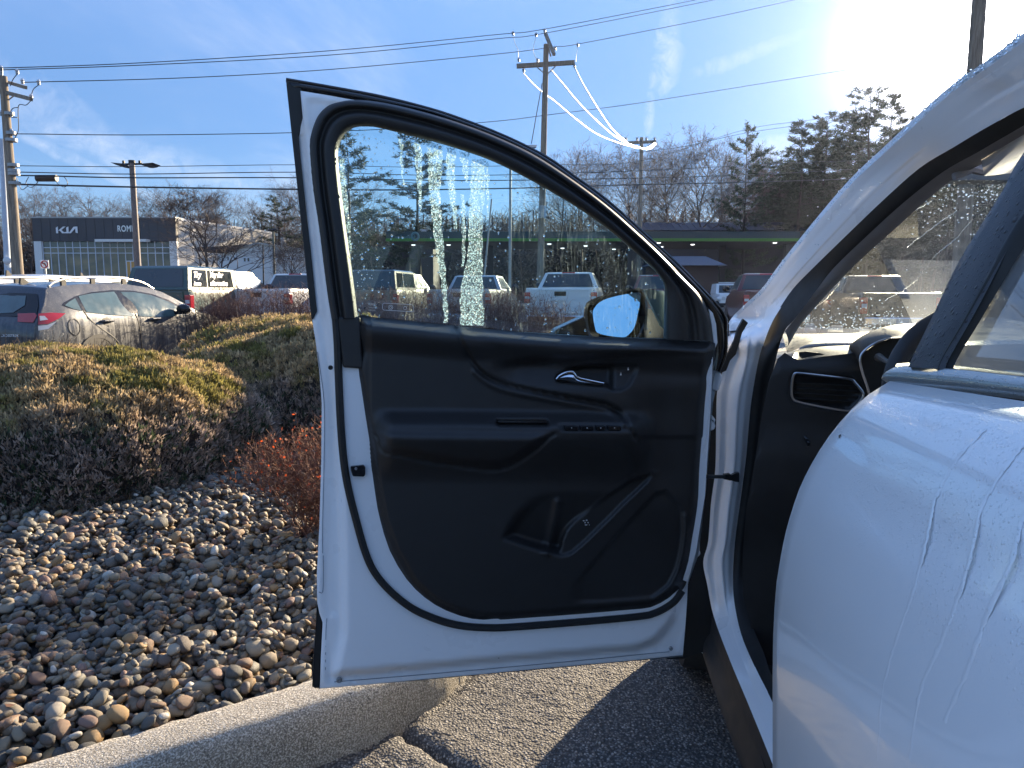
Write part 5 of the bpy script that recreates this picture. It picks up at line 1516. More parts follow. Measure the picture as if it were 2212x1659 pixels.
# handle bowl
bowl = [tuple(p) for p in catmull([(1197.9, 817), (1208, 806), (1224.3, 796.9), (1245, 790), (1266.6, 786.8), (1305, 785.2), (1346, 785.3), (1378, 787), (1374, 806), (1364, 826), (1352, 840), (1325, 846), (1303.7, 836), (1260, 832), (1213.8, 827.6)], 3, closed=True)]
sbw = sdist(x, y, bowl)
mm -= .024 * sst(sbw, 0, 9) * (1 - sst(x, 1312, 1330)) + .007 * sst(sbw, 0, 5) * sst(x, 1312, 1330)
# arm rest: shelf and padded front
arm_y = np.interp(x, [815, 1000, 1190, 1385], [926, 927, 929, 931])
da = y - arm_y
along_ = sst(x, 800, 850) * (1 - sst(x, 1350, 1420))
pad = [tuple(p) for p in catmull([(812, 926), (900, 928), (1000, 929), (1100, 930), (1198, 931), (1187.3, 944), (1160.8, 970), (1135, 988), (1113, 1002), (1096, 1010), (1076, 1014), (1052, 1014), (1028.6, 1012.7), (975, 1005), (922.8, 996.9), (875, 986), (827.6, 975.7), (818, 950)], 3, closed=True)]
sp_ = sdist(x, y, pad)
shelf = sst(da, -48, -6) * (1 - sst(da, -2, 10))
mm += .050 * sst(da, -46, 0) * (1 - sst(da, 6, 120) * 1.0) * along_
mm += .016 * sst(sp_, -1, 22)
mm -= .006 * np.exp(-(dist_line(x, y, pad, True) / 3.0) ** 2) * (y > 936)
# grip slot in the shelf and switch bank
slot = [(1071, 906), (1180, 906), (1188, 914), (1183, 922), (1077, 922), (1069, 914)]
mm -= .020 * sst(sdist(x, y, slot), -1, 4)
sw_ = [(1205, 917), (1340, 918), (1372, 928), (1360, 933), (1210, 931)]
mm -= .006 * sst(sdist(x, y, sw_), -1, 3)
# map pocket
pocket = [tuple(p) for p in catmull([(1081.5, 1160.9), (1092, 1138), (1108, 1113), (1128, 1090), (1150, 1071), (1180, 1055), (1225, 1052), (1270, 1056), (1310, 1053), (1346, 1030), (1368, 1015), (1404, 1000), (1410, 1015), (1409.5, 1028), (1399, 1042), (1372, 1068), (1346, 1092), (1320, 1119), (1293, 1145), (1268, 1170), (1245.5, 1190), (1234, 1198), (1219, 1202), (1204, 1202), (1187.3, 1200.5), (1140, 1186), (1097, 1172), (1085, 1168)], 2, closed=True)]
spk_ = sdist(x, y, pocket)
divd = [(1200, 1210), (1208.5, 1187), (1212, 1165), (1221, 1143), (1240, 1123), (1270, 1102), (1310, 1072), (1346, 1047), (1362, 1036), (1420, 1020)]
right_of = divd + [(1500, 1000), (1500, 1300), (1200, 1300)]
sdv = sdist(x, y, right_of)
depthp = .040 * sst(spk_, 0, 26) * np.clip((y - 1060) / 120, .0, 1)
mm -= depthp * (1 - sst(sdv, -2, 5)) + .010 * sst(spk_, 0, 6) * sst(sdv, -2, 5)
rib = [(1143, 1190), (1152, 1158), (1168, 1120), (1186, 1094), (1200, 1080)]
mm += .010 * np.exp(-(dist_line(x, y, [(1180, 1196), (1192, 1150), (1203, 1100), (1205, 1085)]) / 9) ** 2) * (spk_ > -2)
mm += .002 * np.exp(-(dist_line(x, y, divd[1:]) / 3.0) ** 2)
mm += .0015 * np.exp(-(dist_line(x, y, [(1234, 1199), (1293, 1146), (1346, 1093), (1400, 1042), (1411, 1022), (1405, 1003)]) / 2.5) ** 2)
# speaker field
spo = [(1235, 1267), (1262, 1236), (1300, 1190), (1350, 1135), (1414, 1066), (1440, 1060), (1468, 1090), (1480, 1120), (1477, 1170), (1468, 1220), (1452, 1258), (1420, 1290), (1300, 1300), (1225, 1302)]
sps = sdist(x, y, spo)
mm -= .006 * sst(sps, -2, 5) * sst(x, 1230, 1270)
mm += .006 * np.exp(-(dist_line(x, y, [(1478, 1116), (1480, 1150), (1474, 1195), (1462, 1238), (1445, 1268), (1415, 1290)]) / 5) ** 2)
# broad vertical valley to the hinge side
mm -= .010 * np.exp(-((x - (1420 + (y - 900) * .12)) / 46) ** 2) * sst(y, 780, 900) * (1 - sst(y, 1010, 1100))
trim = mk('trim_panel', [PD(a, b, q) for (a, b), q in zip(V2, mm)], F2, M['plastic'], door)
edge_strip(panel, .0105, -.002, 'trim_edge', M['plastic'], door, True)

def mh(px, py):
    i = int(np.argmin((x - px) ** 2 + (y - py) ** 2)); return float(mm[i])
# chrome pull with its curl
hp = [(1201.6, 818.6), (1208, 811), (1219, 805), (1229, 802.6), (1237.6, 802.8), (1241.5, 806), (1245.5, 812), (1252, 816), (1261.4, 818.6), (1283, 823), (1304.7, 827.5)]
hb = [(1203, 821), (1210, 822.5), (1219, 824.5), (1228, 826), (1237, 828), (1241, 829), (1245.5, 829.8), (1252, 830.6), (1261, 831.6), (1281, 832.8), (1302, 833)]
rings = []
for a, b in zip(catmull(hp, 3), catmull(hb, 3)):
    rings.append([PD(a[0] + (b[0] - a[0]) * t, a[1] + (b[1] - a[1]) * t, .036 + .020 * math.sin(math.pi * (.12 + .80 * t))) for t in (0, .12, .3, .5, .7, .88, 1)])
hm_ = min(mh(1215, 812), .04)
MB().loft(rings).make('door_handle', M['chrome'], door)
MB().tube([PD(a[0], a[1], .046) for a in catmull(hp, 3)], .0011, 6).make('handle_edge', M['chrome'], door)
# lock symbols
mb = MB()
for (cx0, cy0) in ((1341, 807), (1357, 796)):
    for dx, dy_, w_, h_ in ((-1.6, 1.2, 3.2, 2.6), (-1.1, -1.4, .7, 2.6), (.5, -1.4, .7, 2.6), (-1.1, -1.9, 2.3, .7)):
        q = mh(cx0, cy0) + .0012
        mb.poly([PD(cx0 + a, cy0 + b, q) for a, b in ((dx, dy_), (dx + w_, dy_), (dx + w_, dy_ + h_), (dx, dy_ + h_))])
mb.make('lock_symbols', M['glyph'], door, smooth=False, fix=False)
o = MB().prism([PD(a, b, mh(1350, 801) - .003) for a, b in ((1337, 803), (1362, 789), (1366, 793), (1352, 809), (1341, 813))], DM * .0035).make('lock_switch', M['plastic_hard'], door, smooth=False); bevel(o, .001)
for k, (x0, x1) in enumerate(((1216, 1246), (1250, 1279), (1284, 1304), (1309, 1338))):
    o = MB().prism([PD(a, b, mh((x0 + x1) / 2, 924) - .002) for a, b in ((x0, 918), (x1, 918.6), (x1 + 1, 928), (x0 + 2, 927.5))], DM * .010).make('window_switch', M['gloss_black'], door, smooth=False); bevel(o, .0015)
    MB().ellipsoid(PD((x0 + x1) / 2 + 4, 924.5, mh((x0 + x1) / 2, 924) + .009), (.0012, .0006, .0008), 8, 6).make('switch_symbol', M['glyph'], o)
o = MB().prism([PD(a, b, mh(1130, 914) + .003) for a, b in ((1074, 908), (1182, 908.5), (1185, 912), (1076, 911.5))], DM * .006).make('grip_slot_bar', M['gloss_black'], door, smooth=False)
# small emblem on the pocket front
mb = MB()
for px, py, rx, ry in ((1261, 1125, 2.2, 1.4), (1267.5, 1124, 2.2, 1.5), (1264, 1129, 1.4, 2.0), (1270.5, 1129, 1.6, 1.5), (1266, 1134, 3.0, 1.3), (1273, 1134, 1.1, 1.1)):
    c_ = PD(px, py, mh(px, py) + .0012); k = (c_ - CAMV).length / FPX
    mb.ellipsoid(c_, (rx * k, .0006, ry * k), 10, 6)
mb.make('pocket_emblem', M['satin'], door)
# thin bright flange on the hinge side
MB().tube([PD(a, b, .028) for a, b in ((1538, 776), (1535, 830), (1530, 890), (1524, 945), (1518, 975))], .0012, 5).make('hinge_side_flange', M['jamb_white'], door)

# ---------------- glass of the door
go = [(x_ + (8 if x_ > 1400 else (-8 if x_ < 800 else 0)), y_ - (6 if y_ < 690 else -14)) for x_, y_ in glass_px]
go += [(1300, 745), (1100, 732), (981, 722), (850, 708), (770, 702)]
MB().prism([PD(a, b, -.012) for a, b in go], DM * -.004).make('window_glass', M['door_glass'], door, smooth=False, fix=False)
def band(pts, seed):
    r_ = np.random.default_rng(seed)
    P = [(685.8 + .372 * a, 219.4 + .372 * b, .372 * c_) for a, b, c_ in pts]
    L = []; Rr = []
    Q = catmull(P, 14); n_ = len(Q)
    for i, q in enumerate(Q):
        j1 = math.sin(i * .9 + seed) * 1.2 + r_.normal() * .6; j2 = math.sin(i * .7 + seed * 2) * 1.2 + r_.normal() * .6
        L.append((q[0] - q[2] / 2 + j1, q[1])); Rr.append((q[0] + q[2] / 2 + j2, q[1]))
    return L, Rr
go_a = np.array([(a, b) for a, b in win_hole])
mb = MB()
bands = [[(690, 236, 84), (682, 400, 80), (680, 500, 66), (690, 650, 56), (715, 900, 44), (735, 1080, 30), (750, 1285, 26)],
         [(775, 262, 56), (775, 450, 46), (790, 600, 34), (803, 740, 10)],
         [(935, 335, 84), (930, 500, 86), (918, 700, 80), (915, 900, 90), (896, 1100, 130), (900, 1300, 138)],
         [(580, 212, 44), (590, 400, 36), (600, 640, 8)], [(485, 196, 20), (490, 400, 12), (505, 500, 4)], [(143, 330, 22), (152, 500, 34), (178, 700, 18), (195, 900, 6)],
         [(985, 350, 16), (988, 520, 16), (990, 690, 5)], [(842, 540, 20), (850, 760, 22), (845, 960, 12)], [(850, 280, 62), (862, 420, 30), (870, 470, 8)], [(640, 232, 16), (640, 320, 8)]]
for i, b in enumerate(bands):
    L, Rr = band(b, 80 + i)
    ok_ = [k for k in range(len(L)) if L[k][1] > np.interp(L[k][0], [730, 780, 808, 946, 1039, 1106], [330, 274, 275, 309, 339, 368]) + 1]
    if len(ok_) < 2: continue
    k0 = min(ok_)
    mb.loft([[PD(*L[k], -.0172), PD(*Rr[k], -.0172)] for k in range(k0, len(L))])
mb.make('condensation', M['film'], door, smooth=False, fix=False)
def sfilm():
    m, g, bs, out = new_mat('fine_vertical_runs'); g.t.nodes.remove(bs)
    p = OBJ(g); tr = g.n('ShaderNodeBsdfTransparent')
    tl = g.n('ShaderNodeBsdfTranslucent'); tl.inputs[0].default_value = (.75, .84, .86, 1)
    f = g.sstep(g.noise(g.mapping(p, (420, 420, 26)), 1.0, 3, .7), .53, .72)
    f2 = g.sstep(g.noise(p, 9.0, 3), .38, .62)
    f = g.m('MULTIPLY', g.m('MULTIPLY', f, f2), .15)
    mx = g.n('ShaderNodeMixShader'); g.l(f, mx.inputs[0]); g.l(tr.outputs[0], mx.inputs[1]); g.l(tl.outputs[0], mx.inputs[2]); g.l(mx.outputs[0], out.inputs[0]); return m
M['sfilm'] = sfilm()
MB().poly([PD(a, b, -.0168) for a, b in ((1095, 372), (1169, 404), (1243, 449), (1317, 501), (1373, 550), (1414, 589), (1432, 614), (1433, 735), (1120, 722), (1085, 600), (1100, 480))]).make('fine_water_runs', M['sfilm'], door, smooth=False, fix=False)
# single drops
mb = MB(); r_ = np.random.default_rng(9)
def drop(px, py, rp):
    c_ = PD(px, py, -.0165); k = (c_ - CAMV).length / FPX
    mb.ellipsoid(c_, (rp * k, rp * k * .45, rp * k * r_.uniform(1, 1.35)), 8, 5)
cnt = 0
while cnt < 620:
    if cnt < 240: px, py = 735 + abs(r_.normal()) * 55, r_.uniform(285, 690)
    elif cnt < 330: px, py = r_.uniform(770, 960), r_.uniform(275, 420)
    elif cnt < 430: px, py = r_.uniform(735, 1060), r_.uniform(300, 690)
    else: px, py = r_.uniform(1050, 1430), r_.uniform(380, 725)
    if in_poly(np.array([px]), np.array([py]), win_hole)[0]:
        drop(px, py, float(np.clip(r_.lognormal(math.log(1.25), .45), .6, 3.4))); cnt += 1
setp(mb.make('water_drops', M['drop'], door, angle=None), kind='stuff')
# maker's marks on the glass: framed box, small square and a printed bow
mb = MB()
bxp = [(826.8, 656.5), (829, 654.8), (860, 656.4), (890, 658.3), (893, 661), (893, 672), (891, 673.5), (860, 671.6), (829, 669.8), (826, 667)]
mb.tube([PD(a, b, -.0115) for a, b in bxp + [bxp[0]]], .0005, 4)
for c_x, c_y, rr in ((843.5, 664, 5.0), (843.5, 664, 2.4), (875, 665.5, 3.5)):
    mb.tube([PD(c_x + rr * math.cos(a), c_y + rr * math.sin(a), -.0115) for a in np.linspace(0, 6.283, 15)], .00045, 4)
mb.make('glass_stamp_light', M['glyph'], door)
mb = MB()
sq = [(816, 656), (822, 656.4), (822, 661.6), (816, 661.2)]
mb.tube([PD(a, b, -.0115) for a, b in sq + [sq[0]]], .0007, 4)
mb.poly([PD(a, b, -.0112) for a, b in ((785, 663), (791, 663.4), (788.8, 665.6), (791, 668.4), (785, 668), (787.2, 665.6))])
mb.make('glass_stamp_dark', M['gloss_black'], door, smooth=False, fix=False)
mb = MB()
for k in range(9):
    y0 = 655 + k * 2.0
    if k in (3, 6): continue
    mb.tube([PD(794 + (k % 3), y0, -.0115), PD(812, y0 + .7, -.0115)], .00022, 3)
mb.make('glass_stamp_lines', M['glyph'], door)

# ---------------- exterior mirror, seen through the glass
mg = [tuple(p) for p in catmull([(1382.6, 634), (1357, 637), (1335, 641), (1314, 646.5), (1303, 651), (1293, 657), (1286, 665), (1281, 674), (1281.5, 687), (1283.6, 700), (1286, 711), (1289.7, 719.5), (1305, 725), (1322.7, 728), (1337, 729.5), (1350.5, 729.5), (1360, 722), (1367.8, 712.5), (1373, 699), (1376.5, 683), (1380, 669), (1381.7, 657), (1382.8, 645)], 2, closed=True)]
mc = PD(1332, 682, -.235)
vd = (mc - CAMV).normalized()
mn = Vector((-.13, -.975, .16)).normalized()
mir = MB()
mir.poly([PP(a, b, mc, mn) for a, b in mg])
ho = [(1368, 624), (1397, 628), (1400, 650), (1398, 690), (1388, 718), (1372, 740), (1330, 745), (1279, 735), (1268, 720), (1263.7, 700), (1262, 680), (1265, 659), (1275, 649), (1310, 636)]
ho = catmull(ho, 3, closed=True)
rings = []
for sc_, dd in ((.90, -.012), (.97, -.016), (1.0, -.004), (1.03, .03), (1.0, .07), (.85, .11), (.5, .135), (.05, .14)):
    cx0, cy0 = 1333, 686
    rings.append([PP(cx0 + (a - cx0) * sc_, cy0 + (b - cy0) * sc_, mc, mn) - mn * dd for a, b in ho])
hs = MB().loft(rings, closed=True).make('mirror_housing', M['gloss_black'], door)
mo_ = mir.make('mirror_glass', M['mirror'], door, smooth=False, fix=False)
for v in mo_.data.vertices: v.co += mn * .016
if mo_.data.polygons[0].normal.dot(mn) < 0: mo_.data.flip_normals()
# arm of the mirror and pale sail behind it
o = MB().prism([PD(a, b, -.19) for a, b in ((1396, 664), (1415, 668), (1446, 690), (1446, 775), (1396, 775), (1392, 715))], DM * -.06).make('mirror_arm', M['gloss_black'], door, smooth=False); bevel(o, .012, 3)
o = MB().prism([PD(a, b, -.30) for a, b in ((1201, 712), (1235, 696), (1262, 684), (1300, 684), (1300, 765), (1190, 750))], DM * -.05).make('mirror_foot', M['gloss_black'], door, smooth=False); bevel(o, .01, 3)
MB().prism([PD(a, b, -.06) for a, b in ((1392, 626), (1404, 625), (1446, 631), (1446, 720), (1430, 706), (1415, 676))], DM * -.01).make('mirror_sail', M['sail'] if 'sail' in M else M['jamb_white'], door, smooth=False)
# ================================================================ parked vehicles
HEAD = math.atan2(.17, .985)
def vroot(name, px, Y, label, cat, gz=None, corner='rr', hw=.95, back=0.0, group=None, head=HEAD):
    """root on the ground; px is where the rear right corner stands in the photograph"""
    gz = float(ground_z(0, Y)) if gz is None else gz
    X = (px - CX) / FPX * Y * 1.0
    f = Vector((math.sin(head), math.cos(head), 0)); lft = Vector((-f.y, f.x, 0))
    c = Vector((X, Y, gz)) + lft * hw - f * back
    return root(name, tuple(c), label, cat, group, rz=math.pi / 2 - head)
def lwheel(parent, x, y, r=.38, w=.24, sgn=1):
    o = MB().lathe_y([(r * .62, 0), (r * .9, -.01), (r, .03), (r, w - .03), (r * .9, w)], 20, (x, y, r)).make('wheel', M['tyre'], parent, world=False)
    MB().lathe_y([(r * .62, .0), (r * .55, .03), (r * .2, .015), (.001, .01)], 20, (x, y, r)).make('rim', M['alloy'], o, world=False)
def facequad(A, B, C_, D, u0, u1, v0, v1, off):
    """patch on the face A(bottom left) B(bottom right) C(top right) D(top left), pushed out by off"""
    A, B, C_, D = map(Vector, (A, B, C_, D))
    n = (B - A).cross(D - A).normalized()
    def P(u, v): return (A.lerp(B, u)).lerp(D.lerp(C_, u), v) + n * off
    return [P(u0, v0), P(u1, v0), P(u1, v1), P(u0, v1)]
def panel_of(quad, th=.012):
    q = [Vector(p) for p in quad]; n = (q[1] - q[0]).cross(q[3] - q[0]).normalized()
    return MB().hexa([p - n * th for p in q] + q)
def pickup(rt, body, H=1.88, bed=1.40, L=5.7, hw=.97, cab0=2.15, cap=None, tail=None, glassr=None, crew=True, bumper='chrome', topper_paint=None, lamp=(.30, .14), badge=False, sideglass=None, flare=False):
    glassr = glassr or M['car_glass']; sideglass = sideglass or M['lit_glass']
    bs = M[body]
    # lower body as a lofted hull
    R_ = []
    for x, zt, k in ((0.0, bed - .01, .97), (.04, bed, .99), (.2, bed, 1.0), (cab0 - .02, bed, 1.0), (cab0 + .02, bed + .0, .995), (3.9, bed - .03, .99), (4.15, bed - .10, .985), (5.1, bed - .17, .95), (5.45, bed - .26, .88), (5.6, bed - .5, .80)):
        w_ = hw * k
        R_.append([(x, -w_ * .93, .42), (x, -w_ * .985, .62), (x, -w_, .95), (x, -w_ * .985, zt - .10), (x, -w_ * .955, zt), (x, w_ * .955, zt), (x, w_ * .985, zt - .10), (x, w_, .95), (x, w_ * .985, .62), (x, w_ * .93, .42)])
    b = MB().loft(R_, closed=True, caps=True).make('body', bs, rt, world=False, angle=35)
    # bed opening
    MB().box(.10, cab0 - .05, -hw * .82, hw * .82, bed - .02, bed + .002).make('bed_liner', M['rubber'], rt, world=False, smooth=False)
    # cab
    z0, z1 = bed - .01, H
    xb0, xb1, xt0, xt1 = cab0, 4.18, cab0 + .22, 3.35
    wb, wt = hw * .93, hw * .70
    rgs = []
    for t in (0, .25, .5, .75, .9, 1.0):
        e = t; z = z0 + (z1 - z0) * (t if t < .9 else (.955 if t == .9 else 1))
        sh_ = 1 if t < .9 else (.985 if t == .9 else .90)
        x0 = xb0 + (xt0 - xb0) * e; x1 = xb1 + (xt1 - xb1) * e; w_ = (wb + (wt - wb) * e) * sh_
        if t == 1.0: x0 += .07; x1 -= .12
        rgs.append([(x0, -w_, z), (x0 - .03, 0, z), (x0, w_, z), (x1, w_, z), (x1 + .05, 0, z), (x1, -w_, z)])
    MB().loft(rgs, closed=True, caps=True).make('cab', bs, rt, world=False, angle=30)
    def cabface(side):
        if side == 'rear': return ((xb0 - .0, wb, z0), (xb0 - .0, -wb, z0), (xt0, -wt, z1), (xt0, wt, z1))
        if side == 'right': return ((xb0, -wb, z0), (xb1, -wb, z0), (xt1, -wt, z1), (xt0, -wt, z1))
        if side == 'left': return ((xb1, wb, z0), (xb0, wb, z0), (xt0, wt, z1), (xt1, wt, z1))
        return ((xb1, -wb, z0), (xb1, wb, z0), (xt1, wt, z1), (xt1, -wt, z1))
    panel_of(facequad(*cabface('rear'), .07, .93, .10, .86, .042)).make('rear_window', glassr, rt, world=False, smooth=False)
    panel_of(facequad(*cabface('rear'), .36, .64, .90, .96, .042)).make('brake_light', M['red_lens'], rt, world=False, smooth=False)
    if crew:
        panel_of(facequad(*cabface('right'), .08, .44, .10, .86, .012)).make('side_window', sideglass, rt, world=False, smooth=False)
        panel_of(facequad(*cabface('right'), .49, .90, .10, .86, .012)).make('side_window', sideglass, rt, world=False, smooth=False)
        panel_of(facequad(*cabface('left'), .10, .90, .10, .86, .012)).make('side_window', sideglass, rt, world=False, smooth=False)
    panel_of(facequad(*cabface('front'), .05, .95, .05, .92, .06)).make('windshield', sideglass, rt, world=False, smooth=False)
    # tailgate and lamps
    o = MB().box(-.022, .01, -hw * .80, hw * .80, .72, bed - .03).make('tailgate', bs if not tail else M[tail], rt, world=False, smooth=False); bevel(o, .015)
    MB().box(-.036, -.018, -hw * .78, hw * .78, bed - .075, bed - .045).make('tailgate_lip', bs, o, world=False, smooth=False)
    MB().box(-.034, -.018, -.16, .16, bed - .22, bed - .10).make('tailgate_handle', M['gloss_black'], o, world=False, smooth=False)
    if badge:
        MB().prism([(-.024, y_, z_ + bed - .36) for y_, z_ in ((-.15, .01), (-.05, .01), (-.05, .03), (.05, .03), (.05, .01), (.15, .01), (.15, -.03), (.05, -.03), (.05, -.05), (-.05, -.05), (-.05, -.03), (-.15, -.03))], (-.006, 0, 0)).make('emblem', M['satin'], o, world=False, smooth=False)
    for sy in (-1, 1):
        y0, y1 = sorted((sy * hw * .83, sy * (hw + .004)))
        o = MB().box(-.02, .16, y0, y1, bed - .12 - lamp[0], bed - .12).make('taillight', M['red_lens'], rt, world=False, smooth=False); bevel(o, .02)
        MB().box(-.026, -.016, y0 + .02, y1 - .02, bed - .12 - lamp[0] * .62, bed - .12 - lamp[0] * .38).make('reversing_lamp', M['clear_lens'], o, world=False, smooth=False)
        yy = sy * (hw + .10)
        o = MB().ellipsoid((3.75, yy, bed + .10), (.07, .13, .11), 10, 8).make('side_mirror', M['gloss_black'], rt, world=False)
        for xw in (1.25, 4.55):
            lwheel(rt, xw, (-hw * .99 if sy < 0 else hw * .99 - .24), .39)
            pts = [(xw + .50 * math.cos(a), sy * (hw * .985), .39 + .50 * math.sin(a)) for a in np.linspace(0, math.pi, 13)]
            MB().prism([(p[0], p[1] + sy * .006, p[2]) for p in pts], (0, -sy * .02, 0)).make('wheel_well', M['rubber'], rt, world=False, smooth=False)
            if flare:
                rr = [[(xw + q * math.cos(a), sy * (hw + d), .39 + q * math.sin(a)) for q, d in ((.47, .01), (.50, .05), (.58, .04), (.60, -.01))] for a in np.linspace(0, math.pi, 15)]
                MB().loft(rr).make('wheel_flare', M['cladding'], rt, world=False)
    o = MB().box(-.14, .02, -hw * .92, hw * .92, .48, .68).make('bumper', M['chrome'] if bumper == 'chrome' else M['cladding'], rt, world=False, smooth=False); bevel(o, .03)
    MB().box(-.150, -.140, -.15, .15, .50, .65).make('number_plate', M['clear_lens'], o, world=False, smooth=False)
    if cap:
        zt = cap; x0, x1 = -.02, cab0 + .08; w0, w1 = hw * .96, hw * .84
        rg = []
        for t, z in ((0, bed + .004), (.5, (bed + zt) / 2), (.9, zt - .05), (1.0, zt)):
            w_ = w0 + (w1 - w0) * t; q = .06 if t == 1 else 0
            rg.append([(x0 + .20 * t + q, -w_ + q, z), (x0 + .20 * t + q, w_ - q, z), (x1 - q, w_ - q, z), (x1 - q, -w_ + q, z)])
        tp = MB().loft(rg, closed=True, caps=True).make('bed_cap', M[topper_paint or body], rt, world=False, angle=30)
        fr_ = ((x0, -w0, bed), (x1, -w0, bed), (x1, -w1, zt), (x0 + .2, -w1, zt))
        panel_of(facequad(*fr_, .08, .36, .14, .84, .012)).make('cap_window', M['car_glass'], tp, world=False, smooth=False)
        panel_of(facequad(*fr_, .40, .92, .14, .84, .012)).make('cap_window', M['car_glass'], tp, world=False, smooth=False)
        rq = ((x0, w0, bed), (x0, -w0, bed), (x0 + .2, -w1, zt), (x0 + .2, w1, zt))
        panel_of(facequad(*rq, .08, .92, .12, .86, .012)).make('cap_rear_window', M['car_glass'], tp, world=False, smooth=False)
        return fr_
def side_script(rt, fr_, u0, v0, size, txt, seed):
    """hand-painted white lettering on a window"""
    A, B, C_, D = map(Vector, fr_); n = (B - A).cross(D - A).normalized()
    cu = bpy.data.curves.new('txt', 'FONT'); cu.body = txt; cu.size = size; cu.shear = .25; cu.offset = .010
    ob = bpy.data.objects.new('txt', cu); dg = bpy.context.evaluated_depsgraph_get()
    me0 = ob.to_mesh(); V = [v.co.copy() for v in me0.vertices]; F = [tuple(p.vertices) for p in me0.polygons]; ob.to_mesh_clear(); bpy.data.objects.remove(ob); bpy.data.curves.remove(cu)
    ux = (B - A).normalized(); uy = (D - A).normalized()
    o0 = A.lerp(B, u0).lerp(D.lerp(C_, u0), v0) + n * .016
    return mk('window_lettering', [o0 + ux * v.x + uy * v.y for v in V], F, M['glyph'], rt, smooth=False, world=False)

t = vroot('pickup_truck', 416, 18.2, 'dark green pickup with a cap and white lettering on its side windows', 'pickup truck', hw=.90)
fr_ = pickup(t, 'p_green', H=1.93, bed=1.37, hw=.90, cap=1.97, lamp=(.34, .12), bumper='dark', flare=True, glassr=M['car_glass'])
side_script(t, fr_, .09, .52, .22, 'Try', 1); side_script(t, fr_, .10, .20, .13, 'home', 2); side_script(t, fr_, .42, .56, .21, 'Yay for', 3); side_script(t, fr_, .42, .20, .19, 'alternative', 4)
t = vroot('pickup_truck', 628, 20.0, 'white pickup parked behind the bare hedge, left of the open door', 'pickup truck')
pickup(t, 'p_white', sideglass=M['lit_glass'])
t = vroot('pickup_truck', 860, 23.5, 'tan-grey pickup with a dark cap, seen through the left part of the door window', 'pickup truck', hw=.93)
pickup(t, 'p_tan', H=2.0, bed=1.40, hw=.93, cap=2.05, topper_paint='p_black', bumper='dark')
t = vroot('pickup_truck', 1058, 21.9, 'silver pickup behind the two broad wet streaks of the door window', 'pickup truck')
pickup(t, 'p_silver')
t = vroot('pickup_truck', 1288, 20.2, 'white pickup with a black tailgate handle, above the left side of the door mirror', 'pickup truck', hw=1.0)
pickup(t, 'p_white', H=1.93, bed=1.43, hw=1.0, badge=True)
t = vroot('pickup_truck', 1488, 23.8, 'maroon pickup seen at the right end of the door window above the mirror', 'pickup truck')
pickup(t, 'p_maroon', H=1.95)
t = vroot('pickup_truck', 1752, 21.3, 'maroon pickup with one taillight showing between the door and the pillar', 'pickup truck')
pickup(t, 'p_maroon', H=1.93, bed=1.36)
t = vroot('pickup_truck', 2030, 18.6, 'black pickup with tall red taillight, seen through the wet windshield', 'pickup truck')
pickup(t, 'p_black', H=1.80, bed=1.30, lamp=(.42, .12))
t = vroot('pickup_truck', 1236, 46, 'small dark pickup standing far back beyond the white pickup', 'pickup truck'); pickup(t, 'p_navy', H=1.8)

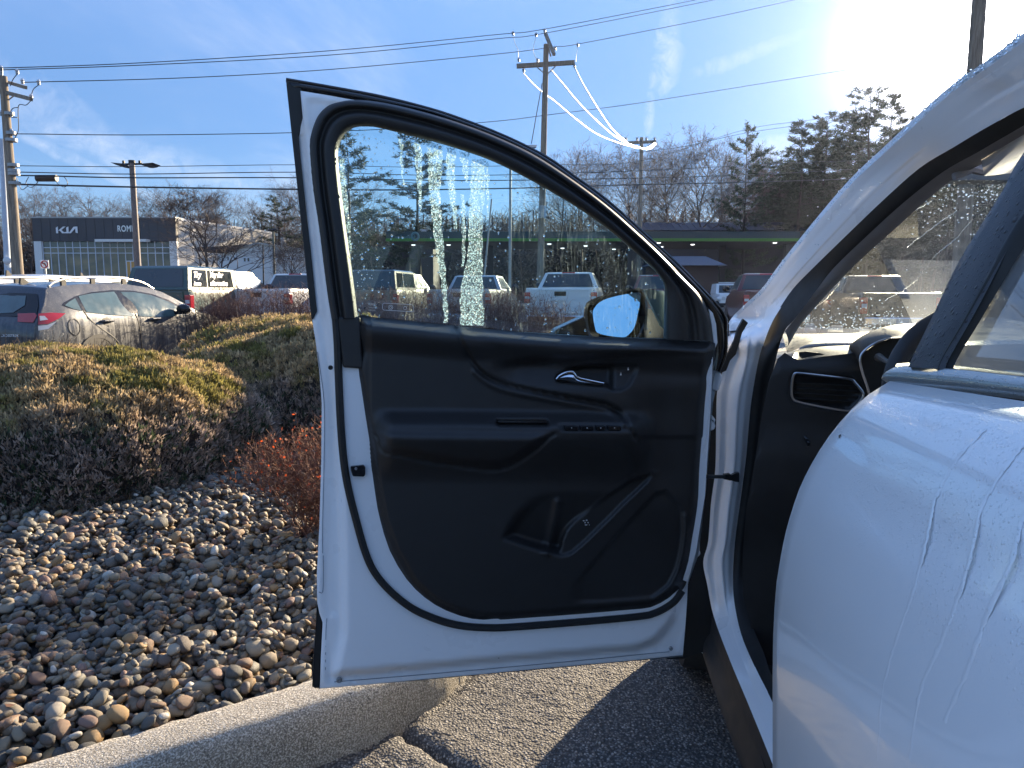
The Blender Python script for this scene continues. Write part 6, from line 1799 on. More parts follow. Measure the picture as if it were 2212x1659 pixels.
# hatchback / SUV body: height field of half-width over side view
def hatch(rt, body, L0=-.93, L1=3.55, roof=1.495, detail=True, glassm=None, rails=True, scale=1.0):
    bs = M[body]; glassm = glassm or M['lit_glass']
    topk = [(-.95, .78), (-.93, .92), (-.885, 1.02), (-.78, 1.16), (-.66, 1.34), (-.62, 1.415), (-.58, 1.445), (-.40, 1.475), (0, 1.51), (.5, 1.53), (1.0, 1.525), (1.45, 1.48), (1.75, 1.40), (2.10, 1.24), (2.45, 1.06), (2.55, 1.03), (3.0, .96), (3.35, .86), (3.5, .72), (3.55, .60)]
    tx, tz = np.array(topk).T; tz = np.where(tz > 1.0, 1.0 + (tz - 1.0) * (roof - 1.0) / .53, tz)
    def top(x): return float(np.interp(x, tx, tz))
    def Wd(x, z):
        w_ = .885 - .05 * max(0, (.55 - z) / .3) ** 2
        w_ -= .02 * max(0, (z - .80)) / .2 if z < 1.0 else .02
        if z > 1.0: w_ -= .23 * ((z - 1.0) / (roof - 1.0)) ** 1.25
        if x < -.35: w_ *= 1 - .15 * ((-.35 - x) / .6) ** 2
        if x > 2.5: w_ *= 1 - .20 * ((x - 2.5) / 1.05) ** 2
        return w_
    xs_ = sorted(set([p[0] for p in topk] + list(np.linspace(-.95, 3.55, 50))))
    R_ = []; K = 14
    for x in xs_:
        zt = top(x); zb = .30 + (.15 if x < -.9 else 0)
        half = [(x, -Wd(x, zb + (zt - zb) * k / K), zb + (zt - zb) * k / K) for k in range(K + 1)]
        wt = Wd(x, zt); crown = []
        for k in range(1, 8):
            a = k / 8; yy = -wt + 2 * wt * a; bow = 1 - (2 * a - 1) ** 2
            crown.append((x - (.07 * bow if x < -.55 else 0) * (1 if x > -.94 else .6), yy, zt + .035 * bow * (1 if -.6 < x < 2.4 else .5)))
        R_.append(half + crown + [(p[0], -p[1], p[2]) for p in reversed(half)])
    MB().loft(R_, caps=True).make('body', bs, rt, world=False, angle=38)
    def side(poly, eps, name, mat, parent=rt, sp=.07, s=-1, thick=0):
        V2, F2 = cdt_mesh(poly, sp)
        V = [(x, s * (Wd(x, z) + eps), z) for x, z in V2]
        o = mk(name, V, F2, mat, parent, world=False); return o
    sc_ = (roof - 1.0) / .53
    def Z(z): return 1.0 + (z - 1.0) * sc_ if z > 1 else z
    for s in ((-1, 1) if detail else (-1,)):
        side([(x, Z(z)) for x, z in ((-.50, 1.205), (-.44, 1.245), (-.20, 1.33), (.15, 1.395), (.6, 1.43), (1.05, 1.425), (1.45, 1.375), (1.80, 1.27), (2.05, 1.15), (2.22, 1.04), (2.0, 1.025), (1.0, 1.06), (.4, 1.085), (-.1, 1.115), (-.28, 1.135), (-.42, 1.17))], .003, 'window_surround', M['gloss_black'], s=s)
        side([(x, Z(z)) for x, z in ((-.45, 1.205), (-.36, 1.25), (-.21, 1.305), (-.20, 1.12), (-.33, 1.15))], .007, 'quarter_window', glassm, s=s)
        side([(x, Z(z)) for x, z in ((-.12, 1.10), (-.13, 1.335), (.15, 1.375), (.62, 1.405), (.81, 1.015), (.3, 1.05))], .007, 'rear_side_window', glassm, s=s)
        side([(x, Z(z)) for x, z in ((.93, 1.01), (.76, 1.40), (1.05, 1.40), (1.42, 1.35), (1.74, 1.25), (1.98, 1.14), (2.10, 1.00), (1.5, .985))], .007, 'front_side_window', glassm, s=s)
        for xx, r in ((0, .37), (2.67, .37)):
            side([(xx + r * math.cos(a), .36 + r * math.sin(a)) for a in np.linspace(-.15, math.pi + .15, 22)], .010, 'wheel_well', M['rubber'], s=s)
            ring_ = [(xx + .37 * math.cos(a), .36 + .37 * math.sin(a)) for a in np.linspace(-.1, math.pi + .1, 22)] + [(xx + .425 * math.cos(a), .36 + .425 * math.sin(a)) for a in np.linspace(math.pi + .1, -.1, 22)]
            side(ring_, .014, 'arch_cladding', M['cladding'], s=s)
            lwheel(rt, xx, -.875 if s < 0 else .635, .335)
        o = MB().ellipsoid((1.86, s * .99, 1.10), (.09, .12, .085), 14, 10).make('side_mirror', M['gloss_black'], rt, world=False)
        MB().box(1.80, 1.90, *sorted((s * .84, s * .96)), 1.02, 1.07).make('mirror_foot', M['gloss_black'], o, world=False, smooth=False)
        for xx in (.22, 1.27):
            mb = MB(); mb.tube([(xx - .12, s * (Wd(xx, .96) + .004), .955), (xx - .09, s * (Wd(xx, .96) + .045), .965), (xx + .09, s * (Wd(xx, .96) + .045), .965), (xx + .12, s * (Wd(xx, .96) + .004), .955)], .016, 8)
            o = mb.make('door_handle', bs, rt, world=False)
            side([(xx + .085 * math.cos(a), .955 + .055 * math.sin(a)) for a in np.linspace(0, 6.1, 14)], .004, 'handle_recess', M['rubber'], o, s=s)
        if rails:
            P = catmull([(-.52, s * .63, Z(1.47)), (-.40, s * .625, Z(1.535)), (-.1, s * .62, Z(1.60)), (.4, s * .62, Z(1.625)), (.9, s * .62, Z(1.62)), (1.35, s * .62, Z(1.57)), (1.62, s * .63, Z(1.46))], 5)
            o = MB().tube(P, .017, 8).make('roof_rail', M['rail'], rt, world=False)
            for xx in (-.25, .30, .95): MB().box(xx - .04, xx + .04, *sorted((s * .605, s * .635)), Z(1.47), Z(1.60)).make('rail_foot', M['cladding'], o, world=False, smooth=False)
        if detail:
            # body seams and fuel flap as thin dark lines on the surface
            def seam_(pts, nm='panel_seam', r=.006):
                MB().tube([(x, s * (Wd(x, z) + .001), z) for x, z in catmull(pts, 5)], r, 4, caps=False).make(nm, M['rubber'], rt, world=False)
            seam_([(-.16, 1.12), (-.10, 1.0), (.10, .86), (.33, .72), (.44, .60), (.45, .42)]); seam_([(.86, 1.06), (.90, .9), (.92, .6), (.90, .36)]); seam_([(2.1, 1.0), (2.08, .8), (2.02, .5), (2.0, .36)])
    P = [(-.40 + .10 * math.cos(a), .90 + .11 * math.sin(a)) for a in np.linspace(0, 2 * math.pi, 25)]
    MB().tube([(x, -(Wd(x, z) + .001), z) for x, z in P], .005, 4, caps=False).make('fuel_flap', M['rubber'], rt, world=False)
    # rear end: everything is laid on the sloping rear surface
    def xr(z):
        zz = min(z, top(-.60)); return float(np.interp(zz, tz[:7], tx[:7]))
    def back(poly, eps, name, mat, parent=rt, sp=.06):
        V2, F2 = cdt_mesh(poly, sp); V = []
        for y, z in V2:
            x = xr(z); w_ = Wd(x, z); bow = max(0, 1 - (y / max(w_, .3)) ** 2)
            n_ = .5 if z > 1 else .15
            V.append((x - .07 * bow * (1 if x > -.94 else .6) - eps, y, z + eps * n_))
        return mk(name, V, F2, mat, parent, world=False)
    back([(y, Z(z)) for y, z in ((-.60, 1.36), (-.69, 1.20), (-.73, 1.075), (-.45, 1.05), (0, 1.04), (.45, 1.05), (.73, 1.075), (.69, 1.20), (.60, 1.36), (.3, 1.375), (-.3, 1.375))], .012, 'rear_window_surround', M['gloss_black'])
    back([(y, Z(z)) for y, z in ((-.47, 1.33), (-.52, 1.2), (-.42, 1.10), (0, 1.08), (.42, 1.10), (.52, 1.2), (.47, 1.33), (0, 1.345))], .018, 'rear_window', glassm)
    for s in (-1, 1):
        back([(s * y, z) for y, z in ((.48, 1.085), (.70, 1.09), (.745, 1.06), (.73, .975), (.53, .985))], .014, 'taillight', M['red_lens'])
        o = side([(-.86, 1.09), (-.70, 1.10), (-.50, 1.085), (-.62, 1.02), (-.78, .955), (-.895, .95)], .012, 'taillight', M['red_lens'], s=s, sp=.05)
        side([(-.86, 1.06), (-.80, 1.06), (-.77, 1.01), (-.87, 1.0)], .016, 'reversing_lamp', M['clear_lens'], o, s=s, sp=.05)
        side([(-.895, .935), (-.79, .94), (-.66, .985), (-.78, .89), (-.90, .875)], .010, 'lower_lamp', M['clear_lens'], s=s, sp=.05)
    MB().box(-.99, -.90, -.28, .28, .82, .93).make('number_plate_recess', M['rubber'], rt, world=False, smooth=False)
    o = MB().box(-1.0, -.90, -.80, .80, .36, .58).make('rear_bumper', M['cladding'], rt, world=False, smooth=False); bevel(o, .04, 3)
    o = MB().prism([(-.30, 0, Z(1.50)), (-.12, 0, Z(1.51)), (-.24, 0, Z(1.60)), (-.28, 0, Z(1.60))], (0, .03, 0)).make('roof_antenna', M['cladding'], rt, world=False, smooth=False)
    return xr, back
M['rail'] = pbr('pale_silver_roof_rail', (.58, .58, .56), .35, metal=.4)
YS = 10.3; XS = (210 - CX) / FPX * YS
f_ = Vector((math.sin(HEAD), math.cos(HEAD), 0)); l_ = Vector((-f_.y, f_.x, 0))
t = root('parked_car', tuple(Vector((XS, YS, -.11)) + l_ * .88), 'dusty grey hatchback with pale roof rails, parked just behind the nearest evergreen shrub', 'car', rz=math.pi / 2 - HEAD)
xr, back = hatch(t, 'p_grey')
def text_on(parent, txt, size, fn, mat, name='lettering', off=.004, world=False):
    cu = bpy.data.curves.new('txt', 'FONT'); cu.body = txt; cu.size = size; cu.offset = off * size; cu.space_character = 1.1
    ob = bpy.data.objects.new('txt', cu); me0 = ob.to_mesh(); V = [v.co.copy() for v in me0.vertices]; F = [tuple(p.vertices) for p in me0.polygons]; ob.to_mesh_clear(); bpy.data.objects.remove(ob); bpy.data.curves.remove(cu)
    return mk(name, [fn(v.x, v.y) for v in V], F, mat, parent, smooth=False, world=world)
text_on(t, 'CROSSTREK', .045, lambda u, v: (-.985, -.30 - u, .795 + v), M['glyph'], 'badge', .02)
def at_car(name, px, Y, gz, body, roof_, label, **kw):
    X = (px - CX) / FPX * Y
    t = root(name, tuple(Vector((X, Y, gz)) + l_ * .88), label, 'car', rz=math.pi / 2 - HEAD)
    hatch(t, body, roof=roof_, detail=False, **kw)
at_car('parked_car', 120, 17.0, -.03, 'p_white', 1.72, 'white sport utility vehicle whose roof shows right behind the grey hatchback', rails=False)
at_car('parked_car', 250, 24.0, .05, 'p_white', 1.80, 'white sport utility vehicle farther back, its roof under the showroom windows', rails=False)
at_car('parked_car', 60, 27.0, .05, 'p_silver', 1.85, 'silver sport utility vehicle with only its roof showing at the left edge', rails=False)
at_car('parked_car', -30, 14.0, -.06, 'p_silver', 1.60, 'silver car at the left edge, its windshield just in view beside the grey hatchback', rails=False)
at_car('parked_car', 1900, 22.5, .0, 'p_navy', 1.62, 'dark blue hatchback seen through the lower left part of the wet windshield')
at_car('parked_car', 742, 27, .1, 'p_navy', 1.75, 'dark vehicle at the left edge of the door window', rails=False)
at_car('parked_car', 640, 40, .2, 'p_navy', 1.70, 'dark vehicle far back below the low white building', rails=False)

# white off-road vehicle facing the camera at the far side
X = (1575 - CX) / FPX * 46; gz = float(ground_z(0, 46))
t = root('offroad_vehicle', (X, 46, gz), 'white boxy off-road vehicle facing the camera under the fuel canopy', 'car', rz=-math.pi / 2)
o = MB().box(-1.9, .3, -.78, .78, .55, 1.18).make('body', M['p_white'], t, world=False); bevel(o, .08, 3)
o = MB().hexa([(-1.9, -.78, 1.17), (-.55, -.78, 1.17), (-.55, .78, 1.17), (-1.9, .78, 1.17), (-1.85, -.70, 1.83), (-.72, -.70, 1.83), (-.72, .70, 1.83), (-1.85, .70, 1.83)]).make('cab', M['p_white'], t, world=False); bevel(o, .06, 3)
panel_of(facequad((-.55, -.78, 1.17), (-.55, .78, 1.17), (-.72, .70, 1.83), (-.72, -.70, 1.83), .12, .88, .12, .84, .012)).make('windshield', M['car_glass'], t, world=False, smooth=False)
MB().box(.29, .315, -.34, .34, .70, 1.05).make('grille', M['rubber'], t, world=False, smooth=False)
for s in (-1, 1):
    MB().lathe_y([(.001, 0), (.11, 0), (.12, .02)], 14, (0, 0, 0))
    MB().cyl((.30, s * .52, .90), .11, .03, 'x', 16).make('headlight', M['clear_lens'], t, world=False)
    o = MB().box(-.35, .36, *sorted((s * .66, s * .92)), .80, 1.0).make('fender', M['p_white'], t, world=False); bevel(o, .05, 2)
    lwheel(t, 0, s * .84 - .12, .38); lwheel(t, -1.6, s * .84 - .12, .38)
o = MB().box(.34, .46, -.75, .75, .48, .62).make('bumper', M['cladding'], t, world=False); bevel(o, .02)
MB().box(-.60, -.56, -.62, .62, 1.86, 1.92).make('light_bar', M['clear_lens'], t, world=False, smooth=False)

# ================================================================ buildings
def flat(name, mat, parent, P, th, fix=True):
    return MB().prism(P, th).make(name, mat, parent, smooth=False, fix=fix)
Yk = 75.0
def K(px, py, dy=0.0): return PY(px, py, Yk + dy)
zt = K(72, 471).z; x0 = K(72, 520).x; x1 = K(381, 520).x; gzk = float(ground_z(0, Yk)); zf = K(200, 521).z
b = root('car_dealership', ((x0 + x1) / 2, Yk, gzk), 'car showroom with a charcoal fascia reading KIA above a wall of white-framed glass', 'building')
o = MB().box(x0, x1, Yk, Yk + 3, zf, zt).make('fascia', M['charcoal'], b, smooth=False)
npan = 16
for i in range(1, npan):
    xx = x0 + (x1 - x0) * i / npan
    MB().box(xx - .012, xx + .012, Yk - .02, Yk + .01, zf + .02, zt - .02).make('cladding_joint', M['rubber'], o, smooth=False)
MB().box(x0 - .05, x1 + .05, Yk - .05, Yk + 3, zt, zt + .12).make('coping', M['galv'], b, smooth=False)
# the logo: joined strokes
lg = [[(0, 0), (.11, 0), (.11, 1), (0, .82)], [(.11, .36), (.42, 1), (.56, 1), (.26, .40)], [(.20, .46), (.30, .52), (.50, 0), (.34, 0)], [(.34, 0), (.64, 0), (.64, .22), (.46, .16)],
      [(.60, 0), (.72, 0), (.72, 1), (.60, .84)], [(.72, .0), (.84, 0), (1.12, .78), (1.02, .95)], [(.72, 0), (.80, 0), (.80, .16), (.72, .16)], [(1.02, .95), (1.12, .72), (1.24, 1), (1.12, 1)], [(1.12, 0.12), (1.24, .0), (1.24, 1), (1.12, 1)]]
la = K(122.5, 504); lb = K(169, 504); hgt = (K(122, 489.5).z - la.z); wd = (lb.x - la.x) / 1.24
mb = MB()
for i, q in enumerate(lg): mb.prism([(la.x + a * wd, Yk - .04 - .0015 * i, la.z + c_ * hgt) for a, c_ in q], (0, -.05, 0))
mb.make('logo_letters', M['logo_white'], b, smooth=False)
p0 = K(257, 500); sz = (K(257, 487).z - p0.z) * 1.42
text_on(b, 'ROME', sz, lambda u, v: (p0.x - .15 + u * .72, Yk - .03, p0.z + v), M['satin'], 'name_letters', .02, world=True)
# glass wall
zb = gzk
pl = MB().box(x0, x0 + .75 * 1.0, Yk + .02, Yk + 3, zb, zf).make('corner_pillar', M['white_wall'], b, smooth=False)
MB().box(x1 - .75, x1, Yk + .02, Yk + 3, zb, zf).make('corner_pillar', M['white_wall'], b, smooth=False)
gx0, gx1 = x0 + .78, x1 - .78
nc = 17; cwid = (gx1 - gx0) / nc
za, zc2 = K(200, 534.6).z, K(200, 546.5).z
MB().box(gx0, gx1, Yk + 2.2, Yk + 2.3, zb, zf).make('back_wall', M['amber_in'], b, smooth=False)
rows = [(zb, zc2), (zc2, za), (za, zf)]
pm = {}
for i in range(nc):
    for r0, (ra, rb_) in enumerate(rows):
        me = None
        o = MB().box(gx0 + i * cwid + .035, gx0 + (i + 1) * cwid - .035, Yk + .25, Yk + .27, ra + .03, rb_ - .03).make('pane', M['pane_top'] if r0 == 2 else M['pane'], b, smooth=False)
for i in range(nc + 1):
    MB().box(gx0 + i * cwid - .035, gx0 + i * cwid + .035, Yk + .20, Yk + .32, zb, zf).make('mullion', M['mullion'], b, smooth=False)
for zz in (za, zc2): MB().box(gx0, gx1, Yk + .19, Yk + .33, zz - .035, zz + .035).make('transom', M['mullion'], b, smooth=False)
cn = K(215, 519); ce = K(325, 523)
MB().box(cn.x, ce.x, Yk - .9, Yk - .02, ce.z - .02, cn.z + .05).make('entrance_canopy', M['white_wall'], b, smooth=False)
dx0, dx1 = K(270, 560).x, K(291, 560).x
MB().box(dx0, dx1, Yk + .10, Yk + .18, zb, K(270, 563).z).make('entrance_door', M['mullion'], b, smooth=False)
MB().box(dx0 + .12, (dx0 + dx1) / 2 - .06, Yk + .08, Yk + .10, zb + .1, K(270, 565).z).make('door_pane', M['amber_in'], b, smooth=False)
MB().box((dx0 + dx1) / 2 + .06, dx1 - .12, Yk + .08, Yk + .10, zb + .1, K(270, 565).z).make('door_pane', M['amber_in'], b, smooth=False)
# side wing running back
e = PY(590, 495, 92); e2 = PY(640, 500, 97)
zt2 = zt - .15
def wall(name, mat, A, B_, z0, z1, th, parent, off=0.0):
    A = Vector(A); B_ = Vector(B_); d = (B_ - A).normalized(); n = Vector((d.y, -d.x, 0))
    P = [A + n * off, B_ + n * off]
    return MB().hexa([(p.x, p.y, z0) for p in (P[0], P[1], P[1] - n * th, P[0] - n * th)] + [(p.x, p.y, z1) for p in (P[0], P[1], P[1] - n * th, P[0] - n * th)]).make(name, mat, parent, smooth=False)
A = Vector((x1 + .02, Yk + .5, 0)); B2 = Vector((e.x, 92, 0))
wall('side_wall', M['pale_wall'], A, B2, zb, zt2, .4, b); wall('parapet', M['white_wall'], A, B2, zt2, zt2 + .22, .5, b, .05)
wall('rear_block', M['pale_wall'], B2 + Vector((.6, 2, 0)), Vector((e2.x, 97, 0)), zb, zt2 - .5, .4, b); wall('rear_parapet', M['white_wall'], B2 + Vector((.6, 2, 0)), Vector((e2.x, 97, 0)), zt2 - .5, zt2 - .3, .5, b, .05)
d = (B2 - A).normalized(); n = Vector((d.y, -d.x, 0)); Lw = (B2 - A).length
for k in range(8):     # horizontal and vertical joints of the siding
    q = A + d * (Lw * (k + .5) / 8)
    wall('siding_joint', M['galv'], q, q + d * .03, zb + 4, zt2 - .02, .05, b, .012)
for k, (u0, u1, w0, w1) in enumerate(((.12, .24, .0, 3.4), (.25, .36, .0, 3.4), (.62, .70, 3.4, 5.2), (.80, .86, 3.4, 5.2))):
    q0 = A + d * Lw * u0; q1 = A + d * Lw * u1
    o = wall('window', M['mullion'], q0, q1, zb + w0 + .2, zb + w1, .1, b, .05)
    nr = 3 if w1 - w0 > 2 else 1
    for r0 in range(nr):
        for c0 in range(2):
            qa = q0.lerp(q1, .04 + .5 * c0); qb = q0.lerp(q1, .46 + .5 * c0); hh = (w1 - w0 - .2) / nr
            wall('pane', M['car_glass'], qa, qb, zb + w0 + .25 + hh * r0, zb + w0 + .15 + hh * (r0 + 1), .02, o, .07)

# low white building with a gable
Yl = 66.0
lb_ = root('low_building', (PY(560, 600, Yl).x, Yl, float(ground_z(0, Yl))), 'low white building with a gabled front, right of the car showroom', 'building')
gl_ = float(ground_z(0, Yl))
def Q(px, py): p = PY(px, py, Yl); return (p.x, p.z)
pts = [Q(470, 600), Q(470, 552), Q(488, 546), Q(540, 530), Q(560, 526), Q(665, 541), Q(665, 600)]
pts = [(a, gl_ if i in (0, 6) else c_) for i, (a, c_) in enumerate(pts)]
MB().prism([(a, Yl, c_) for a, c_ in pts], (0, 4, 0)).make('wall', M['white_wall'], lb_, smooth=False)
MB().prism([(a, Yl - .4, c_) for a, c_ in (Q(430, 534), Q(470, 533), Q(538, 528), Q(500, 545), Q(432, 543))], (0, 3, 0)).make('porch_roof', M['store_dark'], lb_, smooth=False)
MB().prism([(a, Yl - .25, c_) for a, c_ in (Q(486, 545), Q(540, 528), Q(560, 524), Q(666, 539), Q(666, 542), Q(560, 527.5), Q(540, 531.5), Q(487, 548))], (0, 4.4, 0)).make('roof_edge', M['pale_wall'], lb_, smooth=False)
for x_0, x_1, y_0, y_1 in ((471, 476, 552, 562), (490.5, 495.5, 554, 563), (505, 511, 555, 563), (526, 532, 556, 566), (534, 540, 556, 566), (620, 628, 556, 561), (630, 640, 557, 562), (612, 616, 560, 575)):
    a0, c0 = Q(x_0, y_1); a1, c1 = Q(x_1, y_0)
    o = MB().box(a0, a1, Yl - .03, Yl + .02, c0, c1).make('window', M['mullion'], lb_, smooth=False)
    MB().box(a0 + .05, a1 - .05, Yl - .045, Yl - .031, c0 + .05, c1 - .05).make('pane', M['car_glass'], o, smooth=False)

# fuel canopy with teal fascia and lime stripe
Yc = 56.0
def G(px, py, Y=Yc): return PY(px, py, Y)
xa, xb = G(834, 510).x, G(1728, 510).x; zc0, zc1 = G(1200, 519.5).z, G(1200, 500).z
cn_ = root('fuel_canopy', ((xa + xb) / 2, Yc, float(ground_z(0, Yc))), 'long fuel station canopy with teal fascia and a lime green stripe along its lower edge', 'canopy')
MB().box(xa, xb, Yc, Yc + 9, zc0 + .16, zc1).make('fascia', M['canopy'], cn_, smooth=False)
MB().box(xa - .03, xb + .03, Yc - .03, Yc + 9.03, zc0 - .04, zc0 + .155).make('stripe', M['lime'], cn_, smooth=False)
MB().box(xa + .2, xb - .2, Yc + .2, Yc + 8.8, zc0 - .10, zc0 - .045).make('soffit', M['store_dark'], cn_, smooth=False)
p1 = G(846, 518.5)
text_on(cn_, 'Cumberland', .52, lambda u, v: (p1.x + u * .62, Yc - .02, p1.z + .02 + v), M['teal_letters'], 'sign_letters', .01, world=True)
c_ = G(897, 511); mb = MB()
mb.tube([(c_.x + .26 * math.cos(a), Yc - .03, c_.z + .27 * math.sin(a)) for a in np.linspace(0, 6.283, 19)], .085, 6, caps=False); mb.make('round_logo', M['teal_letters'], cn_)
gg = float(ground_z(0, Yc + 4))
for px in (880, 1060, 1240, 1420, 1560, 1700):
    q = G(px, 560, Yc + 4.5)
    MB().box(q.x - .2, q.x + .2, Yc + 4.3, Yc + 4.7, gg, zc0).make('column', M['store_dark'], cn_, smooth=False)
    MB().box(q.x - .45, q.x + .45, Yc + 4.0, Yc + 5.0, gg + .15, gg + 1.9).make('fuel_pump', M['store_dark'], cn_, smooth=False)
for px, py in ((893, 529), (969, 529), (1186.6, 527), (1215, 536), (1265, 531), (1326, 549), (1423, 524), (1429, 533), (1496, 528), (1674, 521)):
    dY = Yc + 1.5 + max(0, (py - 522)) * .5 if py < 540 else Yc + 8
    zz = zc0 - .11; d0 = ray(px, py); Yl_ = min(max((zz - CAM_H) / (d0.z) * d0.y if d0.z > 0 else Yc + 2, Yc + .8), Yc + 8.4)
    q = PY(px, py, Yl_)
    MB().ellipsoid((q.x, Yl_, zz), (.17, .17, .06), 12, 6).make('canopy_lamp', M['lamp'], cn_)
# store behind it
Yd = 76.0; gd = float(ground_z(0, Yd))
sb = root('store_building', (G(1500, 600, Yd).x, Yd, gd), 'dark store behind the fuel canopy with a long blue-grey metal roof', 'building')
xa2, xb2 = G(1385, 500, Yd).x, G(1800, 500, Yd).x
zr1, zr0 = G(1500, 474, Yd).z, G(1500, 497, Yd).z
MB().box(xa2 + .5, xb2 - .5, Yd + 1, Yd + 12, gd, zr0).make('wall', M['store_dark'], sb, smooth=False)
MB().hexa([(xa2, Yd, zr0), (xb2, Yd, zr0), (xb2, Yd + 13, zr0), (xa2, Yd + 13, zr0), (xa2 + .4, Yd + 3, zr1), (xb2 - .4, Yd + 3, zr1), (xb2 - .4, Yd + 10, zr1), (xa2 + .4, Yd + 10, zr1)]).make('roof', M['roof_blue'], sb, smooth=False)
for k in range(26):
    xx = xa2 + .6 + (xb2 - xa2 - 1.2) * k / 25
    MB().tube([(xx, Yd - .01, zr0 + .02), (xx, Yd + 3, zr1 + .02)], .04, 4).make('roof_seam', M['roof_blue'], sb, smooth=False)
sb2 = root('store_building', (G(900, 600, 70).x, 70, float(ground_z(0, 70))), 'small building with blue hipped roof behind the left end of the fuel canopy', 'building')
g70 = float(ground_z(0, 70)); a0, a1 = G(846, 505, 70).x, G(944, 505, 70).x; zz0, zz1 = G(900, 506, 70).z, G(900, 488, 70).z
MB().box(a0 + .5, a1 - .5, 71, 77, g70, zz0).make('wall', M['store_dark'], sb2, smooth=False)
MB().hexa([(a0, 70, zz0), (a1, 70, zz0), (a1, 78, zz0), (a0, 78, zz0), (a0 + 1.4, 73.5, zz1), (a1 - 1.4, 73.5, zz1), (a1 - 1.4, 74.5, zz1), (a0 + 1.4, 74.5, zz1)]).make('roof', M['roof_blue'], sb2, smooth=False)
# brick kiosk under a dark hipped roof
Ye = 50.0; ge = float(ground_z(0, Ye))
kb = root('kiosk', (G(1480, 600, Ye).x, Ye, ge), 'low dark brick building with a hipped roof under the canopy, behind the door frame', 'building')
a0, a1 = G(1418, 600, Ye).x, G(1568, 600, Ye).x; z0_, z1_ = G(1500, 573, Ye).z, G(1500, 550, Ye).z
MB().box(a0, a1 - .4, Ye + .5, Ye + 4, ge, z0_).make('wall', M['brick'], kb, smooth=False)
MB().hexa([(a0 - .4, Ye, z0_), (a1 + .1, Ye, z0_), (a1 + .1, Ye + 5, z0_), (a0 - .4, Ye + 5, z0_), (a0 + 1, Ye + 2, z1_), (a1 - .9, Ye + 2, z1_), (a1 - .9, Ye + 3, z1_), (a0 + 1, Ye + 3, z1_)]).make('roof', M['roof_blue'], kb, smooth=False)
# white kerb stop and lane line seen beyond the door
q0 = PZ(1408, 652, .02)
# ================================================================ poles, lamps, wires
def pole(name, px, ytop, px_t, Y, r0, r1, mat, label, cat, sides=12):
    gz = float(ground_z(0, Y)); base = PY(px, 640, Y); tp = PY(px_t, ytop, Y)
    rt = root(name, (base.x, Y, gz), label, cat)
    MB().tube([(base.x, Y, gz - .2), tp], [r0, r1], sides).make('post', mat, rt)
    return rt, tp
def bar(pts, r, name, mat, rt, sides=6, sq=False):
    return MB().tube(pts, r, 4 if sq else sides).make(name, mat, rt, smooth=not sq)
def insul(p, rt, s=1.0):
    o = MB().cyl((p[0], p[1], p[2]), .05 * s, .10 * s, 'z', 10).make('insulator', M['galv'], rt)
    MB().cyl((p[0], p[1], p[2] + .10 * s), .075 * s, .07 * s, 'z', 10, .03 * s).make('insulator_cap', M['clear_lens'], o)
Yp = 26.0
rt, tp = pole('utility_pole', 42, 165, 7, Yp, .205, .12, M['wood'], 'weathered wooden utility pole at the left edge with two short crossarms and jumper wires', 'utility pole')
def U(px, py, dy=0.0): return PY(px, py, Yp + dy)
bar([U(14, 177, 1), U(55, 189, -1)], .075, 'crossarm', M['wood'], rt, sq=True); bar([U(-14, 193, .6), U(67, 214, -1)], .085, 'crossarm', M['wood'], rt, sq=True)
bar([U(-2, 200), U(17, 217)], .022, 'arm_brace', M['galv'], rt); bar([U(31, 206), U(17, 217)], .022, 'arm_brace', M['galv'], rt)
bar([U(3, 148), U(3, 175)], .05, 'pole_top_pin', M['galv'], rt)
for a, c_ in ((3, 153), (37.5, 160), (49, 181), (84, 183), (24, 253), (3, 250), (25, 289), (68, 214)): insul(U(a, c_), rt, 1.0)
for P in (((37, 160), (28, 172), (22, 186)), ((84, 183), (72, 193), (66, 212)), ((66, 218), (56, 227), (42, 226), (39, 240), (40, 278), (34, 295), (26, 305)), ((39, 232), (28, 234), (21, 244)), ((38, 254), (24, 253))):
    bar([U(*p) for p in catmull(P, 4)], .014, 'jumper_wire', M['wire'], rt, 5)
for yy in (249, 291, 306, 360, 372, 379, 399): MB().cyl(tuple(U(14 + (yy - 165) * .075, yy)), .16 if yy < 300 else .19, .10, 'z', 12).make('pole_band', M['galv'], rt)
bar([U(24 + 3, 470), U(34, 577)], .045, 'conduit', M['galv'], rt)
rt, tp = pole('pole', 17, 300, 3, 29, .13, .09, M['white_post'], 'pale grey metal pole standing just left of the wooden utility pole', 'pole')
MB().ellipsoid(PY(15, 563, 28.8), (.16, .05, .16), 12, 8).make('round_fitting', M['clear_lens'], rt)
Ym = 40.0
rt, tp = pole('utility_pole', 1165, 96, 1180, Ym, .20, .14, M['wood'], 'tall wooden utility pole behind the open door with a wide crossarm', 'utility pole')
def W_(px, py, dy=0.0): return PY(px, py, Ym + dy)
bar([W_(1116, 143), W_(1241, 135)], .14, 'crossarm', M['wood'], rt, sq=True)
bar([W_(1178, 72, 0), W_(1197, 118, -1.2)], .10, 'crossarm', M['wood'], rt, sq=True); bar([W_(1183, 97), W_(1190, 122)], .05, 'arm_brace', M['wood'], rt, sq=True)
bar([W_(1160, 145), W_(1176, 159)], .03, 'arm_brace', M['galv'], rt); bar([W_(1200, 143), W_(1183, 160)], .03, 'arm_brace', M['galv'], rt)
for a, c_ in ((1176.5, 70), (1120.5, 133), (1161, 134), (1199, 108), (1108, 76), (1158, 79), (1248, 101), (1131, 156), (1241, 146)): insul(W_(a, c_), rt, 1.2)
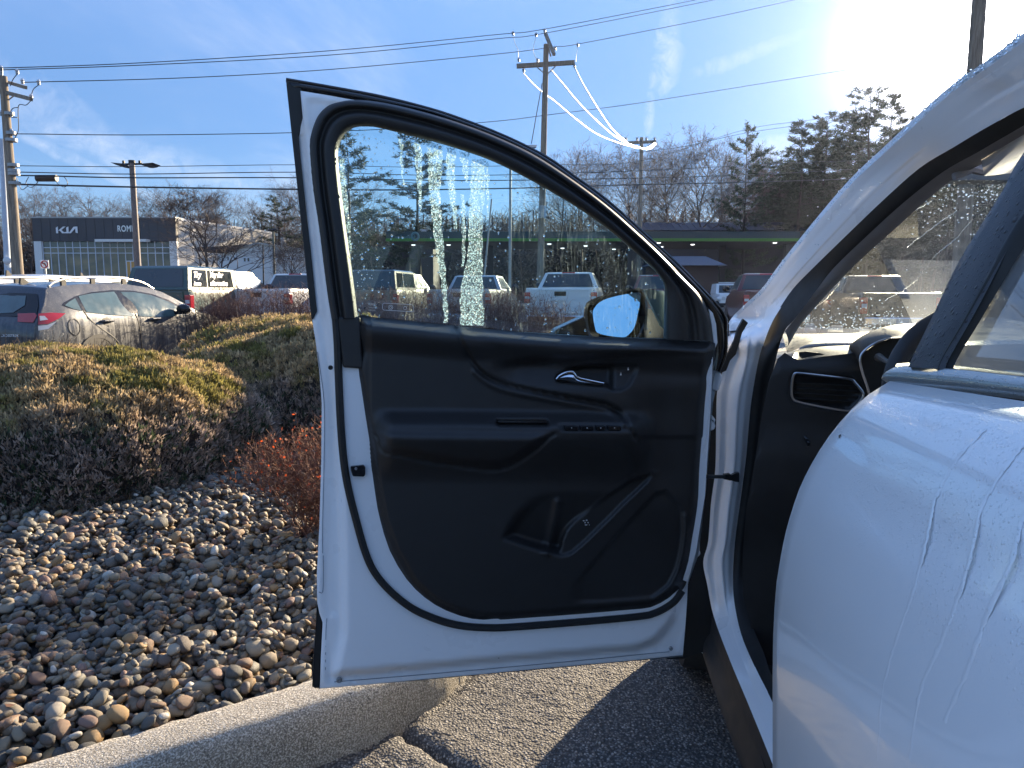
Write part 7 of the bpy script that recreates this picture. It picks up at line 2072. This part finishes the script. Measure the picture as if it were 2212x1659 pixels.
for P in (((1108, 78), (1113, 95), (1119, 108), (1119.5, 130)), ((1158, 80), (1153, 98), (1152, 112), (1160, 130)), ((1248, 103), (1245, 118), (1244, 134))):
    bar([W_(*p) for p in catmull(P, 4)], .018, 'jumper_wire', M['wire_alu'], rt, 5)
bar([W_(1171, 180), W_(1160, 240), W_(1148, 310)], .022, 'stay_wire', M['wire'], rt, 5)
o = MB().cyl(tuple(W_(1170, 470, -.25)), .17, .62, 'z', 14).make('meter_box', M['galv'], rt)
MB().box(W_(1164, 470).x, W_(1178, 470).x, Ym - .35, Ym - .15, W_(1164, 472).z, W_(1164, 446).z).make('cabinet', M['white_post'], rt, smooth=False)
rt, tp = pole('utility_pole', 1379, 297, 1386, 72, .24, .17, M['wood'], 'smaller utility pole farther back with one crossarm, in front of the bare trees', 'utility pole')
bar([PY(1349, 309, 72), PY(1417, 306, 72)], .17, 'crossarm', M['wood'], rt, sq=True)
for a in (1352, 1376, 1396, 1414): insul(PY(a, 304, 72), rt, 2)
rt, tp = pole('wooden_pole', 2070, -120, 2124, 15.5, .17, .125, M['wood'], 'thick wooden pole lit by the low sun above the windshield pillar', 'utility pole', 16)
# lamp posts
rt, tp = pole('lamp_post', 301, 352, 285, 31, .15, .11, M['rusty'], 'brown speckled lamp post with two flat lamp heads in front of the showroom', 'lamp post')
def L_(px, py, dy=0): return PY(px, py, 31 + dy)
bar([L_(262, 355), L_(308, 354)], .04, 'lamp_arm', M['cladding'], rt)
for q in (((238, 350.5), (265, 353), (269, 356), (262, 358), (250, 356)), ((306, 353), (330, 351), (322, 355.5), (312, 357), (305, 356.5))):
    o = MB().prism([L_(*p, -.35) for p in q], (0, .7, 0)).make('lamp_head', M['cladding'], rt, smooth=False); bevel(o, .01)
for px in (267, 302): MB().box(L_(px, 350).x - .04, L_(px, 350).x + .04, 30.96, 31.04, L_(px, 354).z, L_(px, 347).z).make('sensor', M['cladding'], rt, smooth=False)
MB().cyl(tuple(L_(285, 353)), .13, .12, 'z', 12).make('post_cap', M['cladding'], rt)
rt, tp = pole('lamp_post', 1101, 312, 1103, 42, .09, .07, M['galv'], 'thin lamp post with a single flat lamp, partly behind the top of the door frame', 'lamp post')
o = MB().prism([PY(a, c_, 41.8) for a, c_ in ((1128, 314), (1150, 312.5), (1160, 313), (1158, 317.5), (1150, 318), (1128, 318))], (0, .35, 0)).make('lamp_head', M['clear_lens'], rt, smooth=False)
bar([PY(1102, 314, 42), PY(1150, 315, 42)], .04, 'lamp_arm', M['galv'], rt)
rt, tp = pole('lamp_post', 594, 500, 590, 60, .10, .08, M['green_post'], 'green-grey lamp post in front of the low white building', 'lamp post')
MB().ellipsoid(PY(590, 497, 60), (.45, .2, .12), 10, 6).make('lamp_head', M['cladding'], rt)
rt, tp = pole('pole', 569, 530, 568, 58, .06, .05, M['cladding'], 'thin dark pole left of the green-grey lamp post', 'pole')
rt, tp = pole('pole', 1036, 430, 1062, 34, .05, .035, M['galv'], 'slanting pale pole seen through the door window', 'pole')
# no-left-turn sign
q = PY(96, 571, 30); sg = root('road_sign', (q.x, 30, float(ground_z(0, 30))), 'small square white sign with a red no left turn symbol', 'sign')
hw_ = 9.0 / FPX * 30
MB().box(q.x - hw_, q.x + hw_, 30, 30.02, q.z - hw_, q.z + hw_).make('sign_plate', M['logo_white'], sg, smooth=False)
MB().box(q.x - .03, q.x + .03, 30.02, 30.06, float(ground_z(0, 30)), q.z).make('post', M['galv'], sg, smooth=False)
mb = MB(); mb.tube([(q.x + hw_ * .80 * math.cos(a), 29.99, q.z + hw_ * .80 * math.sin(a)) for a in np.linspace(0, 6.283, 25)], hw_ * .11, 6, caps=False)
mb.tube([(q.x - hw_ * .55, 29.985, q.z + hw_ * .55), (q.x + hw_ * .55, 29.985, q.z - hw_ * .55)], hw_ * .10, 6); mb.make('red_ring', M['sign_red'], sg)
mb = MB(); mb.tube([(q.x + hw_ * .22, 29.992, q.z - hw_ * .5), (q.x + hw_ * .22, 29.992, q.z + hw_ * .15), (q.x + hw_ * .05, 29.992, q.z + hw_ * .28), (q.x - hw_ * .3, 29.992, q.z + hw_ * .28)], hw_ * .09, 5)
mb.prism([(q.x - hw_ * .3, 29.985, q.z + hw_ * .5), (q.x - hw_ * .55, 29.985, q.z + hw_ * .28), (q.x - hw_ * .3, 29.985, q.z + hw_ * .06)], (0, -.01, 0)); mb.make('arrow', M['rubber'], sg, smooth=False)
# small white post sign seen through the window
q = PY(810 + 0, 560, 40)

GW = 'overhead wires between the utility poles'
def wire(pts, r, label, mat='wire', group=GW, Y0=26.0, Y1=40.0, n=8):
    xs0, xs1 = pts[0][0], pts[-1][0]
    P = catmull(pts, n)
    o = MB()
    V = []
    for a, c_ in P:
        # straight in plan between the poles: 1/Y varies evenly with the picture column
        t = (a - 25) / (1178 - 25); Y = 1 / ((1 - t) / Y0 + t / Y1) if t < 3 else Y1
        V.append(PY(a, c_, max(Y, 5)))
    o.tube(V, r, 5, caps=False)
    q = o.make('overhead_wire', M[mat], None); setp(q, label, 'wire', group); return q
wr = .016
wire([(-60, 148), (3, 147), (300, 136), (713, 109.6), (1070, 75), (1176, 63), (1487, 3), (1560, -14)], wr, 'topmost overhead wire, crossing the whole sky to the top edge', Y1=40)
wire([(-60, 152), (3, 151), (300, 141), (713, 119), (1070, 84), (1176, 72), (1536, 1), (1600, -14)], wr, 'second overhead wire, just under the topmost one')
wire([(50, 177), (84, 177), (400, 168), (713, 150), (1070, 117), (1199, 101), (1252, 94.5), (1536, 39), (1750, -8)], wr, 'third overhead wire, attached to the short slanting crossarm')
wire([(26, 289), (70, 289.5), (300, 291.5), (620, 287), (870, 277), (1070, 262), (1178, 249), (1350, 227), (1536, 198), (1760, 162), (1925, 135), (2100, 100)], wr, 'lone overhead wire crossing the middle of the sky and passing the pole at mid height')
wire([(28, 358), (285, 360), (640, 356), (900, 361), (1180, 356), (1380, 348), (1610, 280), (1760, 258), (1942, 229), (2060, 205)], .013, 'thin overhead wire, highest of the low bundle and rising toward the sun')
wire([(28, 371.5), (285, 376), (640, 372), (1000, 379), (1400, 368), (1700, 352), (1900, 346)], .018, 'overhead wire, second of the low bundle')
wire([(28, 379), (100, 380), (285, 384), (640, 384), (1000, 390), (1409, 384), (1650, 376), (1840, 366)], .024, 'overhead cable, third of the low bundle, with the black splice box')
wire([(28, 398), (285, 404), (640, 409), (900, 410), (1180, 405), (1371, 399), (1600, 394), (1831, 387), (2000, 380)], .032, 'lowest and thickest overhead cable')
wire([(1370, 330), (1480, 316), (1607, 288), (1760, 266), (1900, 246)], .014, 'faint overhead wire rising to the right behind the pines', Y0=40, Y1=48)
q = MB(); c_ = PY(101, 385, 27)
MB().cyl((c_.x - .36, c_.y, c_.z), .12, .72, 'x', 12).make('splice_box', M['wire'], None)
sp_ = [o for o in C.objects if o.name.startswith('splice_box')][0]; setp(sp_, 'black cylindrical splice box hanging from the cable right of the left utility pole', 'cable box')
lp = MB()
for P in (((62, 382), (56, 396), (66, 405), (78, 398), (84, 388)), ((118, 385), (126, 398), (140, 404), (146, 395), (138, 382), (125, 381)), ((36, 384), (42, 400), (48, 410), (60, 402))):
    lp.tube([PY(a, b_, 27) for a, b_ in catmull(P, 5)], .012, 4)
setp(lp.make('cable_loops', M['wire'], None), 'thin loops of spare cable hanging beside the black splice box', 'cable')
# sun-lit service drops falling from the middle pole to the far one
for pts, lb in ((((1131, 158), (1150, 180), (1178, 204), (1200, 220), (1245, 258), (1290, 290), (1340, 310), (1385, 322)), 'sunlit service wire from the left end of the wide crossarm'),
                (((1190, 150), (1215, 180), (1250, 222), (1290, 262), (1330, 296), (1365, 314), (1400, 322), (1416, 311)), 'sunlit service wire from the middle of the wide crossarm'),
                (((1242, 147), (1262, 186), (1290, 232), (1320, 276), (1345, 300), (1368, 318), (1396, 320), (1414, 309)), 'sunlit service wire from the right end of the wide crossarm')):
    P = catmull(pts, 6); n_ = len(P)
    V = [PY(a, c_, 40 + 30 * (i / (n_ - 1)) ** 1.2) for i, (a, c_) in enumerate(P)]
    setp(MB().tube(V, [.026 + .018 * i / n_ for i in range(n_)], 6, caps=False).make('service_wire', M['wire_alu'], None), lb, 'wire', 'sunlit service wires')

# ================================================================ veiling glare
m, g, bs, out = new_mat('glare_volume')
g.t.nodes.remove(bs)
pv = g.n('ShaderNodeVolumePrincipled')
pv.inputs['Color'].default_value = (.62, .72, 1.0, 1)
pv.inputs['Density'].default_value = GLARE_DENSITY
pv.inputs['Anisotropy'].default_value = .62
g.l(pv.outputs[0], out.inputs['Volume'])
hz_ = MB().box(-236, 236, -46, 236, -1.7, 27).make('veil', m, None, smooth=False)  # added scattering volume, stands in for veiling lens glare
setp(hz_, kind='stuff')
